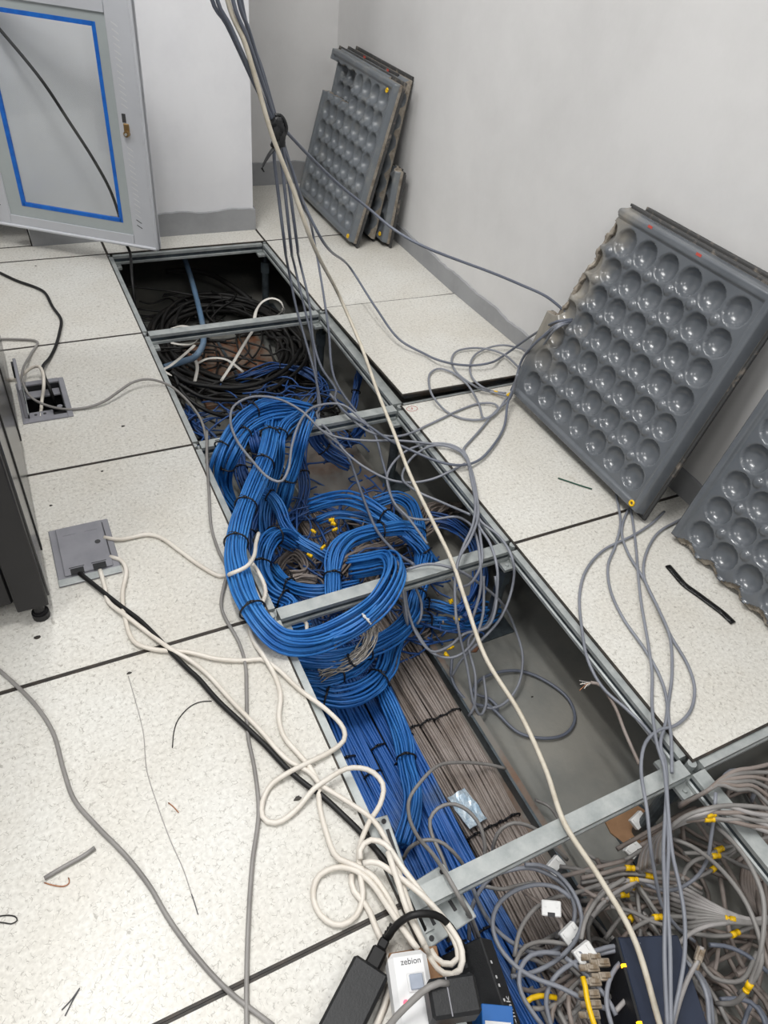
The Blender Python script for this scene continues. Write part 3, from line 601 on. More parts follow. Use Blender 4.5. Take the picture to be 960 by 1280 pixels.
bundle('blue_cable_bundle', 'blue bundle coming out from under the crossbar on its near side', 'blue', [(0.0366, -1.8498, -0.1), (0.0655, -1.8694, -0.1), (0.0991, -1.8847, -0.1), (0.1424, -1.8914, -0.1), (0.1846, -1.8891, -0.1), (0.2345, -1.8754, -0.11), (0.2827, -1.8561, -0.12), (0.3343, -1.821, -0.13), (0.3702, -1.7778, -0.13), (0.4091, -1.7329, -0.13), (0.4618, -1.6613, -0.14)], 0.022, 18, ties=(0.3, 0.75), group='blue cable bundles in the pit')
bundle('blue_cable_bundle', 'blue bundle behind the frayed grey strands', 'blue', [(0.0457, -1.8728, -0.14), (0.0811, -1.8917, -0.14), (0.125, -1.8975, -0.14), (0.1745, -1.8816, -0.15), (0.2298, -1.8442, -0.16)], 0.02, 14, ties=(0.45,), group='blue cable bundles in the pit')
bundle('blue_cable_bundle', 'lowest blue bundle curling over the flat blue trunk', 'blue', [(0.055, -1.8953, -0.17), (0.0951, -1.9314, -0.17), (0.1368, -1.9429, -0.17), (0.1825, -1.9342, -0.17), (0.227, -1.9049, -0.17), (0.2595, -1.8666, -0.17), (0.2969, -1.8277, -0.17)], 0.026, 24, ties=(0.15, 0.6), group='blue cable bundles in the pit')
bundle('blue_cable_bundle', 'blue bundle crossing diagonally over the flat blue trunk', 'blue', [(0.2115, -1.905, -0.2), (0.2169, -1.9353, -0.21), (0.214, -2.0055, -0.215), (0.2032, -2.0653, -0.215), (0.1888, -2.1051, -0.215), (0.173, -2.1685, -0.215), (0.1468, -2.2088, -0.215), (0.1041, -2.2509, -0.22)], 0.02, 15, ties=(0.08, 0.55), group='blue cable bundles in the pit')
bundle('blue_cable_bundle', 'blue bundle hanging cut off below the second crossbar', 'blue_dark', [(0.3504, -1.1529, -0.06), (0.3589, -1.181, -0.09), (0.3891, -1.2019, -0.12), (0.4189, -1.2183, -0.14), (0.4428, -1.2256, -0.15)], 0.026, 22, ties=(0.45,), group='blue cable bundles in the pit', fan=0.0)
bundle('blue_cable_bundle', 'dusty blue bundle behind the second crossbar on its right', 'blue_dark', [(0.5499, -1.0808, -0.12), (0.5386, -1.0832, -0.15), (0.5196, -1.0797, -0.18), (0.4921, -1.0755, -0.2), (0.4659, -1.0434, -0.22)], 0.02, 14, ties=(0.5,), group='blue cable bundles in the pit', wander=0.5)
bundle('blue_cable_bundle', 'blue bundle leaving the knot under the crossbar to the right', 'blue', [(0.4001, -1.7246, -0.22), (0.4483, -1.7429, -0.22), (0.4983, -1.775, -0.23), (0.57, -1.7847, -0.24), (0.6242, -1.8009, -0.25)], 0.016, 9, ties=(0.2,), group='blue cable bundles in the pit', wander=0.7)
bundle('blue_cable_bundle', 'blue bundle of loose ends reaching the bare slab', 'blue', [(0.3899, -1.7636, -0.24), (0.4376, -1.782, -0.24), (0.4993, -1.8058, -0.25), (0.5688, -1.8065, -0.26), (0.6154, -1.7979, -0.27)], 0.018, 9, ties=(0.2,), group='blue cable bundles in the pit', wander=0.8)
bundle('blue_cable_bundle', 'dark blue bundle by the black coil at the far side', 'blue_dark', [(0.2891, -0.5981, -0.22), (0.3388, -0.6125, -0.2), (0.4377, -0.59, -0.2), (0.5191, -0.6481, -0.2), (0.5606, -0.712, -0.22), (0.5506, -0.8078, -0.24)], 0.018, 9, ties=(0.4,), group='blue cable bundles in the pit', wander=0.9)
bundle('blue_cable_bundle', 'dark blue bundle under the left tile edge at the far side', 'blue_dark', [(0.0815, -0.7546, -0.2), (0.0865, -0.842, -0.2), (0.1113, -0.8902, -0.22), (0.1359, -0.9379, -0.24)], 0.02, 12, ties=(0.4,), group='blue cable bundles in the pit', wander=0.7)
bundle('blue_cable_bundle', 'dark blue bundle hanging straight by the far right rail', 'blue_dark', [(0.6608, -0.8006, -0.14), (0.6285, -0.8557, -0.16), (0.6041, -0.8951, -0.19), (0.5723, -0.9311, -0.22)], 0.014, 8, ties=(0.5,), group='blue cable bundles in the pit', wander=0.6)
bundle('blue_trunk_bundle', 'flat blue trunk bundle nearest the left tiles', 'trunk_blue', [(0.098, -1.55, -0.262), (0.1027, -1.7288, -0.260317), (0.0957, -1.9075, -0.260181), (0.0883, -2.0863, -0.261718), (0.0925, -2.265, -0.263514), (0.0977, -2.4438, -0.263918), (0.0912, -2.6225, -0.262559), (0.0833, -2.8013, -0.260686), (0.087, -2.98, -0.260021)], 0.021, 24, b=0.013, ties=(0.34, 0.58), group='flat blue trunk bundles on the tray', rs=0.0031, wander=0.35)
bundle('blue_trunk_bundle', 'second flat blue trunk bundle from the left tiles', 'trunk_blue', [(0.1378, -1.55, -0.256073), (0.132, -1.7288, -0.256509), (0.1228, -1.9075, -0.258315), (0.1248, -2.0863, -0.259832), (0.1306, -2.265, -0.259665), (0.1254, -2.4438, -0.257966), (0.116, -2.6225, -0.256299), (0.1173, -2.8013, -0.256196), (0.1234, -2.98, -0.257751)], 0.021, 24, b=0.013, ties=(0.38, 0.62), group='flat blue trunk bundles on the tray', rs=0.0031, wander=0.35)
bundle('blue_trunk_bundle', 'third flat blue trunk bundle from the left tiles', 'trunk_blue', [(0.1691, -1.55, -0.260969), (0.1589, -1.7288, -0.262885), (0.1587, -1.9075, -0.263987), (0.1649, -2.0863, -0.263263), (0.1615, -2.265, -0.261377), (0.1512, -2.4438, -0.260064), (0.1503, -2.6225, -0.260531), (0.1566, -2.8013, -0.262349), (0.1539, -2.98, -0.263846)], 0.021, 24, b=0.013, ties=(0.34, 0.58), group='flat blue trunk bundles on the tray', rs=0.0031, wander=0.35)
bundle('blue_trunk_bundle', 'fourth flat blue trunk bundle from the left tiles', 'trunk_blue', [(0.1959, -1.55, -0.259376), (0.1933, -1.7288, -0.259965), (0.1994, -1.9075, -0.258748), (0.1979, -2.0863, -0.256843), (0.1872, -2.265, -0.256002), (0.184, -2.4438, -0.256998), (0.1901, -2.6225, -0.258915), (0.1892, -2.8013, -0.259991), (0.1787, -2.98, -0.259236)], 0.021, 24, b=0.013, ties=(0.38, 0.62), group='flat blue trunk bundles on the tray', rs=0.0031, wander=0.35)
bundle('blue_trunk_bundle', 'flat blue trunk bundle next to the taupe cables', 'trunk_blue', [(0.2267, -1.55, -0.263767), (0.2327, -1.7288, -0.262166), (0.2334, -1.9075, -0.260413), (0.2235, -2.0863, -0.260119), (0.2185, -2.265, -0.261554), (0.2242, -2.4438, -0.2634), (0.2256, -2.6225, -0.263958), (0.216, -2.8013, -0.262716), (0.2103, -2.98, -0.260816)], 0.021, 24, b=0.013, ties=(0.34, 0.58), group='flat blue trunk bundles on the tray', rs=0.0031, wander=0.35)
bundle('taupe_trunk_bundle', 'taupe trunk bundle next to the blue trunk', 'greige', [(0.268, -1.25, -0.266), (0.2717, -1.4663, -0.264317), (0.2637, -1.6825, -0.264181), (0.2553, -1.8987, -0.265718), (0.2585, -2.115, -0.267514), (0.2627, -2.3312, -0.267918), (0.2552, -2.5475, -0.266559), (0.2463, -2.7637, -0.264686), (0.249, -2.98, -0.264021)], 0.019, 20, b=0.012, ties=(0.45, 0.6), group='flat taupe trunk bundles on the tray', rs=0.0032, wander=0.35)
bundle('taupe_trunk_bundle', 'second taupe trunk bundle from the blue trunk', 'greige', [(0.303, -1.25, -0.260317), (0.2996, -1.4663, -0.260181), (0.2896, -1.6825, -0.261718), (0.2892, -1.8987, -0.263514), (0.2958, -2.115, -0.263918), (0.293, -2.3312, -0.262559), (0.2829, -2.5475, -0.260686), (0.2818, -2.7637, -0.260021), (0.2884, -2.98, -0.261176)], 0.019, 20, b=0.012, ties=(0.45, 0.6), group='flat taupe trunk bundles on the tray', rs=0.0032, wander=0.35)
bundle('taupe_trunk_bundle', 'third taupe trunk bundle from the blue trunk', 'greige', [(0.3335, -1.25, -0.264181), (0.3244, -1.4663, -0.265718), (0.3199, -1.6825, -0.267514), (0.3264, -1.8987, -0.267918), (0.3286, -2.115, -0.266559), (0.3198, -2.3312, -0.264686), (0.3148, -2.5475, -0.264021), (0.3209, -2.7637, -0.265176), (0.3238, -2.98, -0.267088)], 0.019, 20, b=0.012, ties=(0.45, 0.6), group='flat taupe trunk bundles on the tray', rs=0.0032, wander=0.35)
bundle('taupe_trunk_bundle', 'taupe trunk bundle along the tray edge', 'greige', [(0.3588, -1.25, -0.261718), (0.3513, -1.4663, -0.263514), (0.3554, -1.6825, -0.263918), (0.3616, -1.8987, -0.262559), (0.3563, -2.115, -0.260686), (0.3484, -2.3312, -0.260021), (0.3519, -2.5475, -0.261176), (0.3585, -2.7637, -0.263088), (0.3538, -2.98, -0.264)], 0.019, 20, b=0.012, ties=(0.45, 0.6), group='flat taupe trunk bundles on the tray', rs=0.0032, wander=0.35)
bundle('taupe_cable_bundle', 'taupe bundle fanning out under the U-shaped blue bundle', 'greige', [(0.2602, -1.5535, -0.23), (0.3234, -1.524, -0.23), (0.4042, -1.5106, -0.23), (0.487, -1.4993, -0.23), (0.5663, -1.4851, -0.23), (0.6786, -1.433, -0.23)], 0.022, 16, ties=(0.4,), wander=0.8)
bundle('taupe_cable_bundle', 'taupe bundle curled inside the blue ring', 'greige', [(0.1955, -1.5824, -0.2), (0.1632, -1.5613, -0.2), (0.1309, -1.5583, -0.2), (0.1074, -1.5315, -0.2), (0.1367, -1.4867, -0.2), (0.1762, -1.4724, -0.2), (0.1879, -1.5055, -0.2), (0.1752, -1.5475, -0.2), (0.1368, -1.5424, -0.2)], 0.014, 8, ties=(0.2,), wander=0.8)
bundle('taupe_cable_bundle', 'taupe bundle lying across the back of the coil knot', 'greige', [(0.3511, -1.4989, -0.25), (0.4393, -1.4901, -0.25), (0.5426, -1.4743, -0.25), (0.6351, -1.3945, -0.25), (0.7276, -1.4151, -0.25)], 0.02, 14, ties=(0.4,), wander=0.8)
bundle('frayed_strands', 'frayed bare grey strands stripped from the cable bundle below the crossbar', 'frayed', [(0.1997, -1.8696, -0.04), (0.1874, -1.8919, -0.05), (0.1693, -1.9035, -0.07), (0.1404, -1.9074, -0.09), (0.1114, -1.8976, -0.11), (0.0766, -1.8864, -0.12)], 0.016, 26, rs=0.0014, ties=(0.55,), wander=0.9, step=0.008, fan=0.6)
cable('cable_coil', 'large coil of dusty black power cable in the far part of the pit', 'cable coil', 'black_dusty', 0.0072, [(0.5968, -0.28, -0.27), (0.5895, -0.1938, -0.2644), (0.568, -0.1127, -0.2601), (0.5335, -0.0413, -0.2581), (0.4881, 0.0163, -0.2588), (0.4343, 0.0566, -0.262), (0.3754, 0.0774, -0.2671), (0.3146, 0.0774, -0.2729), (0.2557, 0.0566, -0.278), (0.2019, 0.0163, -0.2812), (0.1565, -0.0413, -0.2819), (0.122, -0.1127, -0.2799), (0.1005, -0.1938, -0.2756), (0.0932, -0.28, -0.27), (0.1005, -0.3662, -0.2644), (0.122, -0.4473, -0.2601), (0.1565, -0.5187, -0.2581), (0.2019, -0.5763, -0.2588), (0.2557, -0.6166, -0.262), (0.3146, -0.6374, -0.2671), (0.3754, -0.6374, -0.2729), (0.4343, -0.6166, -0.278), (0.4881, -0.5763, -0.2812), (0.5335, -0.5187, -0.2819), (0.568, -0.4473, -0.2799), (0.5895, -0.3662, -0.2756), (0.6249, -0.3197, -0.2415), (0.6176, -0.2455, -0.2396), (0.5962, -0.1756, -0.2405), (0.5618, -0.1141, -0.2439), (0.5165, -0.0646, -0.2491), (0.4629, -0.0298, -0.2548), (0.4042, -0.0119, -0.2598), (0.3437, -0.0119, -0.2629), (0.2849, -0.0298, -0.2634), (0.2313, -0.0646, -0.2612), (0.186, -0.1141, -0.2568), (0.1517, -0.1756, -0.2512), (0.1302, -0.2455, -0.2457), (0.1229, -0.3197, -0.2415), (0.1302, -0.3939, -0.2396), (0.1517, -0.4638, -0.2405), (0.186, -0.5253, -0.2439), (0.2313, -0.5748, -0.2491), (0.2849, -0.6096, -0.2548), (0.3437, -0.6275, -0.2598), (0.4042, -0.6275, -0.2629), (0.4629, -0.6096, -0.2634), (0.5165, -0.5748, -0.2612), (0.5618, -0.5253, -0.2568), (0.5962, -0.4638, -0.2512), (0.6176, -0.3939, -0.2457), (0.5977, -0.3337, -0.2222), (0.5908, -0.2556, -0.2258), (0.5705, -0.1819, -0.2311), (0.538, -0.1171, -0.2368), (0.4952, -0.0649, -0.2417), (0.4446, -0.0283, -0.2446), (0.3891, -0.0095, -0.2449), (0.3319, -0.0095, -0.2426), (0.2763, -0.0283, -0.238), (0.2257, -0.0649, -0.2324), (0.1829, -0.1171, -0.2269), (0.1504, -0.1819, -0.2228), (0.1301, -0.2556, -0.2212), (0.1232, -0.3337, -0.2222), (0.1301, -0.4119, -0.2258), (0.1504, -0.4855, -0.2311), (0.1829, -0.5503, -0.2368), (0.2257, -0.6025, -0.2417), (0.2763, -0.6391, -0.2446), (0.3319, -0.658, -0.2449), (0.3891, -0.658, -0.2426), (0.4446, -0.6391, -0.238), (0.4952, -0.6025, -0.2324), (0.538, -0.5503, -0.2269), (0.5705, -0.4855, -0.2228), (0.5908, -0.4119, -0.2212), (0.5262, -0.285, -0.263), (0.5203, -0.2001, -0.2688), (0.503, -0.1202, -0.2736), (0.4754, -0.0499, -0.2763), (0.439, 0.0068, -0.2764), (0.3959, 0.0465, -0.2739), (0.3487, 0.0669, -0.2692), (0.3, 0.0669, -0.2635), (0.2528, 0.0465, -0.2581), (0.2097, 0.0068, -0.2542), (0.1733, -0.0499, -0.2527), (0.1457, -0.1202, -0.254), (0.1284, -0.2001, -0.2577), (0.1226, -0.285, -0.263), (0.1284, -0.3698, -0.2688), (0.1457, -0.4497, -0.2736), (0.1733, -0.52, -0.2763), (0.2097, -0.5767, -0.2764), (0.2528, -0.6164, -0.2739), (0.3, -0.6368, -0.2692), (0.3487, -0.6368, -0.2635), (0.3959, -0.6164, -0.2581), (0.439, -0.5767, -0.2542), (0.4754, -0.52, -0.2527), (0.503, -0.4497, -0.254), (0.5203, -0.3698, -0.2577), (0.569, -0.3025, -0.2554), (0.5617, -0.2305, -0.258), (0.5403, -0.1627, -0.2579), (0.506, -0.103, -0.2552), (0.4608, -0.0549, -0.2504), (0.4073, -0.0213, -0.2447), (0.3487, -0.0039, -0.2394), (0.2883, -0.0039, -0.2356), (0.2297, -0.0213, -0.2343), (0.1762, -0.0549, -0.2358), (0.131, -0.103, -0.2396), (0.0967, -0.1627, -0.245), (0.0753, -0.2305, -0.2507), (0.068, -0.3025, -0.2554), (0.0753, -0.3744, -0.258), (0.0967, -0.4422, -0.2579), (0.131, -0.5019, -0.2552), (0.1762, -0.55, -0.2504), (0.2297, -0.5837, -0.2447), (0.2883, -0.601, -0.2394), (0.3487, -0.601, -0.2356), (0.4073, -0.5837, -0.2343), (0.4608, -0.55, -0.2358), (0.506, -0.5019, -0.2396), (0.5403, -0.4422, -0.245), (0.5617, -0.3744, -0.2507), (0.6145, -0.3399, -0.2394), (0.6069, -0.2575, -0.2365), (0.5844, -0.1798, -0.2316), (0.5484, -0.1115, -0.2259), (0.5009, -0.0564, -0.2206), (0.4447, -0.0178, -0.217), (0.3832, 0.0021, -0.2159), (0.3197, 0.0021, -0.2175), (0.2582, -0.0178, -0.2215), (0.202, -0.0564, -0.227), (0.1545, -0.1115, -0.2327), (0.1185, -0.1798, -0.2372), (0.096, -0.2575, -0.2397), (0.0884, -0.3399, -0.2394), (0.096, -0.4224, -0.2365), (0.1185, -0.5, -0.2316), (0.1545, -0.5684, -0.2259), (0.202, -0.6234, -0.2206), (0.2582, -0.662, -0.217), (0.3197, -0.6819, -0.2159), (0.3832, -0.6819, -0.2175), (0.4447, -0.662, -0.2215), (0.5009, -0.6234, -0.227), (0.5484, -0.5684, -0.2327), (0.5844, -0.5, -0.2372), (0.6069, -0.4224, -0.2397), (0.5803, -0.2982, -0.2628), (0.5743, -0.2168, -0.2571), (0.5568, -0.1402, -0.2519), (0.5286, -0.0728, -0.2484), (0.4916, -0.0184, -0.2475), (0.4478, 0.0196, -0.2493), (0.3997, 0.0393, -0.2535), (0.3502, 0.0393, -0.259), (0.3022, 0.0196, -0.2646), (0.2583, -0.0184, -0.2691), (0.2213, -0.0728, -0.2713), (0.1932, -0.1402, -0.2709), (0.1756, -0.2168, -0.2678), (0.1696, -0.2982, -0.2628), (0.1756, -0.3795, -0.2571), (0.1932, -0.4562, -0.2519), (0.2213, -0.5236, -0.2484), (0.2583, -0.5779, -0.2475), (0.3022, -0.616, -0.2493), (0.3502, -0.6356, -0.2535), (0.3997, -0.6356, -0.259), (0.4478, -0.616, -0.2646), (0.4916, -0.5779, -0.2691), (0.5286, -0.5236, -0.2713), (0.5568, -0.4562, -0.2709), (0.5743, -0.3795, -0.2678), (0.5838, -0.2877, -0.2332), (0.5771, -0.2154, -0.2299), (0.5575, -0.1472, -0.2291), (0.5261, -0.0873, -0.2311), (0.4848, -0.0389, -0.2354), (0.4358, -0.0051, -0.241), (0.3822, 0.0124, -0.2465), (0.3269, 0.0124, -0.2509), (0.2733, -0.0051, -0.253), (0.2244, -0.0389, -0.2523), (0.183, -0.0873, -0.2491), (0.1516, -0.1472, -0.244), (0.132, -0.2154, -0.2383), (0.1254, -0.2877, -0.2332), (0.132, -0.3601, -0.2299), (0.1516, -0.4282, -0.2291), (0.183, -0.4882, -0.2311), (0.2244, -0.5365, -0.2354), (0.2733, -0.5704, -0.241), (0.3269, -0.5878, -0.2465), (0.3822, -0.5878, -0.2509), (0.4358, -0.5704, -0.253), (0.4848, -0.5365, -0.2523), (0.5261, -0.4882, -0.2491), (0.5575, -0.4282, -0.244), (0.5771, -0.3601, -0.2383), (0.5649, -0.3362, -0.2108), (0.5578, -0.2508, -0.2129), (0.5368, -0.1703, -0.2173), (0.5033, -0.0995, -0.2229), (0.4592, -0.0424, -0.2285), (0.4069, -0.0024, -0.2327), (0.3497, 0.0182, -0.2346), (0.2907, 0.0182, -0.2337), (0.2334, -0.0024, -0.2304), (0.1812, -0.0424, -0.2252), (0.137, -0.0995, -0.2195), (0.1035, -0.1703, -0.2145), (0.0826, -0.2508, -0.2113), (0.0755, -0.3362, -0.2108), (0.0826, -0.4217, -0.2129), (0.1035, -0.5021, -0.2173), (0.137, -0.573, -0.2229), (0.1812, -0.63, -0.2285), (0.2334, -0.67, -0.2327), (0.2907, -0.6906, -0.2346), (0.3497, -0.6906, -0.2337), (0.4069, -0.67, -0.2304), (0.4592, -0.63, -0.2252), (0.5033, -0.573, -0.2195), (0.5368, -0.5021, -0.2145), (0.5578, -0.4217, -0.2113), (0.5875, -0.3153, -0.2493), (0.5798, -0.2383, -0.2549), (0.5571, -0.1658, -0.2604), (0.5208, -0.102, -0.2645), (0.4729, -0.0506, -0.2662), (0.4162, -0.0145, -0.2652), (0.3541, 0.004, -0.2616), (0.2902, 0.004, -0.2564), (0.228, -0.0145, -0.2507), (0.1714, -0.0506, -0.2457), (0.1235, -0.102, -0.2428), (0.0872, -0.1658, -0.2424), (0.0645, -0.2383, -0.2448), (0.0568, -0.3153, -0.2493), (0.0645, -0.3923, -0.2549), (0.0872, -0.4648, -0.2604), (0.1235, -0.5287, -0.2645), (0.1714, -0.5801, -0.2662), (0.228, -0.6161, -0.2652), (0.2902, -0.6347, -0.2616), (0.3541, -0.6347, -0.2564), (0.4162, -0.6161, -0.2507), (0.4729, -0.5801, -0.2457), (0.5208, -0.5287, -0.2428), (0.5571, -0.4648, -0.2424), (0.5798, -0.3923, -0.2448), (0.544, -0.2803, -0.2423), (0.5386, -0.2052, -0.2462), (0.5227, -0.1344, -0.2478), (0.4971, -0.0721, -0.2466), (0.4635, -0.0219, -0.2429), (0.4237, 0.0133, -0.2376), (0.3801, 0.0314, -0.2319), (0.3351, 0.0314, -0.227), (0.2915, 0.0133, -0.2242), (0.2517, -0.0219, -0.2241), (0.2181, -0.0721, -0.2266), (0.1926, -0.1344, -0.2312), (0.1766, -0.2052, -0.2369), (0.1712, -0.2803, -0.2423), (0.1766, -0.3555, -0.2462), (0.1926, -0.4263, -0.2478), (0.2181, -0.4886, -0.2466), (0.2517, -0.5388, -0.2429), (0.2915, -0.5739, -0.2376), (0.3351, -0.5921, -0.2319), (0.3801, -0.5921, -0.227), (0.4237, -0.5739, -0.2242), (0.4635, -0.5388, -0.2241), (0.4971, -0.4886, -0.2266), (0.5227, -0.4263, -0.2312), (0.5386, -0.3555, -0.2369), (0.6251, -0.3238, -0.2794), (0.6178, -0.2378, -0.278), (0.5964, -0.1567, -0.2741), (0.5621, -0.0854, -0.2688), (0.5169, -0.0279, -0.2631), (0.4634, 0.0124, -0.2584), (0.4048, 0.0331, -0.2557), (0.3444, 0.0331, -0.2557), (0.2858, 0.0124, -0.2584), (0.2323, -0.0279, -0.2632), (0.1871, -0.0854, -0.2689), (0.1528, -0.1567, -0.2742), (0.1314, -0.2378, -0.278), (0.1241, -0.3238, -0.2794), (0.1314, -0.4099, -0.278), (0.1528, -0.4909, -0.2741), (0.1871, -0.5623, -0.2688), (0.2323, -0.6198, -0.2631), (0.2858, -0.6601, -0.2584), (0.3444, -0.6808, -0.2557), (0.4048, -0.6808, -0.2557), (0.4634, -0.6601, -0.2584), (0.5169, -0.6198, -0.2632), (0.5621, -0.5623, -0.2689), (0.5964, -0.4909, -0.2742), (0.6178, -0.4099, -0.278), (0.5943, -0.3307, -0.2554), (0.5871, -0.2573, -0.2499), (0.5661, -0.1882, -0.2443), (0.5324, -0.1274, -0.2397), (0.488, -0.0784, -0.2372), (0.4355, -0.0441, -0.2374), (0.3779, -0.0264, -0.2403), (0.3186, -0.0264, -0.2451), (0.261, -0.0441, -0.2508), (0.2085, -0.0784, -0.2561), (0.1641, -0.1274, -0.2598), (0.1304, -0.1882, -0.2609), (0.1093, -0.2573, -0.2594), (0.1022, -0.3307, -0.2554), (0.1093, -0.4041, -0.2499), (0.1304, -0.4732, -0.2443), (0.1641, -0.534, -0.2397), (0.2085, -0.583, -0.2372), (0.261, -0.6174, -0.2374), (0.3186, -0.635, -0.2403), (0.3779, -0.635, -0.2451), (0.4355, -0.6174, -0.2508), (0.488, -0.583, -0.2561), (0.5324, -0.534, -0.2598), (0.5661, -0.4732, -0.2609), (0.5871, -0.4041, -0.2594), (0.5657, -0.2828, -0.2255), (0.5585, -0.2034, -0.221), (0.5372, -0.1286, -0.2187), (0.5032, -0.0628, -0.2191), (0.4583, -0.0098, -0.2221), (0.4053, 0.0273, -0.2271), (0.3471, 0.0465, -0.2328), (0.2872, 0.0465, -0.238), (0.229, 0.0273, -0.2415), (0.1759, -0.0098, -0.2425), (0.1311, -0.0628, -0.2407), (0.097, -0.1286, -0.2366), (0.0758, -0.2034, -0.2311), (0.0685, -0.2828, -0.2255), (0.0758, -0.3621, -0.221), (0.097, -0.4369, -0.2187), (0.1311, -0.5027, -0.2191), (0.1759, -0.5557, -0.2221), (0.229, -0.5929, -0.2271), (0.2872, -0.612, -0.2328), (0.3471, -0.612, -0.238), (0.4053, -0.5929, -0.2415), (0.4583, -0.5557, -0.2425), (0.5032, -0.5027, -0.2407), (0.5372, -0.4369, -0.2366), (0.5585, -0.3621, -0.2311), (0.5189, -0.3069, -0.2502), (0.5134, -0.2228, -0.2508), (0.4969, -0.1437, -0.254), (0.4706, -0.074, -0.259), (0.436, -0.0178, -0.2648), (0.395, 0.0215, -0.2699), (0.35, 0.0418, -0.2733), (0.3037, 0.0418, -0.274), (0.2587, 0.0215, -0.2721), (0.2177, -0.0178, -0.2679), (0.1831, -0.074, -0.2623), (0.1568, -0.1437, -0.2567), (0.1404, -0.2228, -0.2523), (0.1348, -0.3069, -0.2502), (0.1404, -0.391, -0.2508), (0.1568, -0.4701, -0.254), (0.1831, -0.5398, -0.259), (0.2177, -0.596, -0.2648), (0.2587, -0.6353, -0.2699), (0.3037, -0.6556, -0.2733), (0.35, -0.6556, -0.274), (0.395, -0.6353, -0.2721), (0.436, -0.596, -0.2679), (0.4706, -0.5398, -0.2623), (0.4969, -0.4701, -0.2567), (0.5134, -0.391, -0.2523), (0.6188, -0.3392, -0.2359), (0.6114, -0.2674, -0.241), (0.5896, -0.1998, -0.2468), (0.5545, -0.1403, -0.2518), (0.5084, -0.0923, -0.255), (0.4538, -0.0587, -0.2556), (0.394, -0.0414, -0.2534), (0.3323, -0.0414, -0.2491), (0.2725, -0.0587, -0.2435), (0.2179, -0.0923, -0.2379), (0.1718, -0.1403, -0.2337), (0.1368, -0.1998, -0.2317), (0.1149, -0.2674, -0.2325), (0.1075, -0.3392, -0.2359), (0.1149, -0.411, -0.241), (0.1368, -0.4787, -0.2468), (0.1718, -0.5382, -0.2518), (0.2179, -0.5862, -0.255), (0.2725, -0.6198, -0.2556), (0.3323, -0.6371, -0.2534), (0.394, -0.6371, -0.2491), (0.4538, -0.6198, -0.2435), (0.5084, -0.5862, -0.2379), (0.5545, -0.5382, -0.2337), (0.5896, -0.4787, -0.2317), (0.6114, -0.411, -0.2325), (0.6288, -0.2942, -0.2287), (0.6214, -0.2108, -0.2337), (0.5995, -0.1322, -0.2367), (0.5644, -0.063, -0.2371), (0.5182, -0.0072, -0.2348), (0.4636, 0.0318, -0.2303), (0.4037, 0.0519, -0.2247), (0.342, 0.0519, -0.2192), (0.2821, 0.0318, -0.2151), (0.2275, -0.0072, -0.2133), (0.1813, -0.063, -0.2143), (0.1463, -0.1322, -0.2178), (0.1244, -0.2108, -0.223), (0.1169, -0.2942, -0.2287), (0.1244, -0.3776, -0.2337), (0.1463, -0.4562, -0.2367), (0.1813, -0.5254, -0.2371), (0.2275, -0.5811, -0.2348), (0.2821, -0.6202, -0.2303), (0.342, -0.6403, -0.2247), (0.4037, -0.6403, -0.2192), (0.4636, -0.6202, -0.2151), (0.5182, -0.5811, -0.2133), (0.5644, -0.5254, -0.2143), (0.5995, -0.4562, -0.2178), (0.6214, -0.3776, -0.223), (0.5599, -0.291, -0.2684), (0.5535, -0.2108, -0.2686), (0.5349, -0.1353, -0.2661), (0.505, -0.0688, -0.2615), (0.4656, -0.0152, -0.2558), (0.4191, 0.0223, -0.2504), (0.368, 0.0416, -0.2464), (0.3154, 0.0416, -0.2449), (0.2644, 0.0223, -0.246), (0.2178, -0.0152, -0.2497), (0.1785, -0.0688, -0.255), (0.1486, -0.1353, -0.2607), (0.13, -0.2108, -0.2655), (0.1236, -0.291, -0.2684), (0.13, -0.3712, -0.2686), (0.1486, -0.4467, -0.2661), (0.1785, -0.5132, -0.2615), (0.2178, -0.5667, -0.2558), (0.2644, -0.6043, -0.2504), (0.3154, -0.6236, -0.2464), (0.368, -0.6236, -0.2449), (0.4191, -0.6043, -0.246), (0.4656, -0.5667, -0.2497), (0.505, -0.5132, -0.255), (0.5349, -0.4467, -0.2607), (0.5535, -0.3712, -0.2655), (0.5327, -0.3381, -0.2474), (0.5263, -0.2652, -0.2427), (0.5078, -0.1966, -0.237), (0.478, -0.1361, -0.2316), (0.4388, -0.0874, -0.2278), (0.3924, -0.0533, -0.2264), (0.3416, -0.0358, -0.2278), (0.2892, -0.0358, -0.2316), (0.2384, -0.0533, -0.2369), (0.192, -0.0874, -0.2426), (0.1528, -0.1361, -0.2474), (0.123, -0.1966, -0.2501), (0.1044, -0.2652, -0.2501), (0.0981, -0.3381, -0.2474), (0.1044, -0.411, -0.2427), (0.123, -0.4796, -0.237), (0.1528, -0.5401, -0.2316), (0.192, -0.5888, -0.2278), (0.2384, -0.6229, -0.2264), (0.2892, -0.6405, -0.2278), (0.3416, -0.6405, -0.2316), (0.3924, -0.6229, -0.2369), (0.4388, -0.5888, -0.2426), (0.478, -0.5401, -0.2474), (0.5078, -0.4796, -0.2501), (0.5263, -0.411, -0.2501), (0.5819, -0.3108, -0.2682)], sides=6, step=0.02)
cable('power_cable', 'thick black cable running over the front of the black coil', 'cable', 'black', 0.0075, [(0.0513, -0.7145, -0.08), (0.0898, -0.7362, -0.11), (0.1626, -0.7554, -0.13), (0.2393, -0.7698, -0.14), (0.3248, -0.7644, -0.14), (0.4373, -0.6922, -0.15), (0.5468, -0.5488, -0.17)])
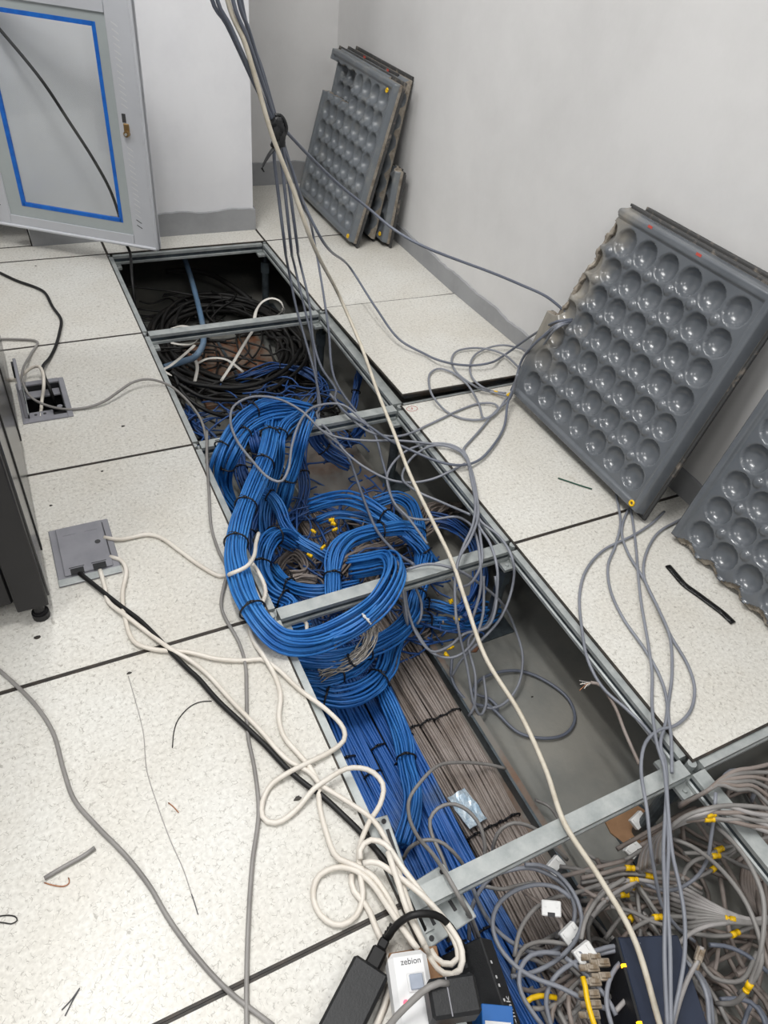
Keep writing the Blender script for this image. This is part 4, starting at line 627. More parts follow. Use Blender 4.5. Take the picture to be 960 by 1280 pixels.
cable('power_cable', 'black cable curving below the front of the black coil', 'cable', 'black', 0.0065, [(0.0616, -0.7591, -0.1), (0.1182, -0.8013, -0.13), (0.1927, -0.8146, -0.15), (0.2933, -0.8073, -0.16), (0.4004, -0.7458, -0.17), (0.5185, -0.6474, -0.17), (0.5992, -0.4892, -0.18)])
cable('power_cable', 'black cable running steeply under the left tile edge beside the coil', 'cable', 'black', 0.0065, [(0.058, -0.7148, -0.09), (0.0682, -0.7874, -0.12), (0.1139, -0.8407, -0.15), (0.1783, -0.8582, -0.18), (0.2454, -0.8494, -0.2)])
cable('power_cable', 'dark cable bowed across the far end of the pit', 'cable', 'black_dusty', 0.011, [(0.2492, 0.2449, -0.2), (0.3212, 0.241, -0.2), (0.4116, 0.1833, -0.2), (0.4707, 0.0945, -0.21), (0.5179, 0.008, -0.23), (0.5419, -0.0482, -0.25)])
cable('power_cable', 'thin dark cable crossing the far dark end of the pit', 'cable', 'black_dusty', 0.004, [(0.054, 0.0399, -0.15), (0.1433, 0.0225, -0.16), (0.2355, 0.012, -0.18), (0.3279, -0.0084, -0.2), (0.4274, -0.0136, -0.22)])
cable('water_hose', 'pale blue hose dropping through the far end of the pit', 'hose', 'hose', 0.0105, [(0.3149, 0.169, -0.12), (0.3133, 0.0935, -0.15), (0.3064, -0.0006, -0.18), (0.2843, -0.1693, -0.2), (0.2602, -0.3021, -0.19)], sides=10)
cable('water_hose', 'pale blue hose bending below the far crossbar', 'hose', 'hose', 0.011, [(0.2553, -0.32, -0.19), (0.2178, -0.4393, -0.17), (0.166, -0.5213, -0.16), (0.1074, -0.5557, -0.15), (0.0511, -0.5893, -0.14)], sides=10)
cable('flat_cable', 'white flat cable looped over the far crossbar', 'cable', 'white_flat', 0.0018, [(0.3751, -0.5443, -0.05), (0.392, -0.5162, -0.02), (0.4159, -0.5123, 0.01), (0.4512, -0.5134, 0.02), (0.4775, -0.5276, 0.01), (0.4856, -0.5307, -0.02), (0.4782, -0.5009, -0.05)], rx=0.006, group='white flat cables in the coil')
cable('flat_cable', 'white flat cable slanting down from the far crossbar', 'cable', 'white_flat', 0.0018, [(0.3639, -0.567, -0.06), (0.3233, -0.5867, -0.1), (0.2701, -0.6279, -0.14), (0.221, -0.657, -0.18)], rx=0.006, group='white flat cables in the coil')
cable('flat_cable', 'white flat cable hooked round the pale blue hose', 'cable', 'white_flat', 0.0018, [(0.1012, -0.5228, -0.04), (0.1322, -0.5521, -0.02), (0.1613, -0.5803, -0.02), (0.1774, -0.579, -0.05), (0.1604, -0.5663, -0.08), (0.1272, -0.5275, -0.1), (0.0989, -0.5077, -0.1)], rx=0.006, group='white flat cables in the coil')
cable('flat_cable', 'white flat cable alongside the bend of the pale blue hose', 'cable', 'white_flat', 0.0018, [(0.1764, -0.5098, -0.12), (0.1248, -0.5633, -0.12), (0.0687, -0.6297, -0.11), (0.0358, -0.6732, -0.1), (0.0762, -0.6929, -0.12)], rx=0.006, group='white flat cables in the coil')
cable('flat_cable', 'white flat cable curving over the brown slab inside the coil', 'cable', 'white_flat', 0.0018, [(0.1778, -0.4979, -0.2), (0.2285, -0.4741, -0.2), (0.2847, -0.4971, -0.2), (0.3274, -0.562, -0.22)], rx=0.006, group='white flat cables in the coil')
cable('flat_cable', 'short white flat cable under the pale blue hose', 'cable', 'white_flat', 0.0018, [(0.176, -0.4807, -0.17), (0.1777, -0.515, -0.2), (0.1518, -0.5741, -0.22)], rx=0.006, group='white flat cables in the coil')
cable('power_cable', 'black cable on the far left tile running into the open socket box', 'cable', 'black', 0.0047, [(-0.3777, -0.0654, 0.0056), (-0.3163, -0.1643, 0.0056), (-0.2658, -0.2268, 0.0056), (-0.2439, -0.2677, 0.0056), (-0.2322, -0.3753, 0.0056), (-0.2193, -0.4679, 0.0056), (-0.2348, -0.5475, 0.0056), (-0.2574, -0.6309, 0.0056), (-0.2786, -0.6859, 0.0056), (-0.3035, -0.7563, 0.02), (-0.3048, -0.8285, 0.03), (-0.2991, -0.8569, 0.01), (-0.2961, -0.8637, -0.03)])
cable('network_cable', 'black cable hanging behind the glass door into the pit', 'cable', 'black', 0.005, [(-0.2238, 0.0999, 0.7106), (-0.1912, 0.077, 0.6691), (-0.108, 0.0185, 0.5517), (-0.0531, -0.0201, 0.4455), (-0.0013, -0.0564, 0.3399), (0.0329, -0.0804, 0.2509), (0.0494, -0.092, 0.1629), (0.0583, -0.0983, 0.0688), (0.0674, -0.0892, 0.04), (0.044, -0.2226, 0), (0.0362, -0.266, -0.09), (0.069, -0.2127, -0.2)])
cable('network_cable', 'grey cable wandering from the open socket box to the near edge of the left tiles', 'cable', 'warmgrey', 0.0035, [(-0.4084, -0.5399, 0.006), (-0.343, -0.5603, 0.006), (-0.3013, -0.5843, 0.006), (-0.3243, -0.6497, 0.006), (-0.3518, -0.765, 0.03), (-0.3598, -0.8449, 0.04), (-0.3524, -0.8882, 0.02), (-0.3276, -0.9241, 0.012), (-0.2768, -0.9579, 0.006), (-0.2208, -0.9661, 0.006), (-0.1764, -0.9603, 0.012), (-0.1329, -0.9357, 0.02), (-0.0882, -0.9084, 0.025), (-0.048, -0.9047, 0.025), (-0.0063, -0.917, 0.012), (0.0203, -0.9653, 0.008), (0.0484, -1.0646, -0.01), (0.0388, -1.1745, -0.01), (0.0083, -1.2929, 0.004), (0.0458, -1.1631, 0.008), (0.0174, -1.2653, 0.008), (-0.0166, -1.4055, 0.008), (-0.0438, -1.5232, 0.008), (-0.049, -1.6008, 0.008), (-0.0473, -1.6623, 0.008), (-0.0634, -1.6927, 0.008), (-0.0887, -1.7554, 0.008), (-0.0817, -1.8498, 0.006), (-0.0856, -1.9017, 0.006), (-0.1036, -1.9657, 0.006), (-0.1264, -2.044, 0.006), (-0.136, -2.1106, 0.006), (-0.1533, -2.1845, 0.006), (-0.1867, -2.2548, 0.006), (-0.218, -2.3324, 0.006), (-0.2406, -2.3955, 0.006), (-0.2604, -2.4573, 0.006)])
cable('network_cable', 'white cable looped out of the open socket box', 'cable', 'white', 0.0045, [(-0.3956, -0.7729, 0.006), (-0.3688, -0.7798, 0.012), (-0.3381, -0.7746, 0.03), (-0.3157, -0.7814, 0.04), (-0.3067, -0.8173, 0.04), (-0.313, -0.8582, 0.02), (-0.3247, -0.8703, -0.01), (-0.338, -0.9496, -0.012)])
cable('network_cable', 'white cable curling from the closed socket box onto the thick blue bundle', 'cable', 'white', 0.0045, [(-0.2679, -1.4759, 0.009), (-0.237, -1.4904, 0.006), (-0.1791, -1.4947, 0.006), (-0.1559, -1.5122, 0.006), (-0.1259, -1.5683, 0.006), (-0.0974, -1.6247, 0.006), (-0.0666, -1.6685, 0.006), (-0.0512, -1.6712, 0.006), (-0.0567, -1.7271, 0.07), (-0.0275, -1.7253, 0.075), (0.0008, -1.6906, 0.06), (0.0278, -1.6233, 0.03), (0.0515, -1.5676, 0), (0.0526, -1.528, -0.06)])
cable('power_cable', 'white cable from the closed socket box side looping by the near pit edge', 'cable', 'white', 0.0045, [(-0.2661, -1.5363, 0.007), (-0.2466, -1.5552, 0.007), (-0.2426, -1.5874, 0.007), (-0.2616, -1.6465, 0.007), (-0.2696, -1.7128, 0.007), (-0.2639, -1.7788, 0.007), (-0.233, -1.8086, 0.007), (-0.1783, -1.8362, 0.007), (-0.1347, -1.8696, 0.007), (-0.1013, -1.8877, 0.007), (-0.1028, -1.8863, 0.006), (-0.081, -1.8949, 0.006), (-0.0542, -1.9039, 0.008), (-0.0364, -1.9316, 0.01), (-0.0111, -1.9913, 0.006), (0.0226, -2.056, 0.004), (0.0338, -2.0967, 0.004), (0.0249, -2.1193, 0.006), (-0.0034, -2.1299, 0.006), (-0.0531, -2.1379, 0.012), (-0.0953, -2.1431, 0.012), (-0.1219, -2.149, 0.006), (-0.1454, -2.176, 0.006), (-0.1489, -2.1982, 0.006), (-0.1313, -2.2116, 0.006), (-0.0957, -2.2041, 0.008), (-0.0601, -2.1867, 0.016), (-0.037, -2.1825, 0.02), (0.0059, -2.1776, 0.022), (0.0399, -2.1955, 0.02), (0.0514, -2.2224, 0.012), (0.0342, -2.2492, 0.01), (-0.0002, -2.2737, 0.012), (-0.0298, -2.3046, 0.014), (-0.0453, -2.3433, 0.016), (-0.0518, -2.3683, 0.008), (-0.0739, -2.3886, 0.006), (-0.1009, -2.3883, 0.006), (-0.119, -2.365, 0.006), (-0.1193, -2.336, 0.006), (-0.1026, -2.3142, 0.006), (-0.0735, -2.3134, 0.01), (-0.0506, -2.3291, 0.016), (-0.0353, -2.3571, 0.02), (-0.0287, -2.4018, 0.03), (-0.023, -2.4445, 0.04), (-0.0166, -2.4708, 0.04)])
cable('power_cable', 'white cable leaving the front slot of the closed socket box beside the black one', 'cable', 'white', 0.0045, [(-0.2917, -1.5687, 0.008), (-0.2911, -1.6211, 0.007), (-0.2918, -1.6577, 0.007), (-0.2682, -1.7095, 0.012), (-0.2406, -1.757, 0.007), (-0.2071, -1.8202, 0.012), (-0.179, -1.857, 0.007), (-0.1572, -1.8989, 0.007), (-0.143, -1.9396, 0.007), (-0.1313, -1.9755, 0.008), (-0.1046, -2.0458, 0.008), (-0.0807, -2.1158, 0.008), (-0.0528, -2.1537, 0.008), (-0.0452, -2.1817, 0.012), (-0.015, -2.2271, 0.012), (0.0098, -2.271, 0.014), (0.0149, -2.3156, 0.016), (0.0111, -2.3576, 0.02), (0.0014, -2.4076, 0.03), (-0.006, -2.4583, 0.04), (-0.0025, -2.4774, 0.03)])
cable('power_cable', 'thick black cable leaving the front slot of the closed socket box', 'cable', 'black', 0.005, [(-0.3312, -1.564, 0.009), (-0.3009, -1.6226, 0.008), (-0.2724, -1.6785, 0.008), (-0.2443, -1.73, 0.008), (-0.2197, -1.7918, 0.008), (-0.2022, -1.8376, 0.008), (-0.185, -1.8808, 0.008), (-0.177, -1.8974, 0.008), (-0.1567, -1.9578, 0.008), (-0.1316, -2.0163, 0.008), (-0.1043, -2.0805, 0.008), (-0.083, -2.1385, 0.008), (-0.0588, -2.1842, 0.008), (-0.0533, -2.1912, 0.008), (-0.0301, -2.2421, 0.008), (-0.011, -2.2888, 0.006), (0.0042, -2.3406, 0.004), (0.0149, -2.3837, -0.01), (0.0221, -2.4259, -0.03), (0.0306, -2.4434, -0.06), (0.0419, -2.4678, -0.1)])
cable('power_cable', 'white cable coming over the pit edge and dropping between the tiles and the power strip', 'cable', 'white', 0.0046, [(-0.0015, -1.6686, 0.03), (0.0044, -1.6978, 0.03), (0.0081, -1.7383, 0.02), (0.0028, -1.7582, 0.012), (-0.0196, -1.7853, 0.012), (-0.0358, -1.7992, 0.008), (-0.0511, -1.8239, 0.008), (-0.0543, -1.8589, 0.008), (-0.0496, -1.9052, 0.016), (-0.0433, -1.9443, 0.008), (-0.0468, -1.9899, 0.008), (-0.0667, -2.0377, 0.008), (-0.0702, -2.0736, 0.008), (-0.0581, -2.1155, 0.008), (-0.0481, -2.1509, 0.008), (-0.0479, -2.1799, 0.008), (-0.0587, -2.2098, 0.01), (-0.0658, -2.2542, 0.01), (-0.0665, -2.3011, 0.014), (-0.0484, -2.3237, 0.018), (-0.0293, -2.3487, 0.02), (-0.0205, -2.3874, 0.02), (-0.0212, -2.4277, 0.03), (-0.0176, -2.4603, 0.03)])
cable('power_cable', 'white cable hugging the pit edge in a hairpin round the punched plate', 'cable', 'white', 0.0045, [(-0.0366, -2.3225, 0.024), (-0.0301, -2.3078, 0.026), (-0.0115, -2.3039, 0.03), (0.0071, -2.3194, 0.03), (0.0148, -2.3562, 0.03), (0.024, -2.3967, 0.03), (0.0342, -2.4405, 0.03), (0.0397, -2.4753, 0.03), (0.0357, -2.4997, 0.025), (0.0221, -2.5023, 0.02), (0.008, -2.4909, 0.02), (0.005, -2.4741, 0.02)])
cable('power_cable', 'white cable in the wider hairpin beside the power strip', 'cable', 'white', 0.0045, [(-0.0373, -2.3317, 0.032), (-0.0195, -2.3382, 0.034), (-0.0022, -2.3632, 0.036), (0.0158, -2.3943, 0.036), (0.0295, -2.4241, 0.036), (0.0393, -2.4594, 0.036), (0.0426, -2.4919, 0.034), (0.0305, -2.5141, 0.03), (0.0126, -2.5136, 0.025), (0.001, -2.4962, 0.02), (-0.0014, -2.4747, 0.02)])
cable('power_cable', 'white cable with a small hook near the first tile seam', 'cable', 'white', 0.0046, [(-0.0543, -2.3321, 0.008), (-0.0611, -2.3504, 0.007), (-0.051, -2.385, 0.006), (-0.0518, -2.4127, 0.007), (-0.0505, -2.429, 0.006), (-0.0564, -2.4728, 0.005), (-0.0785, -2.5021, 0.005), (-0.1031, -2.522, 0.005)])
cable('power_cable', 'white cable running straight behind the power strip', 'cable', 'white', 0.0046, [(0.0029, -2.3344, 0.04), (-0.0038, -2.3809, 0.045), (-0.0088, -2.4234, 0.045), (-0.0056, -2.4689, 0.04)])
cable('network_cable', 'grey cable snaking across the nearest left tile', 'cable', 'warmgrey', 0.0036, [(-0.5065, -1.7376, 0.005), (-0.478, -1.789, 0.005), (-0.4468, -1.8545, 0.005), (-0.4278, -1.9182, 0.005), (-0.4219, -1.9913, 0.005), (-0.414, -2.0497, 0.005), (-0.3891, -2.1066, 0.005), (-0.3566, -2.1711, 0.005), (-0.3344, -2.2276, 0.005), (-0.3209, -2.2779, 0.005), (-0.2992, -2.3379, 0.005), (-0.2699, -2.3993, 0.005), (-0.2263, -2.4646, 0.005)])
cable('cable_offcut', 'short offcut of grey cable lying on the nearest left tile', 'cable offcut', 'warmgrey', 0.0034, [(-0.4707, -2.1549, 0.0038), (-0.4557, -2.1517, 0.0038), (-0.4342, -2.1475, 0.0038), (-0.4148, -2.1443, 0.0038), (-0.3971, -2.1385, 0.0038)])
cable('wire_scrap', 'thin dark bent wire scrap on the nearest left tile', 'wire scrap', 'black', 0.0009, [(-0.2514, -2.0178, 0.0015), (-0.2412, -1.9877, 0.0015), (-0.2288, -1.968, 0.0015), (-0.2037, -1.9506, 0.0015), (-0.1849, -1.9479, 0.0015), (-0.1651, -1.9536, 0.0015)], step=0.004, sides=5)
cable('wire_scrap', 'tiny looped black wire at the left border', 'wire scrap', 'black', 0.0009, [(-0.5369, -2.1812, 0.0015), (-0.5243, -2.1849, 0.0015), (-0.5137, -2.1915, 0.0015), (-0.5117, -2.1971, 0.0015), (-0.5187, -2.1991, 0.0015), (-0.5293, -2.193, 0.0015), (-0.5374, -2.1885, 0.0015)], step=0.004, sides=5)
cable('wire_scrap', 'short copper wire scrap beside the cable offcut', 'wire scrap', 'copper', 0.0009, [(-0.4718, -2.16, 0.0015), (-0.4606, -2.1689, 0.0015), (-0.4457, -2.1765, 0.0015), (-0.4394, -2.1742, 0.0015), (-0.4396, -2.1665, 0.0015)], step=0.004, sides=5)
cable('wire_scrap', 'fine straight dark wire scrap near the middle of the nearest tile', 'wire scrap', 'print', 0.0008, [(-0.2817, -2.2608, 0.0012), (-0.2808, -2.2762, 0.0012), (-0.2804, -2.2911, 0.0012)], step=0.004, sides=5)
cable('wire_scrap', 'fine grey thread trailing along the nearest left tile', 'wire scrap', 'silver', 0.0007, [(-0.2903, -1.8456, 0.001), (-0.2893, -1.8994, 0.001), (-0.2899, -1.9709, 0.001), (-0.2992, -2.0402, 0.001), (-0.297, -2.1031, 0.001), (-0.2915, -2.169, 0.001), (-0.284, -2.2211, 0.001), (-0.2817, -2.2607, 0.001)], step=0.004, sides=5)
cable('wire_scrap', 'tiny brown wire curl on the nearest left tile', 'wire scrap', 'copper', 0.0009, [(-0.2801, -2.1103, 0.0012), (-0.2744, -2.1199, 0.0012), (-0.2691, -2.1328, 0.0012)], step=0.004, sides=5)
cable('wire_scrap', 'pair of fine dark wires near the lower left', 'wire scrap', 'print', 0.0008, [(-0.4715, -2.3328, 0.0012), (-0.4581, -2.3257, 0.0012), (-0.4463, -2.3165, 0.0012), (-0.4562, -2.3266, 0.0012), (-0.4686, -2.3413, 0.0012)], step=0.004, sides=5)
cable('tape_scrap', 'crumpled black tape scrap on the right tile', 'tape scrap', 'tape_black', 0.0022, [(0.9103, -1.9943, 0.0035), (0.9074, -2.0229, 0.0035), (0.9047, -2.0549, 0.0035), (0.9133, -2.0904, 0.0035), (0.9206, -2.1224, 0.0035), (0.9273, -2.1541, 0.0035), (0.9282, -2.1846, 0.0035)], rx=0.0085, sides=6)
cable('plastic_pick', 'dark green plastic sliver on the right tile', 'plastic scrap', 'green', 0.0018, [(0.8507, -1.635, 0.003), (0.8708, -1.658, 0.003), (0.8907, -1.6809, 0.003), (0.9117, -1.703, 0.003)])
cable('network_cable', 'thick cream cable hanging from above and crossing the whole pit', 'cable', 'cream', 0.0047, [(0.02, -1.32, 2.5), (0.08, -1.28, 1.7), (0.1334, -1.2, 0.9474), (0.1618, -1.2, 0.8858), (0.1844, -1.2, 0.8187), (0.2131, -1.2, 0.7306), (0.2591, -1.2, 0.6238), (0.3059, -1.2, 0.5081), (0.507, -0.9403, 0.22), (0.4994, -1.1193, 0.16), (0.476, -1.2814, 0.12), (0.4589, -1.4196, 0.09), (0.4384, -1.5556, 0.065), (0.4241, -1.7028, 0.045), (0.4138, -1.825, 0.025), (0.3916, -1.9233, 0.012), (0.3675, -2.052, -0.01), (0.3637, -2.1856, -0.015), (0.34, -2.3015, -0.01), (0.3043, -2.4001, 0.006), (0.3128, -2.4912, -0.01), (0.3165, -2.5795, -0.03), (0.2893, -2.6874, -0.06)])
cable('network_cable', 'dark grey cable on the left of the hanging bunch ending behind the second crossbar', 'cable', 'slate', 0.0037, [(0.02, -1.32, 2.5), (0.08, -1.28, 1.7), (0.1055, -1.2, 0.9463), (0.131, -1.19, 0.9119), (0.167, -1.18, 0.8487), (0.1919, -1.17, 0.8048), (0.2327, -1.15, 0.7438), (0.2372, -1.15, 0.7123), (0.2357, -1.15, 0.6759), (0.2467, -1.15, 0.5855), (0.2595, -1.15, 0.4918), (0.4128, -0.7703, 0.24), (0.4226, -0.8122, 0.14), (0.4255, -0.8983, 0.06), (0.4182, -0.9998, 0), (0.3879, -1.1082, -0.03), (0.3714, -1.1241, -0.03), (0.3768, -1.1715, -0.06), (0.3745, -1.2326, -0.06), (0.3928, -1.3029, -0.06), (0.3808, -1.3988, -0.07), (0.3604, -1.507, -0.07), (0.3438, -1.5999, -0.06), (0.3433, -1.6934, -0.04), (0.3434, -1.7782, 0)])
cable('network_cable', 'dark grey cable second in the hanging bunch below the black tie', 'cable', 'slate', 0.0037, [(0.01, -1.33, 2.5), (0.07, -1.29, 1.7), (0.112, -1.21, 0.9481), (0.1338, -1.2, 0.9137), (0.168, -1.19, 0.8508), (0.2184, -1.16, 0.7656), (0.2452, -1.14, 0.7134), (0.2561, -1.14, 0.6556), (0.2785, -1.14, 0.4863), (0.4531, -0.7157, 0.22), (0.4578, -0.7839, 0.13), (0.4513, -0.8871, 0.05), (0.4285, -0.974, 0), (0.3939, -1.0834, -0.03), (0.3701, -1.1508, -0.05), (0.3818, -1.1313, -0.05), (0.3688, -1.1588, -0.06)])
cable('network_cable', 'dark grey cable third in the hanging bunch running on to the loops at the right', 'cable', 'slate', 0.0037, [(0.03, -1.3, 2.5), (0.09, -1.27, 1.7), (0.1399, -1.21, 0.9492), (0.166, -1.2, 0.8956), (0.1954, -1.18, 0.8318), (0.235, -1.15, 0.7476), (0.2498, -1.14, 0.7093), (0.2703, -1.13, 0.6434), (0.2977, -1.13, 0.4808), (0.4809, -0.6851, 0.22), (0.4849, -0.7564, 0.13), (0.4473, -0.9043, 0.06), (0.4392, -0.9842, 0.03), (0.4322, -1.1153, 0.03), (0.4121, -1.1556, 0.03), (0.4166, -1.2334, 0.03), (0.4473, -1.298, 0.03), (0.4763, -1.3779, 0.03), (0.5167, -1.4443, 0.03), (0.5635, -1.4972, 0.025), (0.6113, -1.5207, 0.02), (0.6723, -1.5118, 0.012), (0.7462, -1.4699, 0.012), (0.8343, -1.3947, 0.012), (0.8824, -1.3282, 0.04), (0.9224, -1.2901, 0.06), (0.9564, -1.2558, 0.12), (0.9499, -1.2916, 0.19), (0.9607, -1.3198, 0.24), (0.9742, -1.3567, 0.29), (1.0262, -1.3462, 0.285)])
cable('network_cable', 'dark grey cable fourth in the hanging bunch passing in front of the far right rail', 'cable', 'slate', 0.0037, [(0.04, -1.28, 2.5), (0.1, -1.25, 1.7), (0.1531, -1.2, 0.9482), (0.1766, -1.18, 0.9019), (0.2095, -1.15, 0.829), (0.25, -1.12, 0.7278), (0.2713, -1.1, 0.681), (0.2962, -1.1, 0.6243), (0.3175, -1.1, 0.5642), (0.5818, -0.5387, 0.24), (0.5513, -0.7051, 0.14), (0.5179, -0.8469, 0.07), (0.472, -1.0157, 0), (0.4807, -1.2359, -0.02), (0.4931, -1.2672, -0.04), (0.4821, -1.3325, -0.06), (0.4685, -1.4051, -0.08)])
cable('network_cable', 'dark grey cable leaving the black tie towards the torn panel along the wall', 'cable', 'slate', 0.0037, [(0.2555, -1.12, 0.7237), (0.2758, -1.1, 0.7078), (0.28, -1.08, 0.7067), (0.3829, -1, 0.6165), (0.4862, -0.95, 0.5306), (0.5673, -0.95, 0.4721), (0.6189, -1, 0.4345), (0.669, -1.08, 0.4158), (0.8557, -1.18, 0.3614), (0.9183, -1.22, 0.3422), (0.9741, -1.27, 0.3249), (1.0272, -1.32, 0.2877)])
cable('network_cable', 'dark grey cable curving from the hanging bunch over the right tile to the torn panel', 'cable', 'slate', 0.0037, [(0.05, -1.27, 2.5), (0.11, -1.24, 1.7), (0.1642, -1.18, 0.9457), (0.2238, -1.12, 0.8191), (0.2697, -1.08, 0.7128), (0.3045, -1.05, 0.635), (0.3341, -1.05, 0.5554), (0.3764, -1.08, 0.4648), (0.6942, -0.6163, 0.14), (0.7053, -0.7922, 0.09), (0.7253, -0.9369, 0.05), (0.78, -1.0022, 0.03), (0.7911, -1.0656, 0.0424), (0.8335, -1.0972, 0.0385), (0.8903, -1.1231, 0.0393), (0.945, -1.1316, 0.0446), (1.0292, -1.0841, 0.03), (1.0586, -1.1266, 0.1), (1.016, -1.2345, 0.2), (0.981, -1.3344, 0.285), (1.0223, -1.3452, 0.29)])
tie_knot([(0.235, -1.15, 0.7438), (0.2422, -1.15, 0.7241), (0.244, -1.15, 0.7082), (0.2431, -1.15, 0.6941), (0.2291, -1.16, 0.6873), (0.2136, -1.165, 0.6709), (0.2043, -1.165, 0.6527), (0.2074, -1.165, 0.6476)])
cable('network_cable', 'grey cable from the torn panel notch in the smaller oval loop by the wall', 'cable', 'grey', 0.0033, [(1.0293, -1.3421, 0.285), (0.9634, -1.3508, 0.285), (0.9865, -1.2764, 0.2), (1.0436, -1.1853, 0.1), (1.101, -1.0541, 0.03), (1.0578, -1.0374, 0.0365), (1.016, -1.0245, 0.0291), (0.9433, -1.0498, 0.0279), (0.8858, -1.1097, 0.0299), (0.8553, -1.1739, 0.032), (0.854, -1.2241, 0.0336), (0.9034, -1.2308, 0.008), (0.9223, -1.2623, 0.02)], boots=(0.985,))
cable('network_cable', 'grey cable from the torn panel notch in the wider oval loop by the wall', 'cable', 'grey', 0.0033, [(1.0262, -1.3462, 0.285), (0.9622, -1.3562, 0.285), (0.9856, -1.2859, 0.2), (1.0151, -1.2178, 0.1), (1.0346, -1.163, 0.03), (1.0248, -1.1503, 0.0392), (1.028, -1.0848, 0.0331), (1.006, -1.0402, 0.0296), (0.9606, -1.0113, 0.0267), (0.8966, -1.0131, 0.0267), (0.851, -1.0555, 0.0281), (0.825, -1.125, 0.0304), (0.8247, -1.1937, 0.0366), (0.8704, -1.215, 0.012), (0.9007, -1.243, 0.012), (0.9182, -1.2778, 0.02)], boots=())
cable('network_cable', 'grey cable in a loop across the black seam beside the torn panel', 'cable', 'grey', 0.0033, [(1.0226, -1.3472, 0.285), (0.953, -1.3651, 0.285), (0.9762, -1.3075, 0.2), (0.9728, -1.2797, 0.12), (0.9512, -1.2703, 0.05), (0.9032, -1.2917, 0.02), (0.8532, -1.3269, 0.012), (0.7912, -1.3451, 0.008), (0.7385, -1.3212, 0.006), (0.7103, -1.2734, 0.006), (0.6852, -1.2398, 0.034), (0.7079, -1.1681, 0.0318), (0.746, -1.109, 0.0298), (0.7829, -1.0953, 0.0294), (0.8059, -1.1171, 0.0301), (0.8193, -1.1647, 0.0317), (0.8135, -1.2424, 0.034), (0.8243, -1.2731, 0.006), (0.7952, -1.348, 0.012), (0.8333, -1.34, 0.012), (0.8646, -1.3145, 0.012), (0.8643, -1.291, 0.012), (0.8262, -1.27, 0.006), (0.7436, -1.2838, 0.006), (0.6764, -1.3043, 0.006), (0.6121, -1.3233, 0.006), (0.5728, -1.3423, 0.012), (0.5036, -1.3552, 0.02), (0.4475, -1.3159, 0.02), (0.4238, -1.2356, 0.02), (0.4084, -1.1281, 0.03)], boots=())
cable('network_cable', 'grey cable running from the torn panel to the knot over the right rail', 'cable', 'grey', 0.0033, [(0.9018, -1.3154, 0.12), (0.9123, -1.3009, 0.03), (0.8474, -1.3269, 0.012), (0.7507, -1.3927, 0.008), (0.6698, -1.4464, 0.008), (0.6623, -1.4564, 0.012), (0.6315, -1.5373, 0.015), (0.5893, -1.6331, 0.02), (0.5201, -1.7345, 0.03), (0.4583, -1.7928, 0.03), (0.4186, -1.836, 0.03), (0.4026, -1.8627, 0), (0.3827, -1.9231, -0.06)], boots=())
cable('network_cable', 'grey cable dropping from the second crossbar in a shallow bow to the right rail', 'cable', 'grey', 0.0033, [(0.353, -1.1767, -0.02), (0.354, -1.2454, 0), (0.3742, -1.3389, -0.02), (0.4083, -1.4108, -0.03), (0.447, -1.4671, -0.03), (0.4936, -1.4915, -0.03), (0.5439, -1.5062, -0.02), (0.5885, -1.5143, 0), (0.6344, -1.5103, 0.012)], boots=())
cable('network_cable', 'grey cable crossing level below the second crossbar to the right rail', 'cable', 'grey', 0.0033, [(0.3234, -1.2644, 0.02), (0.3553, -1.2933, 0.01), (0.425, -1.3345, 0.01), (0.5027, -1.3597, 0.01), (0.5745, -1.3975, 0.012), (0.63, -1.437, 0.014), (0.6493, -1.4837, 0.016), (0.6298, -1.5486, 0.02), (0.589, -1.639, 0.025), (0.5453, -1.716, 0.03), (0.4862, -1.7772, 0.03), (0.4298, -1.8223, 0.03), (0.4052, -1.8514, 0.02)], boots=())
cable('network_cable', 'grey cable arching over the pit in the larger loop beside the cream cable', 'cable', 'grey', 0.0033, [(0.4287, -1.6979, -0.04), (0.4264, -1.5963, -0.04), (0.4183, -1.5423, -0.04), (0.4288, -1.4844, -0.04), (0.4405, -1.4477, -0.03), (0.471, -1.416, -0.02), (0.5299, -1.3864, -0.01), (0.5844, -1.3957, 0.005), (0.6373, -1.4249, 0.012), (0.6553, -1.4717, 0.014), (0.6374, -1.5297, 0.016)], boots=())
cable('network_cable', 'grey cable arching over the pit in the smaller loop beside the cream cable', 'cable', 'grey', 0.0033, [(0.6233, -1.5517, 0.02), (0.6442, -1.4989, 0.016), (0.6415, -1.4442, 0.014), (0.5884, -1.4148, 0.012), (0.5378, -1.4198, 0), (0.497, -1.4433, -0.01), (0.4683, -1.4805, -0.02), (0.4826, -1.5377, -0.02), (0.5193, -1.591, -0.02), (0.5438, -1.6875, 0.012)], boots=())
cable('network_cable', 'grey cable looping down behind the cream cable and out to the right knot', 'cable', 'grey', 0.0033, [(0.4467, -1.4372, -0.04), (0.4337, -1.4844, -0.05), (0.4261, -1.5316, -0.06), (0.4434, -1.5826, -0.06), (0.4885, -1.6167, -0.05), (0.5414, -1.636, -0.04), (0.5474, -1.6809, -0.02), (0.5224, -1.7494, 0.01), (0.4824, -1.8314, 0.02), (0.475, -1.868, -0.04), (0.4482, -1.8986, -0.1)], boots=())
cable('network_cable', 'grey cable falling from the right knot over the third crossbar in a wide bow', 'cable', 'grey', 0.0033, [(0.618, -1.5606, 0.02), (0.5766, -1.6545, 0.025), (0.5505, -1.7204, 0.02), (0.5716, -1.7799, 0.012), (0.5688, -1.8428, 0), (0.5696, -1.8682, -0.06), (0.5216, -1.9096, -0.12), (0.4218, -1.9305, -0.2), (0.3965, -1.9404, -0.24)], boots=())
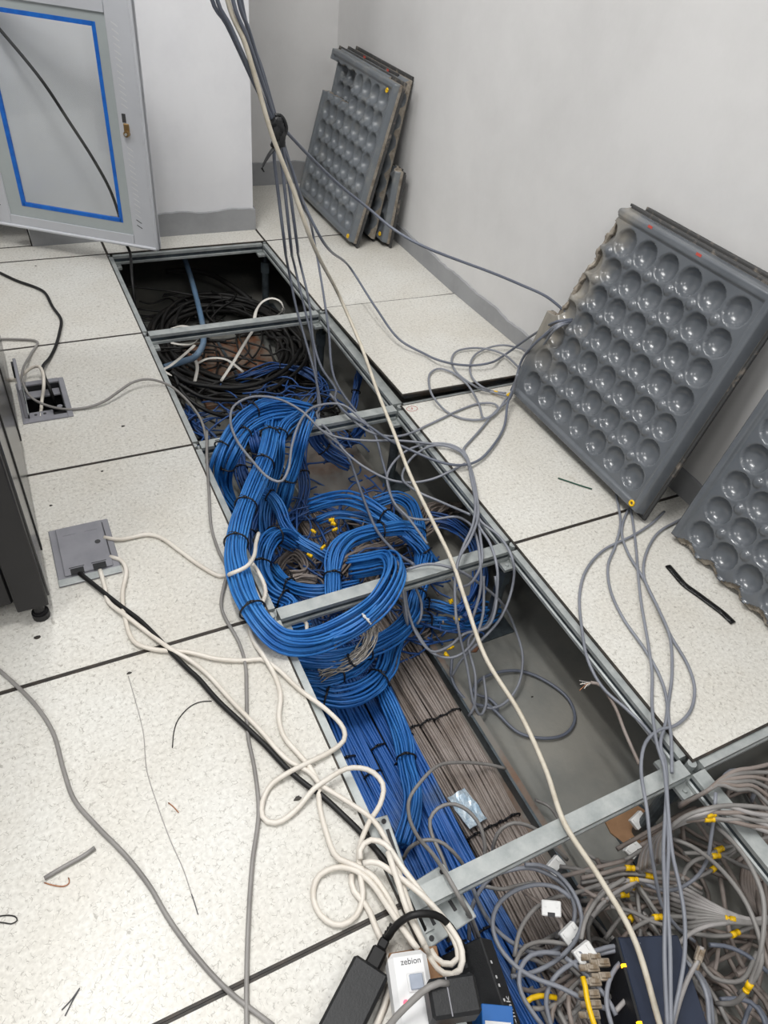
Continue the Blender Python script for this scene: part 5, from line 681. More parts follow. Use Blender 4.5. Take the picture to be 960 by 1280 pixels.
cable('network_cable', 'grey cable falling from the right knot over the third crossbar in a narrow bow', 'cable', 'grey', 0.0033, [(0.6309, -1.5327, 0.02), (0.5891, -1.6291, 0.025), (0.5364, -1.7302, 0.025), (0.5305, -1.7999, 0.02), (0.5138, -1.8641, 0), (0.5009, -1.8992, -0.06), (0.4857, -1.9115, -0.12), (0.444, -1.9097, -0.16), (0.4272, -1.9823, -0.2), (0.4054, -2.029, -0.25), (0.3932, -2.034, -0.27)], boots=())
cable('network_cable', 'grey cable lying along the third crossbar then bowing down to the slab', 'cable', 'grey', 0.0033, [(0.3204, -1.786, 0), (0.372, -1.7991, 0.012), (0.4178, -1.8323, 0.012), (0.4886, -1.8474, -0.05), (0.5525, -1.8727, -0.12), (0.5919, -1.9019, -0.2), (0.5892, -1.9549, -0.24), (0.5517, -2.0056, -0.27), (0.4986, -2.0318, -0.28), (0.4608, -2.032, -0.28), (0.4276, -2.0108, -0.28)], boots=())
cable('network_cable', 'grey cable dropping straight past the cream cable below the third crossbar', 'cable', 'grey', 0.0033, [(0.6034, -1.5974, 0.02), (0.5254, -1.7613, 0.02), (0.4824, -1.8399, 0.012), (0.4536, -1.8533, -0.03), (0.4333, -1.8346, -0.06), (0.4141, -1.9004, -0.12), (0.4125, -1.9621, -0.18), (0.4072, -2.0224, -0.24), (0.4195, -2.0428, -0.27), (0.4475, -2.0228, -0.27), (0.4731, -1.9635, -0.25)], boots=())
cable('network_cable', 'dark grey cable coiled flat in an oval on the bare slab', 'cable', 'slate', 0.0038, [(0.4148, -1.9019, -0.22), (0.3969, -1.9432, -0.25), (0.4087, -1.9927, -0.27), (0.4479, -2.0229, -0.28), (0.4792, -2.0365, -0.29), (0.4725, -2.008, -0.285), (0.4419, -1.9794, -0.28), (0.4642, -1.9582, -0.28), (0.5244, -1.9486, -0.285), (0.5932, -1.9669, -0.29), (0.6371, -2.0201, -0.29), (0.6552, -2.0783, -0.29), (0.6359, -2.1291, -0.29), (0.5905, -2.1518, -0.29), (0.5396, -2.1429, -0.29), (0.4895, -2.1067, -0.29), (0.4666, -2.0396, -0.285), (0.4484, -2.0184, -0.27)])
cable('network_cable', 'grey cable hanging over the third crossbar into the blue bundles in a deep U', 'cable', 'grey', 0.0033, [(0.3244, -1.7328, -0.02), (0.3015, -1.7892, 0.012), (0.2894, -1.84, -0.02), (0.2913, -1.8707, -0.08), (0.3265, -1.7932, -0.12), (0.3351, -1.8446, -0.15), (0.3497, -1.9055, -0.17), (0.3863, -1.9348, -0.17), (0.426, -1.9363, -0.15), (0.4685, -1.9075, -0.1), (0.4965, -1.8432, -0.03)], boots=())
cable('network_cable', 'grey cable in the second deep U below the third crossbar', 'cable', 'grey', 0.0033, [(0.3062, -1.7749, 0.012), (0.3117, -1.8001, -0.03), (0.3114, -1.8327, -0.08), (0.3167, -1.8769, -0.12), (0.3403, -1.9141, -0.15), (0.3849, -1.9166, -0.15), (0.4303, -1.9044, -0.14), (0.4727, -1.9298, -0.1), (0.5065, -1.893, -0.05), (0.5155, -1.86, -0.02)], boots=())
cable('network_cable', 'grey cable circling loosely below the third crossbar', 'cable', 'grey', 0.0033, [(0.3491, -1.7856, -0.06), (0.3584, -1.8169, -0.1), (0.3439, -1.8405, -0.13), (0.3202, -1.8384, -0.14), (0.2962, -1.8214, -0.14), (0.2894, -1.7958, -0.13), (0.3006, -1.7788, -0.1), (0.3217, -1.7809, -0.08)], boots=())
cable('network_cable', 'grey cable arching across the flat blue trunk to a cut end on the tray', 'cable', 'warmgrey', 0.0036, [(0.3898, -2.1859, -0.245), (0.3523, -2.169, -0.23), (0.2819, -2.1522, -0.2), (0.2276, -2.1546, -0.17), (0.1714, -2.1791, -0.15), (0.1318, -2.2054, -0.14), (0.11, -2.2422, -0.12), (0.095, -2.2935, -0.08), (0.0884, -2.3447, -0.03), (0.0797, -2.3962, 0.012), (0.0853, -2.4294, 0), (0.1071, -2.4522, -0.06), (0.1233, -2.4708, -0.12)], boots=())
cable('network_cable', 'grey cable looping over the foil bag beside the near crossbar', 'cable', 'warmgrey', 0.0036, [(0.0863, -2.4413, -0.16), (0.1218, -2.4017, -0.15), (0.1372, -2.3269, -0.14), (0.1398, -2.28, -0.14), (0.1465, -2.2579, -0.13), (0.1667, -2.2487, -0.12), (0.1967, -2.2526, -0.12), (0.2162, -2.2748, -0.12), (0.2264, -2.302, -0.13), (0.2252, -2.3318, -0.15), (0.2177, -2.3488, -0.17)], boots=())
cable('network_cable', 'grey cable in a low arch over the flat blue trunk by the near crossbar', 'cable', 'warmgrey', 0.0036, [(0.0888, -2.28, -0.2), (0.0998, -2.2781, -0.16), (0.1245, -2.2842, -0.14), (0.148, -2.2982, -0.14), (0.1639, -2.3198, -0.15), (0.1769, -2.3407, -0.17), (0.1851, -2.3556, -0.2)], boots=())
cable('network_cable', 'taupe grey cable arching up beyond the near crossbar', 'cable', 'warmgrey', 0.0036, [(0.2459, -2.3446, -0.2), (0.2479, -2.3321, -0.16), (0.2623, -2.3231, -0.14), (0.2859, -2.3247, -0.13), (0.3058, -2.336, -0.13), (0.3277, -2.3547, -0.14), (0.3468, -2.3817, -0.16), (0.3761, -2.4045, -0.2)], boots=())
cable('network_cable', 'grey cable entering from the slab under the near crossbar to the heap', 'cable', 'warmgrey', 0.0036, [(0.4124, -2.2681, -0.25), (0.4311, -2.2899, -0.25), (0.4186, -2.3512, -0.22), (0.4171, -2.4085, -0.2), (0.4304, -2.4429, -0.18), (0.4586, -2.4572, -0.16), (0.4945, -2.4575, -0.15)], boots=())
cable('network_cable', 'grey cable from under the torn panel curving furthest left over the tile', 'cable', 'grey', 0.0033, [(1.0366, -1.8423, 0.005), (0.9669, -1.8678, 0.006), (0.8953, -1.8845, 0.006), (0.7887, -1.9001, 0.006), (0.7076, -1.9386, 0.006), (0.6453, -1.9954, 0.006), (0.5928, -2.0718, 0.006), (0.557, -2.1421, 0), (0.5511, -2.2029, -0.01), (0.5648, -2.2633, -0.01), (0.5686, -2.3147, -0.005), (0.5508, -2.3739, 0.005), (0.4239, -2.5083, 0.01), (0.3754, -2.5656, 0.01), (0.3364, -2.6116, 0), (0.3093, -2.6485, -0.01), (0.2793, -2.6911, -0.02)], boots=())
cable('network_cable', 'grey cable from under the torn panel in the inner double bend', 'cable', 'grey', 0.0033, [(0.9586, -1.7436, 0.005), (0.9321, -1.7856, 0.005), (0.895, -1.8374, 0.006), (0.8295, -1.8972, 0.006), (0.7681, -1.9442, 0.006), (0.7226, -2.009, 0.006), (0.6968, -2.083, 0.006), (0.6827, -2.171, 0.008), (0.665, -2.2363, 0.008), (0.6379, -2.2859, 0.006), (0.6037, -2.319, 0.006), (0.5603, -2.3497, 0.012), (0.5318, -2.3909, 0.012), (0.4519, -2.489, 0.012), (0.3896, -2.5544, 0.01), (0.3442, -2.6151, 0), (0.3164, -2.6517, -0.01), (0.2837, -2.6932, -0.02)], boots=())
cable('network_cable', 'grey cable from under the torn panel in the widest bend', 'cable', 'grey', 0.0033, [(0.986, -1.7842, 0.005), (0.9319, -1.8154, 0.005), (0.8738, -1.8676, 0.006), (0.8421, -1.9284, 0.006), (0.8195, -2.0069, 0.008), (0.7899, -2.0905, 0.008), (0.7641, -2.1595, 0.006), (0.7437, -2.2337, 0.006), (0.7163, -2.2807, 0.006), (0.6704, -2.317, 0.006), (0.6168, -2.3313, 0.008), (0.574, -2.3277, 0.012), (0.532, -2.3392, 0.014), (0.4902, -2.3747, 0.014), (0.4489, -2.4397, 0.01), (0.4308, -2.485, -0.02), (0.4267, -2.5245, -0.06), (0.4321, -2.5557, -0.1), (0.4505, -2.5905, -0.13), (0.4748, -2.6162, -0.15)], boots=())
cable('network_cable', 'grey cable from under the torn panel running straightest down the tile', 'cable', 'grey', 0.0033, [(0.9697, -1.7836, 0.005), (0.9407, -1.8283, 0.005), (0.8833, -1.9077, 0.006), (0.77, -2.054, 0.01), (0.6978, -2.1596, 0.012), (0.6534, -2.2219, 0.012), (0.6023, -2.2802, 0.01), (0.552, -2.3475, 0.014), (0.5318, -2.3909, 0.012), (0.4688, -2.4706, 0.014), (0.437, -2.5148, 0.012), (0.4129, -2.5586, 0.01), (0.3918, -2.5938, 0.005), (0.361, -2.6317, -0.005), (0.3334, -2.6592, -0.02), (0.2887, -2.6931, -0.03)], boots=())
cable('network_cable', 'grey cable coming from the broken right panel down the tile', 'cable', 'grey', 0.0033, [(1.1066, -1.874, 0.005), (1.0441, -1.8827, 0.006), (0.9631, -1.8996, 0.006), (0.8779, -1.9502, 0.006), (0.8204, -2.0092, 0.01), (0.7842, -2.0936, 0.014), (0.7545, -2.1624, 0.014), (0.6963, -2.236, 0.008), (0.6278, -2.2997, 0.006), (0.5902, -2.3455, 0.012), (0.5449, -2.3964, 0.012), (0.538, -2.4038, 0.012)], boots=())
cable('network_cable', 'grey cable hooking up from the heap over the near crossbar', 'cable', 'grey', 0.0033, [(0.5802, -2.4653, 0.02), (0.5607, -2.4872, 0.01), (0.5434, -2.5135, -0.02), (0.5304, -2.5347, -0.05), (0.5149, -2.5451, -0.08), (0.49, -2.5459, -0.1), (0.4762, -2.5392, -0.12), (0.463, -2.5215, -0.14), (0.4555, -2.5008, -0.15), (0.4413, -2.4871, -0.16)], boots=())
cable('network_cable', 'grey cable with its jacket stripped back hanging over the right rail', 'cable', 'greige', 0.0034, [(0.5158, -2.358, -0.02), (0.5357, -2.2916, -0.02), (0.5523, -2.2455, -0.02), (0.5548, -2.2008, -0.015), (0.5496, -2.1929, -0.01), (0.5338, -2.1836, -0.008)], boots=())
cable('stripped_wire', 'thin bare wire end fanning from the stripped grey cable', 'wire', 'silver', 0.0009, [(0.5363, -2.1846, -0.008), (0.5274, -2.1798, -0.008), (0.5151, -2.1711, -0.008)], group='bare wire ends of the stripped cable')
cable('stripped_wire', 'thin bare wire end fanning from the stripped grey cable', 'wire', 'white', 0.0009, [(0.5363, -2.1846, -0.008), (0.5259, -2.1817, -0.008), (0.511, -2.1789, -0.008)], group='bare wire ends of the stripped cable')
cable('stripped_wire', 'thin bare wire end fanning from the stripped grey cable', 'wire', 'copper', 0.0009, [(0.5363, -2.1846, -0.008), (0.5244, -2.1836, -0.008), (0.5009, -2.1904, -0.008)], group='bare wire ends of the stripped cable')
cable('stripped_wire', 'thin bare wire end fanning from the stripped grey cable', 'wire', 'white', 0.0009, [(0.5363, -2.1846, -0.008), (0.5229, -2.1855, -0.008), (0.5129, -2.1903, -0.008)], group='bare wire ends of the stripped cable')
cable('stripped_wire', 'thin bare wire end fanning from the stripped grey cable', 'wire', 'silver', 0.0009, [(0.5363, -2.1846, -0.008), (0.5214, -2.1875, -0.008), (0.517, -2.1769, -0.008)], group='bare wire ends of the stripped cable')
cable('patch_cable', 'yellow patch cable running down beside the clear plugs', 'cable', 'yellow', 0.0042, [(0.227, -2.5853, -0.07), (0.2221, -2.5982, -0.07), (0.2146, -2.6121, -0.07), (0.2084, -2.6286, -0.07), (0.2033, -2.6476, -0.07)])
cable('patch_cable', 'short bowed yellow cable by the black device', 'cable', 'yellow', 0.0042, [(0.1463, -2.5707, -0.13), (0.1605, -2.5695, -0.13), (0.1775, -2.5741, -0.13), (0.1964, -2.5857, -0.13)])
BOOTS = [(0.2797, -1.4647, -0.12, 0), (0.2816, -1.4804, -0.12, 1.7), (0.2763, -1.5012, -0.12, 3.4), (0.2168, -1.4977, -0.11, 5.1), (0.2173, -1.5602, -0.11, 0.52), (0.1821, -1.5663, -0.12, 2.22), (0.4754, -1.779, -0.18, 3.92), (0.4698, -1.8204, -0.2, 5.62), (0.279, -1.4765, -0.12, 1.04), (0.4889, -1.7659, -0.2, 2.74), (0.4785, -1.8076, -0.22, 4.44), (0.4232, -1.8791, -0.22, 6.14), (0.4044, -1.8958, -0.22, 1.56), (0.407, -1.897, -0.19, 3.26), (0.388, -1.9126, -0.19, 4.96), (0.9164, -1.2838, 0.03, 0.38)]
PLUGS = [((0.2601, -2.5655, -0.09), (0.85, -0.35, -0.1)), ((0.2483, -2.5762, -0.09), (0.85, -0.35, -0.1)), ((0.2389, -2.5927, -0.09), (0.85, -0.35, -0.1)), ((0.2262, -2.6047, -0.09), (0.85, -0.35, -0.1)), ((0.2201, -2.6168, -0.09), (0.85, -0.35, -0.1)), ((0.2092, -2.6265, -0.09), (0.85, -0.35, -0.1)), ((0.2685, -2.5773, -0.09), (0.85, -0.35, -0.1)), ((0.2588, -2.5939, -0.09), (0.85, -0.35, -0.1))]
UPPLUG = ((0.3996, -2.6453, -0.052), (0.02, 0.015, 0.012))
MODS = [((0.3459, -2.4036, -0.2), 0.3, 'white network jack on the slab beside the near crossbar'), ((0.2614, -2.4768, -0.12), -0.6, 'white network jack tilted in the middle of the near cables'), ((0.2753, -2.5172, -0.14), 0.2, 'white network jack behind the labelled one in the near cables'), ((0.2614, -2.5549, -0.1), 0.1, 'white network jack with printed label above the yellow cable'), ((0.5927, -2.3861, -0.26), 0.2, 'white network jack on the torn cardboard scrap'), ((0.5407, -2.4266, -0.26), 0.4, 'white jack cover beside the torn cardboard scrap')]
CORD = [(-0.1067, -2.5405, 0.07), (-0.0872, -2.5354, 0.09), (-0.0689, -2.5317, 0.1), (-0.0511, -2.5291, 0.11), (-0.0322, -2.5295, 0.115), (-0.0171, -2.5344, 0.108)]
LEAD = [(-0.0456, -2.4368, 0.025), (-0.0383, -2.4329, 0.03), (-0.027, -2.4307, 0.045), (-0.0101, -2.4328, 0.06), (0.0106, -2.4395, 0.06), (0.0282, -2.448, 0.05), (0.042, -2.4596, 0.03), (0.054, -2.471, 0), (0.0684, -2.4827, -0.04)]
INK = (0.6253, -1.2263, 0.0)
CRUMBS = [((-0.4286, -1.6976, 0.0), 0.006, 'black crumb on the tile just below the rack foot'), ((-0.0864, -2.1845, 0.0), 0.006, 'black oval crumb inside the white cable loop'), ((-0.3581, -1.3246, 0.0), 0.003, 'tiny dark speck above the closed socket box'), ((-0.2313, -1.2381, 0.0), 0.003, 'tiny dark speck on the far seam side of the closed box tile'), ((-0.2875, -1.8396, 0.0), 0.004, 'dark crumb by the tile seam under the white cable'), ((-0.1507, -1.0703, 0.0), 0.004, 'dark crumb right of the open socket box'), ((-0.2459, -0.0515, 0.0), 0.003, 'tiny dark speck on the far left tile'), ((0.5802, -2.034, -0.3), 0.003, 'tiny dark crumb on the bare slab inside the oval cable')]
cable('network_cable', 'grey cable in the pear-shaped loop lying over the blue arches', 'cable', 'grey', 0.0033, [(0.4483, -1.3056, 0.03), (0.4189, -1.1861, 0.03), (0.3439, -1.186, 0.04), (0.2683, -1.2628, 0.06), (0.2096, -1.3561, 0.06), (0.1622, -1.4566, 0.07), (0.1317, -1.4897, 0.07), (0.1111, -1.4684, 0.07), (0.0943, -1.3941, 0.07), (0.0842, -1.3077, 0.07), (0.093, -1.2245, 0.07), (0.1227, -1.1613, 0.07), (0.1745, -1.1436, 0.075), (0.2374, -1.1623, 0.07), (0.2856, -1.223, 0.06), (0.3189, -1.2762, 0.03), (0.3757, -1.3118, -0.02)], boots=())
cable('power_cable', 'short white hook of cable under the bulging blue bundle by the crossbar', 'cable', 'white', 0.0045, [(0.0647, -1.7946, -0.05), (0.0728, -1.8056, -0.045), (0.071, -1.8263, -0.045), (0.0608, -1.8371, -0.05), (0.0493, -1.8217, -0.07)])
cable('patch_cable', 'leftmost looping bluish grey patch cable lying over the flat trunks past the near crossbar', 'cable', 'grey', 0.0038, [(0.1333, -2.4458, -0.2), (0.1523, -2.4129, -0.18), (0.1715, -2.3978, -0.16), (0.2023, -2.3876, -0.14), (0.2365, -2.3938, -0.13), (0.2731, -2.4065, -0.13), (0.2993, -2.434, -0.13), (0.3113, -2.4644, -0.13), (0.3086, -2.4903, -0.14), (0.2826, -2.517, -0.15), (0.2459, -2.5263, -0.16), (0.2181, -2.5136, -0.17)], boots=(), group='heap: looping bluish grey patch cable lying over the flat trunks past the near crossbar')
cable('patch_cable', 'middle looping bluish grey patch cable lying over the flat trunks past the near crossbar', 'cable', 'grey', 0.0038, [(0.2929, -2.4802, -0.1), (0.2846, -2.4614, -0.1), (0.2663, -2.4457, -0.1), (0.2375, -2.4347, -0.1), (0.2034, -2.4319, -0.1), (0.1724, -2.4391, -0.1), (0.1514, -2.4558, -0.1), (0.1415, -2.4795, -0.1), (0.1423, -2.5044, -0.1), (0.1521, -2.53, -0.1), (0.1694, -2.5534, -0.1), (0.1981, -2.5792, -0.1), (0.2272, -2.6125, -0.1), (0.2501, -2.6353, -0.1)], boots=(), group='heap: looping bluish grey patch cable lying over the flat trunks past the near crossbar')
cable('patch_cable', 'rightmost looping bluish grey patch cable lying over the flat trunks past the near crossbar', 'cable', 'grey', 0.0038, [(0.2604, -2.3987, -0.12), (0.2833, -2.4093, -0.12), (0.3028, -2.43, -0.12), (0.3118, -2.4592, -0.12), (0.31, -2.4892, -0.12), (0.2968, -2.5161, -0.12), (0.2708, -2.5333, -0.12), (0.2311, -2.5433, -0.12), (0.1826, -2.5431, -0.12), (0.1422, -2.5329, -0.12)], boots=(), group='heap: looping bluish grey patch cable lying over the flat trunks past the near crossbar')
cable('patch_cable', 'long bluish grey patch cable lying over the row of clear plugs', 'cable', 'grey', 0.0038, [(0.3474, -2.586, -0.08), (0.3209, -2.5792, -0.09), (0.2837, -2.5676, -0.1), (0.2391, -2.5611, -0.1), (0.2069, -2.5625, -0.1), (0.1881, -2.5694, -0.11), (0.1758, -2.5816, -0.12), (0.1713, -2.5971, -0.13), (0.1691, -2.6184, -0.14)], boots=(), group='heap: long bluish grey patch cable lying over the row of clear plugs')
cable('patch_cable', 'leftmost bowed grey patch cable lying over the flat trunks past the near crossbar', 'cable', 'warmgrey', 0.0038, [(0.264, -2.5322, -0.14), (0.2422, -2.5174, -0.14), (0.2145, -2.5059, -0.14), (0.1903, -2.505, -0.14), (0.1696, -2.5151, -0.14), (0.1532, -2.5295, -0.14)], boots=(), group='heap: bowed grey patch cable lying over the flat trunks past the near crossbar')
cable('patch_cable', 'middle bowed grey patch cable lying over the flat trunks past the near crossbar', 'cable', 'warmgrey', 0.0038, [(0.1697, -2.5097, -0.14), (0.1925, -2.4861, -0.14), (0.217, -2.4708, -0.14), (0.2493, -2.4611, -0.14), (0.2832, -2.4607, -0.14), (0.3154, -2.4686, -0.14), (0.3576, -2.4745, -0.14), (0.3909, -2.4795, -0.14)], boots=(), group='heap: bowed grey patch cable lying over the flat trunks past the near crossbar')
cable('patch_cable', 'rightmost bowed grey patch cable lying over the flat trunks past the near crossbar', 'cable', 'warmgrey', 0.0038, [(0.1561, -2.5802, -0.14), (0.1765, -2.5894, -0.14), (0.2066, -2.5903, -0.14), (0.2366, -2.583, -0.14), (0.2616, -2.5782, -0.14)], boots=(), group='heap: bowed grey patch cable lying over the flat trunks past the near crossbar')
cable('patch_cable', 'bowed bluish grey patch cable lying over the flat trunks past the near crossbar', 'cable', 'grey', 0.0038, [(0.2256, -2.5416, -0.1), (0.2062, -2.5302, -0.1), (0.1798, -2.5238, -0.1), (0.1586, -2.5303, -0.1), (0.1427, -2.5465, -0.1), (0.1372, -2.5668, -0.1), (0.1393, -2.5875, -0.1), (0.1437, -2.6088, -0.1)], boots=(), group='heap: bowed bluish grey patch cable lying over the flat trunks past the near crossbar')
cable('patch_cable', 'left bowed bluish grey patch cable lying next to the black network device', 'cable', 'grey', 0.0038, [(0.1011, -2.3938, -0.06), (0.1143, -2.4135, -0.1), (0.1302, -2.4353, -0.14), (0.1407, -2.4498, -0.18), (0.1473, -2.4697, -0.2)], boots=(), group='heap: bowed bluish grey patch cable lying next to the black network device')
cable('patch_cable', 'right bowed bluish grey patch cable lying next to the black network device', 'cable', 'grey', 0.0038, [(0.1473, -2.3983, -0.1), (0.1511, -2.4223, -0.12), (0.1568, -2.4506, -0.13), (0.172, -2.4799, -0.14), (0.1941, -2.5035, -0.15), (0.222, -2.5242, -0.16)], boots=(), group='heap: bowed bluish grey patch cable lying next to the black network device')
cable('patch_cable', 'short grey patch cable lying next to the black network device', 'cable', 'warmgrey', 0.0038, [(0.199, -2.3821, -0.19), (0.2254, -2.4002, -0.19), (0.2584, -2.4081, -0.19), (0.2918, -2.4162, -0.19)], boots=(), group='heap: short grey patch cable lying next to the black network device')
cable('patch_cable', 'left bowed taupe patch cable lying over the flat trunks past the near crossbar', 'cable', 'greige', 0.0038, [(0.1731, -2.546, -0.19), (0.1925, -2.5589, -0.19), (0.2247, -2.5639, -0.19), (0.2613, -2.5637, -0.19)], boots=(), group='heap: bowed taupe patch cable lying over the flat trunks past the near crossbar')
cable('patch_cable', 'right bowed taupe patch cable lying over the flat trunks past the near crossbar', 'cable', 'greige', 0.0038, [(0.2412, -2.4298, -0.14), (0.2554, -2.4577, -0.14), (0.2682, -2.4815, -0.14), (0.2707, -2.5034, -0.14), (0.2605, -2.5221, -0.14)], boots=(), group='heap: bowed taupe patch cable lying over the flat trunks past the near crossbar')
cable('patch_cable', 'short taupe patch cable lying around the white jacks', 'cable', 'greige', 0.0038, [(0.3128, -2.4358, -0.14), (0.343, -2.4424, -0.14), (0.3784, -2.448, -0.14), (0.4105, -2.4554, -0.14), (0.4447, -2.4619, -0.14)], boots=(), group='heap: short taupe patch cable lying around the white jacks')
cable('patch_cable', 'short grey patch cable lying around the white jacks', 'cable', 'warmgrey', 0.0038, [(0.3266, -2.4222, -0.14), (0.3486, -2.4351, -0.14), (0.3745, -2.4529, -0.14)], boots=(), group='heap: short grey patch cable lying around the white jacks')
cable('patch_cable', 'left bowed taupe patch cable lying around the white jacks', 'cable', 'greige', 0.0038, [(0.2919, -2.5245, -0.14), (0.3237, -2.503, -0.14), (0.3462, -2.4915, -0.14)], boots=(), group='heap: bowed taupe patch cable lying around the white jacks')
cable('patch_cable', 'right bowed taupe patch cable lying around the white jacks', 'cable', 'greige', 0.0038, [(0.336, -2.4619, -0.14), (0.3502, -2.4839, -0.14), (0.3701, -2.5051, -0.14)], boots=(), group='heap: bowed taupe patch cable lying around the white jacks')
cable('patch_cable', 'bowed taupe patch cable lying over the row of clear plugs', 'cable', 'greige', 0.0038, [(0.1733, -2.608, -0.14), (0.1853, -2.596, -0.14), (0.2179, -2.5798, -0.14), (0.2479, -2.5774, -0.14)], boots=(), group='heap: bowed taupe patch cable lying over the row of clear plugs')
cable('patch_cable', 'short taupe patch cable lying over the row of clear plugs', 'cable', 'greige', 0.0038, [(0.2037, -2.5944, -0.1), (0.1926, -2.6092, -0.1), (0.1853, -2.6277, -0.1)], boots=(), group='heap: short taupe patch cable lying over the row of clear plugs')
cable('patch_cable', 'bowed bluish grey patch cable lying over the row of clear plugs', 'cable', 'grey', 0.0038, [(0.2305, -2.5492, -0.1), (0.2435, -2.5737, -0.1), (0.2531, -2.6015, -0.1), (0.2575, -2.6237, -0.1), (0.2557, -2.6453, -0.1)], boots=(), group='heap: bowed bluish grey patch cable lying over the row of clear plugs')
cable('patch_cable', 'bowed grey patch cable lying over the row of clear plugs', 'cable', 'warmgrey', 0.0038, [(0.2067, -2.6133, -0.14), (0.2293, -2.6109, -0.14), (0.2564, -2.6077, -0.14)], boots=(), group='heap: bowed grey patch cable lying over the row of clear plugs')
cable('patch_cable', 'bowed grey patch cable lying around the white jacks', 'cable', 'warmgrey', 0.0038, [(0.2698, -2.5394, -0.1), (0.2915, -2.5207, -0.1), (0.3222, -2.505, -0.1), (0.3562, -2.4958, -0.1), (0.4009, -2.4936, -0.1)], boots=(), group='heap: bowed grey patch cable lying around the white jacks')
cable('patch_cable', 'long bluish grey patch cable lying over the navy device', 'cable', 'grey', 0.0038, [(0.2489, -2.5523, -0.09), (0.2712, -2.5617, -0.09), (0.3036, -2.5682, -0.09), (0.3315, -2.5806, -0.09), (0.3568, -2.5962, -0.09), (0.3858, -2.6163, -0.09), (0.4101, -2.6384, -0.1), (0.4231, -2.6638, -0.11), (0.423, -2.6858, -0.12), (0.401, -2.7214, -0.13)], boots=(), group='heap: long bluish grey patch cable lying over the navy device')
cable('patch_cable', 'looping bluish grey patch cable lying over the navy device', 'cable', 'grey', 0.0038, [(0.2359, -2.6552, -0.09), (0.2462, -2.6295, -0.09), (0.2632, -2.6109, -0.09), (0.2872, -2.5973, -0.09), (0.3182, -2.5918, -0.09), (0.3527, -2.5964, -0.09), (0.383, -2.6108, -0.09), (0.4026, -2.6324, -0.09), (0.408, -2.6599, -0.09), (0.4018, -2.6842, -0.09), (0.3738, -2.7181, -0.09)], boots=(), group='heap: looping bluish grey patch cable lying over the navy device')
cable('patch_cable', 'long yellow-booted light grey patch cable lying at the bottom of the heap', 'cable', 'silver', 0.0038, [(0.2595, -2.6409, -0.11), (0.2945, -2.6344, -0.11), (0.3342, -2.6279, -0.11), (0.361, -2.6196, -0.11), (0.3969, -2.6151, -0.11), (0.4453, -2.6071, -0.11), (0.4851, -2.6096, -0.11), (0.5251, -2.6212, -0.11)], boots=(0.42,), group='heap: long yellow-booted light grey patch cable lying at the bottom of the heap')
cable('patch_cable', 'grey patch cable ending in a clear plug pointing up from the heap', 'cable', 'silver', 0.0038, [(0.3163, -2.6942, -0.08), (0.3467, -2.6724, -0.07), (0.3773, -2.6547, -0.06), (0.4016, -2.6441, -0.05), (0.4144, -2.6336, -0.04)], boots=(), group=None)
cable('patch_cable', 'left bowed dark slate patch cable lying at the lower right corner', 'cable', 'slate', 0.0038, [(0.4885, -2.6316, -0.14), (0.5162, -2.647, -0.14), (0.5381, -2.6718, -0.14), (0.5511, -2.7042, -0.14)], boots=(), group='heap: bowed dark slate patch cable lying at the lower right corner')
cable('patch_cable', 'right bowed dark slate patch cable lying at the lower right corner', 'cable', 'slate', 0.0038, [(0.4225, -2.6989, -0.1), (0.4453, -2.7079, -0.1), (0.4644, -2.7206, -0.1), (0.4692, -2.7387, -0.1), (0.4621, -2.7561, -0.1)], boots=(), group='heap: bowed dark slate patch cable lying at the lower right corner')
cable('patch_cable', 'bowed grey patch cable lying at the lower right corner', 'cable', 'warmgrey', 0.0038, [(0.4562, -2.647, -0.14), (0.4567, -2.6675, -0.14), (0.4738, -2.6838, -0.14), (0.5018, -2.6936, -0.14), (0.5575, -2.6745, -0.14)], boots=(), group='heap: bowed grey patch cable lying at the lower right corner')
cable('patch_cable', 'long yellow-booted grey patch cable lying at the right border by the fan of cables', 'cable', 'warmgrey', 0.0038, [(0.5641, -2.5017, -0.02), (0.5561, -2.5282, 0), (0.5436, -2.5612, 0.02), (0.5306, -2.591, 0.03), (0.5158, -2.6233, 0.03), (0.4965, -2.6473, 0.025), (0.4649, -2.6775, 0.01), (0.4467, -2.6973, -0.02), (0.4288, -2.7096, -0.05), (0.4233, -2.7097, -0.08), (0.4133, -2.7001, -0.1)], boots=(0.83,), group='heap: long yellow-booted grey patch cable lying at the right border by the fan of cables')
cable('patch_cable', 'long grey patch cable lying at the right border by the fan of cables', 'cable', 'warmgrey', 0.0038, [(0.501, -2.4801, -0.06), (0.5171, -2.5037, -0.05), (0.5195, -2.5386, -0.03), (0.5062, -2.5803, 0), (0.493, -2.6192, 0.015), (0.481, -2.6508, 0.015), (0.4702, -2.6745, 0.01), (0.4559, -2.6916, 0), (0.4428, -2.7032, -0.03), (0.4314, -2.7055, -0.06)], boots=(), group='heap: long grey patch cable lying at the right border by the fan of cables')
cable('patch_cable', 'short grey patch cable lying at the right border by the fan of cables', 'cable', 'warmgrey', 0.0038, [(0.605, -2.6502, -0.13), (0.567, -2.6375, -0.12), (0.5381, -2.6228, -0.12), (0.5075, -2.607, -0.13), (0.4778, -2.5951, -0.15), (0.478, -2.5723, -0.194)], boots=(), group='heap: short grey patch cable lying at the right border by the fan of cables')
cable('patch_cable', 'short grey patch cable lying at the right border by the fan of cables', 'cable', 'warmgrey', 0.0038, [(0.6088, -2.6468, -0.13), (0.5698, -2.635, -0.12), (0.5435, -2.6177, -0.12), (0.5197, -2.5947, -0.13), (0.5002, -2.5718, -0.15), (0.4953, -2.5471, -0.182)], boots=(), group='heap: short grey patch cable lying at the right border by the fan of cables')
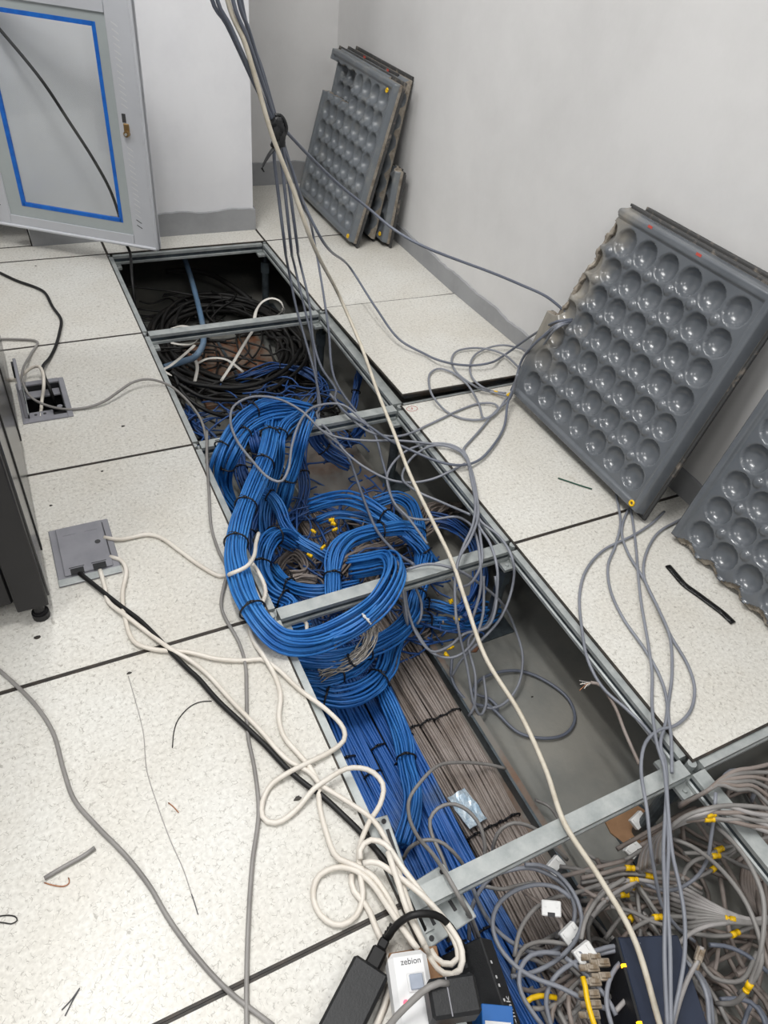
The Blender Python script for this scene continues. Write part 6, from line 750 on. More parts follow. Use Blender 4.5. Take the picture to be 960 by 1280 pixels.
cable('patch_cable', 'short grey patch cable lying at the right border by the fan of cables', 'cable', 'warmgrey', 0.0038, [(0.6069, -2.6485, -0.13), (0.5684, -2.6362, -0.12), (0.5408, -2.6203, -0.12), (0.5136, -2.6009, -0.13), (0.4889, -2.5836, -0.15), (0.4866, -2.5598, -0.188)], boots=(), group='heap: short grey patch cable lying at the right border by the fan of cables')
cable('patch_cable', 'short grey patch cable lying at the right border by the fan of cables', 'cable', 'warmgrey', 0.0038, [(0.6059, -2.6494, -0.13), (0.5677, -2.6369, -0.12), (0.5395, -2.6216, -0.12), (0.5105, -2.604, -0.13), (0.4834, -2.5894, -0.15), (0.4823, -2.5661, -0.191)], boots=(), group='heap: short grey patch cable lying at the right border by the fan of cables')
cable('patch_cable', 'short grey patch cable lying at the right border by the fan of cables', 'cable', 'warmgrey', 0.0038, [(0.5576, -2.4967, -0.14), (0.5871, -2.5095, -0.14), (0.6208, -2.5276, -0.14), (0.6409, -2.5542, -0.14), (0.6633, -2.5781, -0.14), (0.6816, -2.5965, -0.14)], boots=(), group='heap: short grey patch cable lying at the right border by the fan of cables')
cable('patch_cable', 'short yellow-booted grey patch cable lying at the right border under the tile edge', 'cable', 'warmgrey', 0.0038, [(0.601, -2.5191, -0.14), (0.6378, -2.5204, -0.14), (0.6799, -2.5312, -0.14), (0.7173, -2.538, -0.14), (0.7517, -2.5434, -0.14)], boots=(0.2,), group='heap: short yellow-booted grey patch cable lying at the right border under the tile edge')
cable('patch_cable', 'bowed yellow-booted grey patch cable lying in the middle of the heap', 'cable', 'warmgrey', 0.0038, [(0.519, -2.5325, -0.14), (0.5393, -2.5207, -0.14), (0.5674, -2.5153, -0.14), (0.5952, -2.5202, -0.14), (0.6366, -2.5309, -0.14), (0.6943, -2.5225, -0.14)], boots=(0.6,), group='heap: bowed yellow-booted grey patch cable lying in the middle of the heap')
cable('patch_cable', 'bowed yellow-booted grey patch cable lying at the right border by the fan of cables', 'cable', 'warmgrey', 0.0038, [(0.5763, -2.5338, -0.19), (0.6129, -2.5354, -0.19), (0.6447, -2.5328, -0.19), (0.6894, -2.5279, -0.19)], boots=(0.6,), group='heap: bowed yellow-booted grey patch cable lying at the right border by the fan of cables')
cable('patch_cable', 'left bowed light grey patch cable lying at the right border by the fan of cables', 'cable', 'silver', 0.0038, [(0.6126, -2.6434, -0.13), (0.5725, -2.6324, -0.12), (0.5489, -2.6125, -0.12), (0.5323, -2.5822, -0.13), (0.5235, -2.5475, -0.15), (0.5132, -2.5213, -0.17)], boots=(), group='heap: bowed light grey patch cable lying at the right border by the fan of cables')
cable('patch_cable', 'right bowed light grey patch cable lying at the right border by the fan of cables', 'cable', 'silver', 0.0038, [(0.6116, -2.6443, -0.13), (0.5719, -2.6331, -0.12), (0.5476, -2.6138, -0.12), (0.5291, -2.5854, -0.13), (0.5176, -2.5536, -0.15), (0.5086, -2.5278, -0.173)], boots=(), group='heap: bowed light grey patch cable lying at the right border by the fan of cables')
cable('patch_cable', 'left short light grey patch cable lying at the right border by the fan of cables', 'cable', 'silver', 0.0038, [(0.6097, -2.646, -0.13), (0.5705, -2.6343, -0.12), (0.5449, -2.6164, -0.12), (0.5228, -2.5916, -0.13), (0.506, -2.5658, -0.15), (0.4997, -2.5407, -0.179)], boots=(), group='heap: short light grey patch cable lying at the right border by the fan of cables')
cable('patch_cable', 'right short light grey patch cable lying at the right border by the fan of cables', 'cable', 'silver', 0.0038, [(0.6107, -2.6451, -0.13), (0.5712, -2.6337, -0.12), (0.5462, -2.6151, -0.12), (0.526, -2.5885, -0.13), (0.5117, -2.5597, -0.15), (0.5042, -2.5343, -0.176)], boots=(), group='heap: short light grey patch cable lying at the right border by the fan of cables')
cable('patch_cable', 'short yellow-booted grey patch cable lying at the right border by the fan of cables', 'cable', 'warmgrey', 0.0038, [(0.6078, -2.6477, -0.13), (0.5691, -2.6356, -0.12), (0.5422, -2.619, -0.12), (0.5166, -2.5978, -0.13), (0.4945, -2.5777, -0.15), (0.4909, -2.5535, -0.185)], boots=(0.45,), group='heap: short yellow-booted grey patch cable lying at the right border by the fan of cables')
cable('patch_cable', 'left short yellow-booted taupe patch cable lying above the navy device', 'cable', 'greige', 0.0038, [(0.3501, -2.4537, -0.14), (0.3924, -2.4636, -0.14), (0.4294, -2.4704, -0.14), (0.4606, -2.4847, -0.14), (0.488, -2.5035, -0.14), (0.5207, -2.5212, -0.14), (0.5435, -2.5585, -0.14)], boots=(0.47,), group='heap: short yellow-booted taupe patch cable lying above the navy device')
cable('patch_cable', 'right short yellow-booted taupe patch cable lying above the navy device', 'cable', 'greige', 0.0038, [(0.3527, -2.4691, -0.18), (0.3922, -2.4834, -0.18), (0.4295, -2.4905, -0.18), (0.461, -2.5049, -0.18), (0.4887, -2.5239, -0.18), (0.5218, -2.5419, -0.18), (0.5451, -2.5792, -0.18)], boots=(0.52,), group='heap: short yellow-booted taupe patch cable lying above the navy device')
cable('patch_cable', 'leftmost short yellow-booted grey patch cable lying above the navy device', 'cable', 'warmgrey', 0.0038, [(0.3507, -2.4765, -0.19), (0.3894, -2.4918, -0.19), (0.4266, -2.499, -0.19), (0.4581, -2.5135, -0.19), (0.4857, -2.5325, -0.19), (0.5188, -2.5504, -0.19), (0.5422, -2.5876, -0.19)], boots=(0.42,), group='heap: short yellow-booted grey patch cable lying above the navy device')
cable('patch_cable', 'middle short yellow-booted grey patch cable lying above the navy device', 'cable', 'warmgrey', 0.0038, [(0.3529, -2.4642, -0.17), (0.3931, -2.4774, -0.17), (0.4303, -2.4845, -0.17), (0.4618, -2.4989, -0.17), (0.4894, -2.5178, -0.17), (0.5224, -2.5357, -0.17), (0.5456, -2.5731, -0.17)], boots=(0.47,), group='heap: short yellow-booted grey patch cable lying above the navy device')
cable('patch_cable', 'rightmost short yellow-booted grey patch cable lying above the navy device', 'cable', 'warmgrey', 0.0038, [(0.3501, -2.4584, -0.15), (0.3916, -2.4695, -0.15), (0.4287, -2.4763, -0.15), (0.46, -2.4907, -0.15), (0.4874, -2.5095, -0.15), (0.5202, -2.5273, -0.15), (0.5431, -2.5645, -0.15)], boots=(0.62,), group='heap: short yellow-booted grey patch cable lying above the navy device')
cable('patch_cable', 'left short taupe patch cable lying above the navy device', 'cable', 'greige', 0.0038, [(0.352, -2.4607, -0.16), (0.3929, -2.4728, -0.16), (0.43, -2.4797, -0.16), (0.4614, -2.4941, -0.16), (0.4889, -2.513, -0.16), (0.5219, -2.5309, -0.16), (0.5449, -2.5682, -0.16)], boots=(), group='heap: short taupe patch cable lying above the navy device')
cable('patch_cable', 'right short taupe patch cable lying above the navy device', 'cable', 'greige', 0.0038, [(0.3467, -2.4864, -0.2), (0.3845, -2.5028, -0.2), (0.4216, -2.51, -0.2), (0.453, -2.5245, -0.2), (0.4806, -2.5434, -0.2), (0.5136, -2.5614, -0.2), (0.5371, -2.5984, -0.2)], boots=(), group='heap: short taupe patch cable lying above the navy device')
cable('patch_cable', 'long yellow-booted grey patch cable lying in the middle of the heap', 'cable', 'warmgrey', 0.0038, [(0.3689, -2.5131, -0.14), (0.3993, -2.536, -0.14), (0.4194, -2.5608, -0.14), (0.4434, -2.5808, -0.14), (0.4672, -2.6007, -0.14), (0.4991, -2.621, -0.14), (0.5364, -2.6361, -0.14), (0.5523, -2.6378, -0.14), (0.5916, -2.6433, -0.14)], boots=(0.87,), group='heap: long yellow-booted grey patch cable lying in the middle of the heap')
cable('patch_cable', 'bowed yellow-booted taupe patch cable lying above the navy device', 'cable', 'greige', 0.0038, [(0.3959, -2.5457, -0.19), (0.438, -2.5316, -0.19), (0.4718, -2.5331, -0.19), (0.505, -2.5409, -0.19)], boots=(0.3,), group='heap: bowed yellow-booted taupe patch cable lying above the navy device')
cable('patch_cable', 'bowed grey patch cable lying above the navy device', 'cable', 'warmgrey', 0.0038, [(0.3508, -2.5448, -0.19), (0.4016, -2.5288, -0.19), (0.4369, -2.5278, -0.19)], boots=(), group='heap: bowed grey patch cable lying above the navy device')
cable('patch_cable', 'short yellow-booted grey patch cable lying in the middle of the heap', 'cable', 'warmgrey', 0.0038, [(0.372, -2.5584, -0.14), (0.4054, -2.5577, -0.14), (0.4325, -2.5603, -0.14), (0.4608, -2.5712, -0.14), (0.4963, -2.5885, -0.14), (0.537, -2.6096, -0.14)], boots=(0.4,), group='heap: short yellow-booted grey patch cable lying in the middle of the heap')
cable('patch_cable', 'leftmost long taupe patch cable lying in the sheaf below the right rail', 'cable', 'greige', 0.0038, [(0.4579, -2.488, -0.15), (0.4684, -2.4705, -0.12), (0.4805, -2.4656, -0.08), (0.5015, -2.4688, -0.04), (0.5253, -2.4811, 0), (0.5628, -2.5064, 0.012), (0.5995, -2.5313, 0.01), (0.6488, -2.56, -0.01)], boots=(), group='heap: long taupe patch cable lying in the sheaf below the right rail')
cable('patch_cable', 'second long taupe patch cable lying in the sheaf below the right rail', 'cable', 'greige', 0.0038, [(0.4622, -2.4938, -0.1177), (0.4717, -2.4749, -0.0877), (0.4843, -2.4688, -0.0523), (0.506, -2.4707, -0.0169), (0.5264, -2.4844, 0.0138), (0.5654, -2.4986, 0.0212), (0.601, -2.5245, 0.0192), (0.6594, -2.5451, -0.0008)], boots=(), group='heap: long taupe patch cable lying in the sheaf below the right rail')
cable('patch_cable', 'third long taupe patch cable lying in the sheaf below the right rail', 'cable', 'greige', 0.0038, [(0.4641, -2.4967, -0.1015), (0.473, -2.4772, -0.0715), (0.486, -2.4704, -0.0385), (0.5081, -2.4716, -0.0054), (0.5302, -2.4828, 0.0208), (0.5623, -2.4989, 0.0258), (0.6064, -2.5169, 0.0238), (0.6648, -2.5376, 0.0038)], boots=(), group='heap: long taupe patch cable lying in the sheaf below the right rail')
cable('patch_cable', 'rightmost long taupe patch cable lying in the sheaf below the right rail', 'cable', 'greige', 0.0038, [(0.4657, -2.4996, -0.0854), (0.4742, -2.4794, -0.0554), (0.4875, -2.4721, -0.0246), (0.5101, -2.4726, 0.0062), (0.534, -2.4811, 0.0277), (0.5679, -2.4908, 0.0305), (0.6118, -2.5092, 0.0285), (0.6703, -2.5301, 0.0085)], boots=(), group='heap: long taupe patch cable lying in the sheaf below the right rail')
cable('patch_cable', 'leftmost long grey patch cable lying in the sheaf below the right rail', 'cable', 'warmgrey', 0.0038, [(0.4587, -2.489, -0.1446), (0.469, -2.4712, -0.1146), (0.4811, -2.4661, -0.0754), (0.5011, -2.4704, -0.0362), (0.5244, -2.4828, 0.0023), (0.5618, -2.5065, 0.0135), (0.5982, -2.5316, 0.0115), (0.6469, -2.5607, -0.0085)], boots=(), group='heap: long grey patch cable lying in the sheaf below the right rail')
cable('patch_cable', 'second long grey patch cable lying in the sheaf below the right rail', 'cable', 'warmgrey', 0.0038, [(0.4609, -2.4919, -0.1285), (0.4707, -2.4734, -0.0985), (0.4831, -2.4677, -0.0615), (0.5034, -2.4713, -0.0246), (0.5283, -2.4811, 0.0092), (0.5588, -2.5067, 0.0182), (0.6036, -2.524, 0.0162), (0.6522, -2.5533, -0.0038)], boots=(), group='heap: long grey patch cable lying in the sheaf below the right rail')
cable('patch_cable', 'third long grey patch cable lying in the sheaf below the right rail', 'cable', 'warmgrey', 0.0038, [(0.4646, -2.4977, -0.0962), (0.4734, -2.4779, -0.0662), (0.4865, -2.471, -0.0338), (0.5076, -2.4732, -0.0015), (0.5293, -2.4845, 0.0231), (0.57, -2.4906, 0.0274), (0.6051, -2.5171, 0.0254), (0.6629, -2.5384, 0.0054)], boots=(), group='heap: long grey patch cable lying in the sheaf below the right rail')
cable('patch_cable', 'rightmost long grey patch cable lying in the sheaf below the right rail', 'cable', 'warmgrey', 0.0038, [(0.4662, -2.5006, -0.08), (0.4745, -2.4802, -0.05), (0.488, -2.4726, -0.02), (0.5096, -2.4741, 0.01), (0.533, -2.4828, 0.03), (0.5669, -2.4909, 0.032), (0.6105, -2.5095, 0.03), (0.6683, -2.5309, 0.01)], boots=(), group='heap: long grey patch cable lying in the sheaf below the right rail')
cable('patch_cable', 'leftmost long light grey patch cable lying in the sheaf below the right rail', 'cable', 'silver', 0.0038, [(0.4594, -2.49, -0.1392), (0.4696, -2.472, -0.1092), (0.4818, -2.4666, -0.0708), (0.5007, -2.4719, -0.0323), (0.5235, -2.4845, 0.0046), (0.5608, -2.5065, 0.0151), (0.597, -2.5318, 0.0131), (0.645, -2.5615, -0.0069)], boots=(), group='heap: long light grey patch cable lying in the sheaf below the right rail')
cable('patch_cable', 'second long light grey patch cable lying in the sheaf below the right rail', 'cable', 'silver', 0.0038, [(0.4616, -2.4929, -0.1231), (0.4712, -2.4742, -0.0931), (0.4837, -2.4682, -0.0569), (0.503, -2.4728, -0.0208), (0.5274, -2.4828, 0.0115), (0.5664, -2.4985, 0.0197), (0.6023, -2.5242, 0.0177), (0.6503, -2.5541, -0.0023)], boots=(), group='heap: long light grey patch cable lying in the sheaf below the right rail')
cable('patch_cable', 'third long light grey patch cable lying in the sheaf below the right rail', 'cable', 'silver', 0.0038, [(0.4635, -2.4958, -0.1069), (0.4726, -2.4764, -0.0769), (0.4855, -2.4699, -0.0431), (0.5051, -2.4738, -0.0092), (0.5312, -2.4811, 0.0185), (0.5633, -2.4988, 0.0243), (0.6076, -2.5166, 0.0223), (0.6556, -2.5467, 0.0023)], boots=(), group='heap: long light grey patch cable lying in the sheaf below the right rail')
cable('patch_cable', 'rightmost long light grey patch cable lying in the sheaf below the right rail', 'cable', 'silver', 0.0038, [(0.4652, -2.4987, -0.0908), (0.4738, -2.4787, -0.0608), (0.487, -2.4715, -0.0292), (0.5071, -2.4747, 0.0023), (0.5283, -2.4861, 0.0254), (0.5689, -2.4907, 0.0289), (0.6038, -2.5174, 0.0269), (0.6609, -2.5392, 0.0069)], boots=(), group='heap: long light grey patch cable lying in the sheaf below the right rail')
cable('patch_cable', 'long yellow-booted taupe patch cable lying in the sheaf below the right rail', 'cable', 'greige', 0.0038, [(0.4602, -2.4909, -0.1338), (0.4701, -2.4727, -0.1038), (0.4825, -2.4672, -0.0662), (0.5038, -2.4697, -0.0285), (0.5226, -2.4862, 0.0069), (0.5598, -2.5066, 0.0166), (0.5957, -2.5321, 0.0146), (0.6541, -2.5526, -0.0054)], boots=(0.62,), group='heap: long yellow-booted taupe patch cable lying in the sheaf below the right rail')
cable('patch_cable', 'long yellow-booted grey patch cable lying in the sheaf below the right rail', 'cable', 'warmgrey', 0.0038, [(0.4629, -2.4948, -0.1123), (0.4722, -2.4757, -0.0823), (0.4849, -2.4693, -0.0477), (0.5056, -2.4722, -0.0131), (0.5255, -2.4861, 0.0162), (0.5643, -2.4987, 0.0228), (0.5998, -2.5248, 0.0208), (0.6575, -2.5459, 0.0008)], boots=(0.62,), group='heap: long yellow-booted grey patch cable lying in the sheaf below the right rail')
cable('patch_cable', 'leftmost bowed taupe patch cable lying at the right border under the tile edge', 'cable', 'greige', 0.0038, [(0.5501, -2.4445, -0.05), (0.5595, -2.449, -0.02), (0.5793, -2.4542, 0.008), (0.6103, -2.4494, 0.014), (0.6515, -2.4472, 0.012), (0.6986, -2.4537, 0), (0.7594, -2.4579, -0.02)], boots=(), group='heap: bowed taupe patch cable lying at the right border under the tile edge')
cable('patch_cable', 'middle bowed taupe patch cable lying at the right border under the tile edge', 'cable', 'greige', 0.0038, [(0.5534, -2.4411, -0.05), (0.5595, -2.449, -0.02), (0.5793, -2.4542, 0.008), (0.6051, -2.4545, 0.014), (0.6292, -2.4684, 0.012), (0.6707, -2.4793, 0), (0.7015, -2.5091, -0.02)], boots=(), group='heap: bowed taupe patch cable lying at the right border under the tile edge')
cable('patch_cable', 'rightmost bowed taupe patch cable lying at the right border under the tile edge', 'cable', 'greige', 0.0038, [(0.5517, -2.4428, -0.05), (0.5595, -2.449, -0.02), (0.5793, -2.4542, 0.008), (0.6077, -2.452, 0.014), (0.6403, -2.4579, 0.012), (0.6845, -2.4667, 0), (0.7299, -2.484, -0.02)], boots=(), group='heap: bowed taupe patch cable lying at the right border under the tile edge')
cable('patch_cable', 'leftmost bowed grey patch cable lying at the right border under the tile edge', 'cable', 'warmgrey', 0.0038, [(0.5542, -2.4402, -0.05), (0.5595, -2.449, -0.02), (0.5793, -2.4542, 0.008), (0.6038, -2.4558, 0.014), (0.6237, -2.4736, 0.012), (0.6639, -2.4856, 0), (0.6877, -2.5212, -0.02)], boots=(), group='heap: bowed grey patch cable lying at the right border under the tile edge')
cable('patch_cable', 'middle bowed grey patch cable lying at the right border under the tile edge', 'cable', 'warmgrey', 0.0038, [(0.5509, -2.4437, -0.05), (0.5595, -2.449, -0.02), (0.5793, -2.4542, 0.008), (0.609, -2.4507, 0.014), (0.6459, -2.4525, 0.012), (0.6915, -2.4602, 0), (0.7445, -2.4711, -0.02)], boots=(), group='heap: bowed grey patch cable lying at the right border under the tile edge')
cable('patch_cable', 'rightmost bowed grey patch cable lying at the right border under the tile edge', 'cable', 'warmgrey', 0.0038, [(0.5525, -2.442, -0.05), (0.5595, -2.449, -0.02), (0.5793, -2.4542, 0.008), (0.6064, -2.4533, 0.014), (0.6347, -2.4632, 0.012), (0.6775, -2.473, 0), (0.7155, -2.4967, -0.02)], boots=(), group='heap: bowed grey patch cable lying at the right border under the tile edge')
cable('patch_cable', 'looping bluish grey patch cable lying at the right border under the tile edge', 'cable', 'grey', 0.0038, [(0.6264, -2.479, -0.12), (0.6381, -2.4604, -0.08), (0.6468, -2.4444, -0.04), (0.6624, -2.4367, -0.02), (0.6849, -2.4414, -0.02), (0.7241, -2.4522, -0.05), (0.7439, -2.4668, -0.08), (0.7444, -2.4784, -0.12)], boots=(), group='heap: looping bluish grey patch cable lying at the right border under the tile edge')
cable('patch_cable', 'left bowed taupe patch cable lying at the right border by the fan of cables', 'cable', 'greige', 0.0038, [(0.7004, -2.5471, -0.2), (0.6685, -2.57, -0.2), (0.6502, -2.594, -0.2), (0.6457, -2.6162, -0.2), (0.6495, -2.6348, -0.2)], boots=(), group='heap: bowed taupe patch cable lying at the right border by the fan of cables')
cable('patch_cable', 'right bowed taupe patch cable lying at the right border by the fan of cables', 'cable', 'greige', 0.0038, [(0.7061, -2.5484, -0.2), (0.6739, -2.5723, -0.2), (0.6549, -2.596, -0.2), (0.649, -2.6176, -0.2), (0.6495, -2.6348, -0.2)], boots=(), group='heap: bowed taupe patch cable lying at the right border by the fan of cables')
cable('patch_cable', 'leftmost short taupe patch cable lying at the right border by the fan of cables', 'cable', 'greige', 0.0038, [(0.7118, -2.5497, -0.2), (0.6793, -2.5747, -0.2), (0.6595, -2.598, -0.2), (0.6523, -2.6191, -0.2), (0.6495, -2.6348, -0.2)], boots=(), group='heap: short taupe patch cable lying at the right border by the fan of cables')
cable('patch_cable', 'second short taupe patch cable lying at the right border by the fan of cables', 'cable', 'greige', 0.0038, [(0.7175, -2.5511, -0.2), (0.6847, -2.577, -0.2), (0.6642, -2.6001, -0.2), (0.6556, -2.6205, -0.2), (0.6495, -2.6348, -0.2)], boots=(), group='heap: short taupe patch cable lying at the right border by the fan of cables')
cable('patch_cable', 'third short taupe patch cable lying at the right border by the fan of cables', 'cable', 'greige', 0.0038, [(0.7232, -2.5524, -0.2), (0.6901, -2.5794, -0.2), (0.6688, -2.6021, -0.2), (0.6588, -2.622, -0.2), (0.6495, -2.6348, -0.2)], boots=(), group='heap: short taupe patch cable lying at the right border by the fan of cables')
cable('patch_cable', 'rightmost short taupe patch cable lying at the right border by the fan of cables', 'cable', 'greige', 0.0038, [(0.7289, -2.5537, -0.2), (0.6956, -2.5818, -0.2), (0.6735, -2.6042, -0.2), (0.6621, -2.6234, -0.2), (0.6495, -2.6348, -0.2)], boots=(), group='heap: short taupe patch cable lying at the right border by the fan of cables')
cable('patch_cable', 'looping dark slate patch cable lying at the lower right corner', 'cable', 'slate', 0.0038, [(0.4505, -2.7416, -0.14), (0.4926, -2.7258, -0.14), (0.4967, -2.7413, -0.14), (0.4893, -2.7593, -0.14)], boots=(), group='heap: looping dark slate patch cable lying at the lower right corner')
cable('patch_cable', 'short dark slate patch cable lying over the navy device', 'cable', 'slate', 0.0038, [(0.3086, -2.6769, -0.14), (0.3225, -2.6568, -0.14), (0.3481, -2.6411, -0.14), (0.3737, -2.6302, -0.14)], boots=(), group='heap: short dark slate patch cable lying over the navy device')
cable('patch_cable', 'bowed dark slate patch cable lying at the bottom of the heap', 'cable', 'slate', 0.0038, [(0.3845, -2.6576, -0.14), (0.396, -2.6793, -0.14), (0.4055, -2.7025, -0.14)], boots=(), group='heap: bowed dark slate patch cable lying at the bottom of the heap')
cable('patch_cable', 'short taupe patch cable lying at the lower right corner', 'cable', 'greige', 0.0038, [(0.5324, -2.6382, -0.19), (0.512, -2.6539, -0.19), (0.4927, -2.6664, -0.19)], boots=(), group='heap: short taupe patch cable lying at the lower right corner')
cable('patch_cable', 'bowed taupe patch cable lying above the navy device', 'cable', 'greige', 0.0038, [(0.3781, -2.5569, -0.19), (0.4287, -2.5473, -0.19), (0.4453, -2.5481, -0.19)], boots=(), group='heap: bowed taupe patch cable lying above the navy device')
cable('patch_cable', 'bowed light grey patch cable lying above the navy device', 'cable', 'silver', 0.0038, [(0.3277, -2.5139, -0.14), (0.3607, -2.503, -0.14), (0.3969, -2.4992, -0.14), (0.4434, -2.4995, -0.14)], boots=(), group='heap: bowed light grey patch cable lying above the navy device')
cable('patch_cable', 'bowed yellow-booted light grey patch cable lying above the navy device', 'cable', 'silver', 0.0038, [(0.3369, -2.5022, -0.14), (0.3673, -2.4896, -0.14), (0.4029, -2.4869, -0.14), (0.4476, -2.4997, -0.14), (0.4695, -2.5143, -0.14)], boots=(0.8,), group='heap: bowed yellow-booted light grey patch cable lying above the navy device')

# ================================================================ things in the pit and at the near edge
tray = empty('cable_tray', (.23, -2.2, SLAB)); tag(tray, 'low steel tray with upturned edges under the flat cable trunks', 'cable tray')
MB().box(-.17, .170, -.8, 1.0, .001, .005).build('tray_floor', 'tray', tray)
MB().box(.166, .172, -.8, 1.0, .005, .034).build('tray_edge', 'galv_dark', tray); MB().box(-.172, -.166, -.8, 1.0, .005, .034).build('tray_edge', 'galv_dark', tray)
MB().box(.172, .186, -.8, 1.0, .030, .034).build('tray_flange', 'tray', tray)
cover = empty('tray_cover', (.40, -1.20, SLAB)); tag(cover, 'dusty metal cover plate on the slab below the second crossbar', 'cover plate')
MB().box(-.10, .155, -.155, .32, .040, .044, bev=.001).build('plate', 'tray', cover)
MB().box(-.10, .155, -.160, -.155, .0, .044).build('front_lip', 'galv_dark', cover); MB().box(-.105, -.10, -.16, .32, .0, .044).build('side_lip', 'galv', cover)
MB().box(.150, .155, -.155, .32, .0, .040).build('side_lip', 'galv', cover)
far = empty('tray_cover', (.33, -.42, SLAB)); tag(far, 'brown dusty cover plate inside the black coil', 'cover plate')
MB().box(-.16, .16, -.22, .2, .0, .02, bev=.002).build('plate', M['dust'] if 'dust' in M else 'rust', far)
MB().box(-.01, .0, -.22, .2, .02, .026).build('rib', 'galv_dark', far); MB().box(-.16, .16, -.10, -.09, .02, .024).build('rib', 'galv_dark', far)

# loose strands nobody could count, under the bundles
def tangle(name, label, mt, n, box, rs, seed, L=.35):
    r = np.random.default_rng(seed); tb = TB(); x0, x1, y0, y1, z0, z1 = box
    for k in range(n):
        c = np.array([r.uniform(x0, x1), r.uniform(y0, y1), r.uniform(z0, z1)]); a = r.uniform(0, 6.28); R = r.uniform(.3, 1)*L; pts = []
        for q in range(6):
            pts.append((min(max(c[0], x0), x1), min(max(c[1], y0), y1), c[2])); a += r.uniform(-.9, .9)
            c = c + np.array([math.cos(a), math.sin(a), 0])*R/5; c[2] = min(max(c[2]+r.uniform(-.02, .02), z0), z1)
        tb.tube(spline(pts, .018), rs, 5)
    return tag(tb.build(name, mt), label, 'cables', kind='stuff')
tangle('loose_blue_strands', 'loose blue strands lying deep under the knotted bundles', 'blue_dark', 170, (.04, .55, -1.85, -1.25, -.285, -.19), .0028, 5)
tangle('loose_far_strands', 'loose dark blue strands mixed under the front of the black coil', 'blue_dark', 80, (.05, .56, -1.2, -.72, -.285, -.15), .0028, 6)
tangle('loose_taupe_strands', 'loose taupe strands lying deep in the knot behind the third crossbar', 'greige', 60, (.08, .5, -1.8, -1.3, -.28, -.22), .003, 8, .5)
tangle('black_fill_strands', 'loose black strands, many added to darken the far end of the pit', 'black_dusty', 90, (.03, .57, -.95, .06, -.285, -.21), .004, 9, .6)  # extra strands added to blacken the far pit floor
tangle('loose_heap_strands', 'loose taupe strands deep under the near heap', 'greige', 110, (.42, 1.08, -2.95, -2.43, -.29, -.17), .0045, 10, .7)
tangle('loose_near_strands', 'loose grey strands over the near end of the trunks', 'warmgrey', 40, (.2, .45, -2.95, -2.5, -.245, -.16), .0044, 12, .6)

# white and yellow plugs in the knot
for k, (x, y, z, a) in enumerate(BOOTS):
    b = TB(); t = np.array([math.cos(a), math.sin(a), .1]); p = np.array([x, y, z])
    b.tube([p-t*.006, p+t*.004], .0042, 8); b.tube([p+t*.004, p+t*.009], .0032, 8)
    tag(b.build('cable_boot', 'yellow'), 'small yellow plug boot among the blue cables of the knot' if z < 0 else 'small yellow plug boot on the tile beside the torn panel', 'plug boot', 'yellow boots in the blue knot' if z < 0 else None)
def plug(name, label, p, d, up, mt='clear', group=None):
    root = empty(name, p); d = Vector(d).normalized(); up = Vector(up); s = d.cross(up).normalized(); u = s.cross(d)
    root.rotation_mode = 'QUATERNION'; root.rotation_quaternion = Matrix((s, d, u)).transposed().to_quaternion()
    MB().box(-.0058, .0058, 0, .021, -.004, .004, bev=.0008).build('body', mt, root); MB().box(-.003, .003, .002, .018, .004, .007, bev=.0005).build('latch', mt, root)
    MB().box(-.0045, .0045, -.012, 0, -.0035, .0035, bev=.001).build('strain_relief', mt, root)
    return tag(root, label, 'plug', group)
ORD = ('first', 'second', 'third', 'fourth', 'fifth', 'sixth', 'seventh', 'eighth')
for k, (p, d) in enumerate(sorted(PLUGS, key=lambda q: -q[0][1])): plug('network_plug', ORD[k]+' clear network plug from the far end of the navy device row', p, d, (0, 0, 1), group='clear plugs in the navy device')
plug('network_plug', 'clear network plug standing free above the heap', UPPLUG[0], UPPLUG[1], (-.5, -.5, .6))
for k, (p, a, lab) in enumerate(MODS):
    r = empty('wall_jack', p, (math.radians(20), math.radians(-15), a)); tag(r, lab, 'network jack')
    MB().box(-.016, .016, -.012, .012, 0, .014, bev=.0015).build('housing', 'label', r); MB().box(-.006, .006, -.0125, -.006, .004, .0146).build('socket', 'dark', r)
    MB().box(-.012, -.008, .002, .010, .014, .016).build('clip', 'label', r); MB().box(.008, .012, .002, .010, .014, .016).build('clip', 'label', r)
bag = MB(); n = 8; vs = []; fs = []
for i in range(n+1):
    for j in range(n+1): vs.append(((i/n-.5)*.045, (j/n-.5)*.075, .003+.003*math.sin(i*1.3+j)+.002*math.cos(j*1.9)))
for i in range(n):
    for j in range(n): q = i*(n+1)+j; fs.append((q, q+n+1, q+n+2, q+1))
bag.add(vs, fs); b = bag.build('foil_bag', 'foil'); b.location = (.268, -2.228, -.247); b.rotation_euler = (0, 0, .12)
b.modifiers.new('thickness', 'SOLIDIFY').thickness = .002; tag(b, 'small crumpled silver foil bag on the flat trunks', 'bag')
pk = empty('paper_scrap', (.60, -2.37, SLAB+.001), (0, 0, .3)); tag(pk, 'torn brown cardboard scrap on the slab past the near crossbar', 'cardboard scrap')
MB().prism([(-.05, -.05), (.02, -.06), (.045, -.01), (.03, .05), (-.03, .06), (-.055, .01)], 0, .004).build('sheet', 'card', pk)
punched_plate('steel_bracket', 'bright punched steel plate under the end of the near crossbar', (.062, -2.41, -.046), .1, .045, .046)
punched_plate('steel_bracket', 'bright punched steel strip on the pit edge beside the white cables', (.028, -2.30, -.036), -.12, .016, .048)
debris = [(.52, -1.86, .012), (.55, -2.0, .004), (.48, -1.84, .006), (.50, -1.90, .009)]
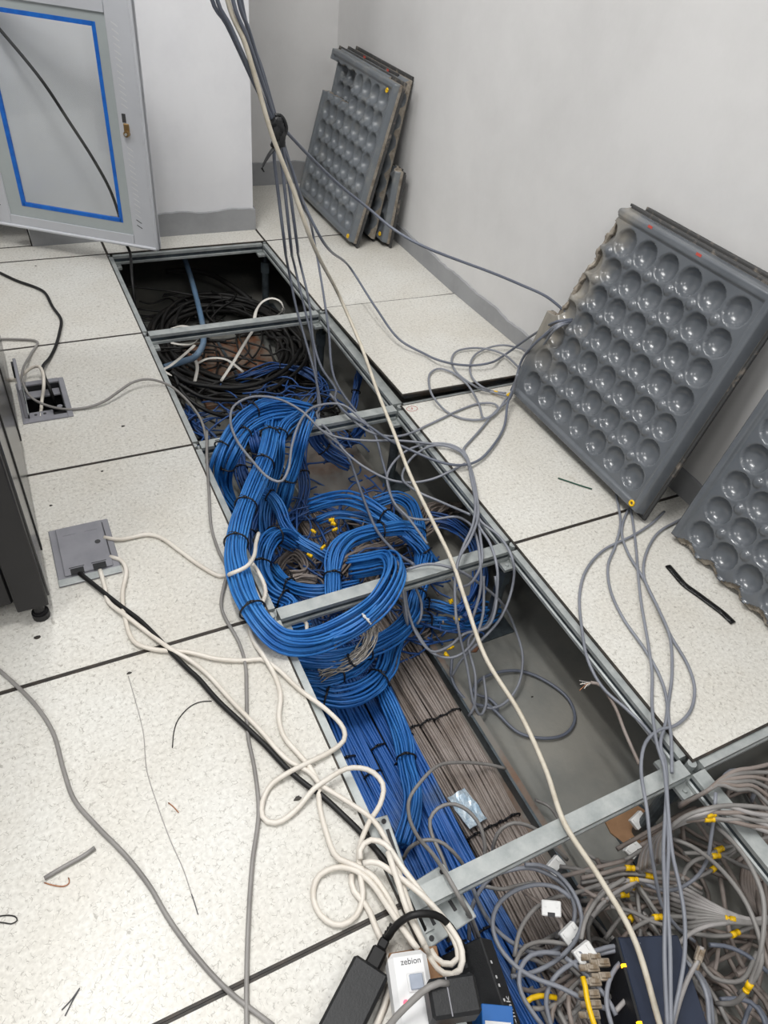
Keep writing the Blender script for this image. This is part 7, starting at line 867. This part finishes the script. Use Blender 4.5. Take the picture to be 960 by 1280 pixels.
for k, (x, y, s) in enumerate(debris[:1]):
    r = tag(MB().prism([(-s, -s*.4), (0, -s*.8), (s*1.2, 0), (s*.4, s*.8), (-s*.7, s*.6)], SLAB+.001, SLAB+.004).build('debris_chip', 'rust'), 'brown chip of debris on the bare slab by the loose blue ends', 'debris'); r.location = (x, y, 0)

# carton, power strip, adapter
cb = empty('cardboard_sheet', (-.045, -2.56, 0), (0, 0, -.28)); tag(cb, 'brown cardboard packaging under the white power strip', 'cardboard')
MB().box(-.036, .034, -.16, .10, .0005, .022, bev=.001).build('sheet', 'card', cb); MB().box(-.036, .034, .06, .062, .022, .0235).build('crease', 'card', cb)
ps = empty('power_strip', (-.0375, -2.470, .023), (0, 0, -.295)); tag(ps, 'white power strip with a grey rocker switch and small red lamp', 'power strip')
MB().box(-.027, .027, -.26, 0, 0, .042, bev=.007).build('body', 'psu', ps)
MB().box(-.006, .017, -.050, -.028, .042, .0445, bev=.001).build('switch_frame', 'psu', ps); MB().box(-.003, .015, -.048, -.030, .0445, .0475, bev=.001).build('switch', 'btn', ps)
MB().cyl((-.012, -.060), .0035, .042, .0432, 12).build('lamp', 'ledred', ps)
def lettering(text, parent, loc, size, mt, rot=(0, 0, 0), name='lettering'):
    cu = bpy.data.curves.new(name, 'FONT'); cu.body = text; cu.size = size; cu.extrude = .0002; cu.align_x = 'CENTER'; cu.align_y = 'CENTER'
    o = bpy.data.objects.new(name, cu); C.objects.link(o); dg = bpy.context.evaluated_depsgraph_get()
    me = bpy.data.meshes.new_from_object(o.evaluated_get(dg)); bpy.data.objects.remove(o); bpy.data.curves.remove(cu)
    me.materials.clear(); t = link(name, me, mt, parent); t.location = loc; t.rotation_euler = rot; return t
lettering('zebion', ps, (.003, -.014, .0423), .0105, 'print')
for k in range(2): MB().cyl((0, -.11-.06*k), .018, .0405, .0426, 18).build('socket', 'boxgrey', ps)
pb = empty('plug_adapter', (-.028, -2.522, .072), (0, 0, -.30)); tag(pb, 'black plug-in adapter pushed into the white power strip', 'plug adapter')
MB().box(-.012, .052, -.045, .0, -.004, .036, bev=.004).build('body', 'black_pl', pb); MB().box(.012, .0135, -.044, -.001, .0355, .0364).build('seam', 'boxgrey', pb)
cable('grey_lead_cable', 'grey cord of the black plug-in adapter arching over the power strip', 'cord', 'warmgrey', .0042, CORD)
ad = empty('power_adapter', (-.0815, -2.4595, .001), (0, 0, math.atan2(-.58, -.815))); tag(ad, 'black laptop-style power adapter lying on the tile by the power strip', 'power adapter')
MB().box(0, .13, -.027, .027, 0, .034, bev=.004).build('body', 'black_pl', ad)
pg = MB(); pg.box(-.026, .002, -.011, .011, .008, .028, bev=.003); pg.box(-.04, -.026, -.007, .007, .012, .025, bev=.002).build('plug', 'black', ad)
for k in range(4): MB().box(-.044-.006*k, -.0405-.006*k, -.0062+.0006*k, .0062-.0006*k, .0135, .0245, bev=.001).build('strain_ridge', 'black', ad)
cable('black_lead_cable', 'black lead arching from the power adapter over the white cables into the pit', 'cord', 'black', .0052, LEAD)

# black network device and the box it leans on
ct = empty('carton', (.048, -2.62, SLAB)); tag(ct, 'brown carton in the pit carrying the black network device', 'carton')
MB().box(-.03, .028, -.14, .13, .0, .17, bev=.001).build('body', 'card', ct); MB().box(-.0295, .0275, -.002, .002, .17, .1708).build('flap_seam', 'trim', ct)
nd = empty('network_device', (.100, -2.478, -.04), (0, math.radians(-38), math.radians(-10))); tag(nd, 'black network device with a perforated top and white print on its front', 'network device')
MB().box(-.085, 0, -.30, 0, -.044, 0, bev=.002).build('case', 'black_pl', nd)
for i in range(9):
    for j in range(4): MB().box(-.075+j*.012, -.070+j*.012, -.03-i*.012, -.024-i*.012, 0, .0006).build('vent_hole', 'dark', nd)
for k, y in enumerate((-.035, -.055, -.066, -.085)): MB().box(-.0002, .0008, y-.002, y+.002, -.012, -.008).build('indicator', 'print_highlight_w', nd)
lettering('tp-link', nd, (.0006, -.105, -.024), .020, 'print_highlight_w', (math.radians(90), 0, math.radians(90)))
MB().box(-.0002, .0006, -.185, -.165, -.034, -.012).build('print_block', 'boxgrey', nd)
bb = empty('blue_carton', (.040, -2.612, -.062), (0, 0, -.5)); tag(bb, 'blue printed box corner at the bottom border', 'box')
MB().box(-.022, .022, -.05, .05, -.02, .06, bev=.001).build('body', 'bluebox', bb); MB().box(-.018, .018, -.046, .03, .06, .0608).build('picture_panel', 'print_highlight_w', bb)
nv = empty('navy_device', (.33, -2.66, -.242), (0, 0, math.radians(-22))); tag(nv, 'navy blue network device half buried in the heap', 'network device')
MB().box(-.048, .055, -.16, .085, .0, .165, bev=.002).build('case', 'navy', nv)
MB().box(-.052, -.048, -.16, .085, .03, .165).build('port_panel', 'black_pl', nv)
for k, y in enumerate((.045, -.03, -.05)): MB().box(-.0535, -.047, y-.0022, y+.0022, .160, .1662).build('status_lamp', 'led', nv)

# small marks and crumbs
im = TB(); im.tube(ring_path(np.array([0., 0, .0004]), np.array([1., 0, 0]), np.array([0, 1., 0]), .017, .012, 20), .0007, 4)
mk = im.build('ink_mark', 'redmark', bpy.data.objects['floor']); mk.location = INK; lettering('5', mk, (0, 0, .0004), .014, 'redmark', (0, 0, -.5), 'ink_digit')
for k, ((x, y, z), s, lab) in enumerate(CRUMBS):
    a = k*1.1; o = MB().prism([(s*math.cos(a+t)*(1+.35*math.sin(3*t+k)), s*.55*math.sin(a+t)) for t in [i*math.pi/4 for i in range(8)]], .0003, .0003+s*.5).build('debris_crumb', 'trim')
    o.location = (x, y, z); tag(o, lab, 'debris')
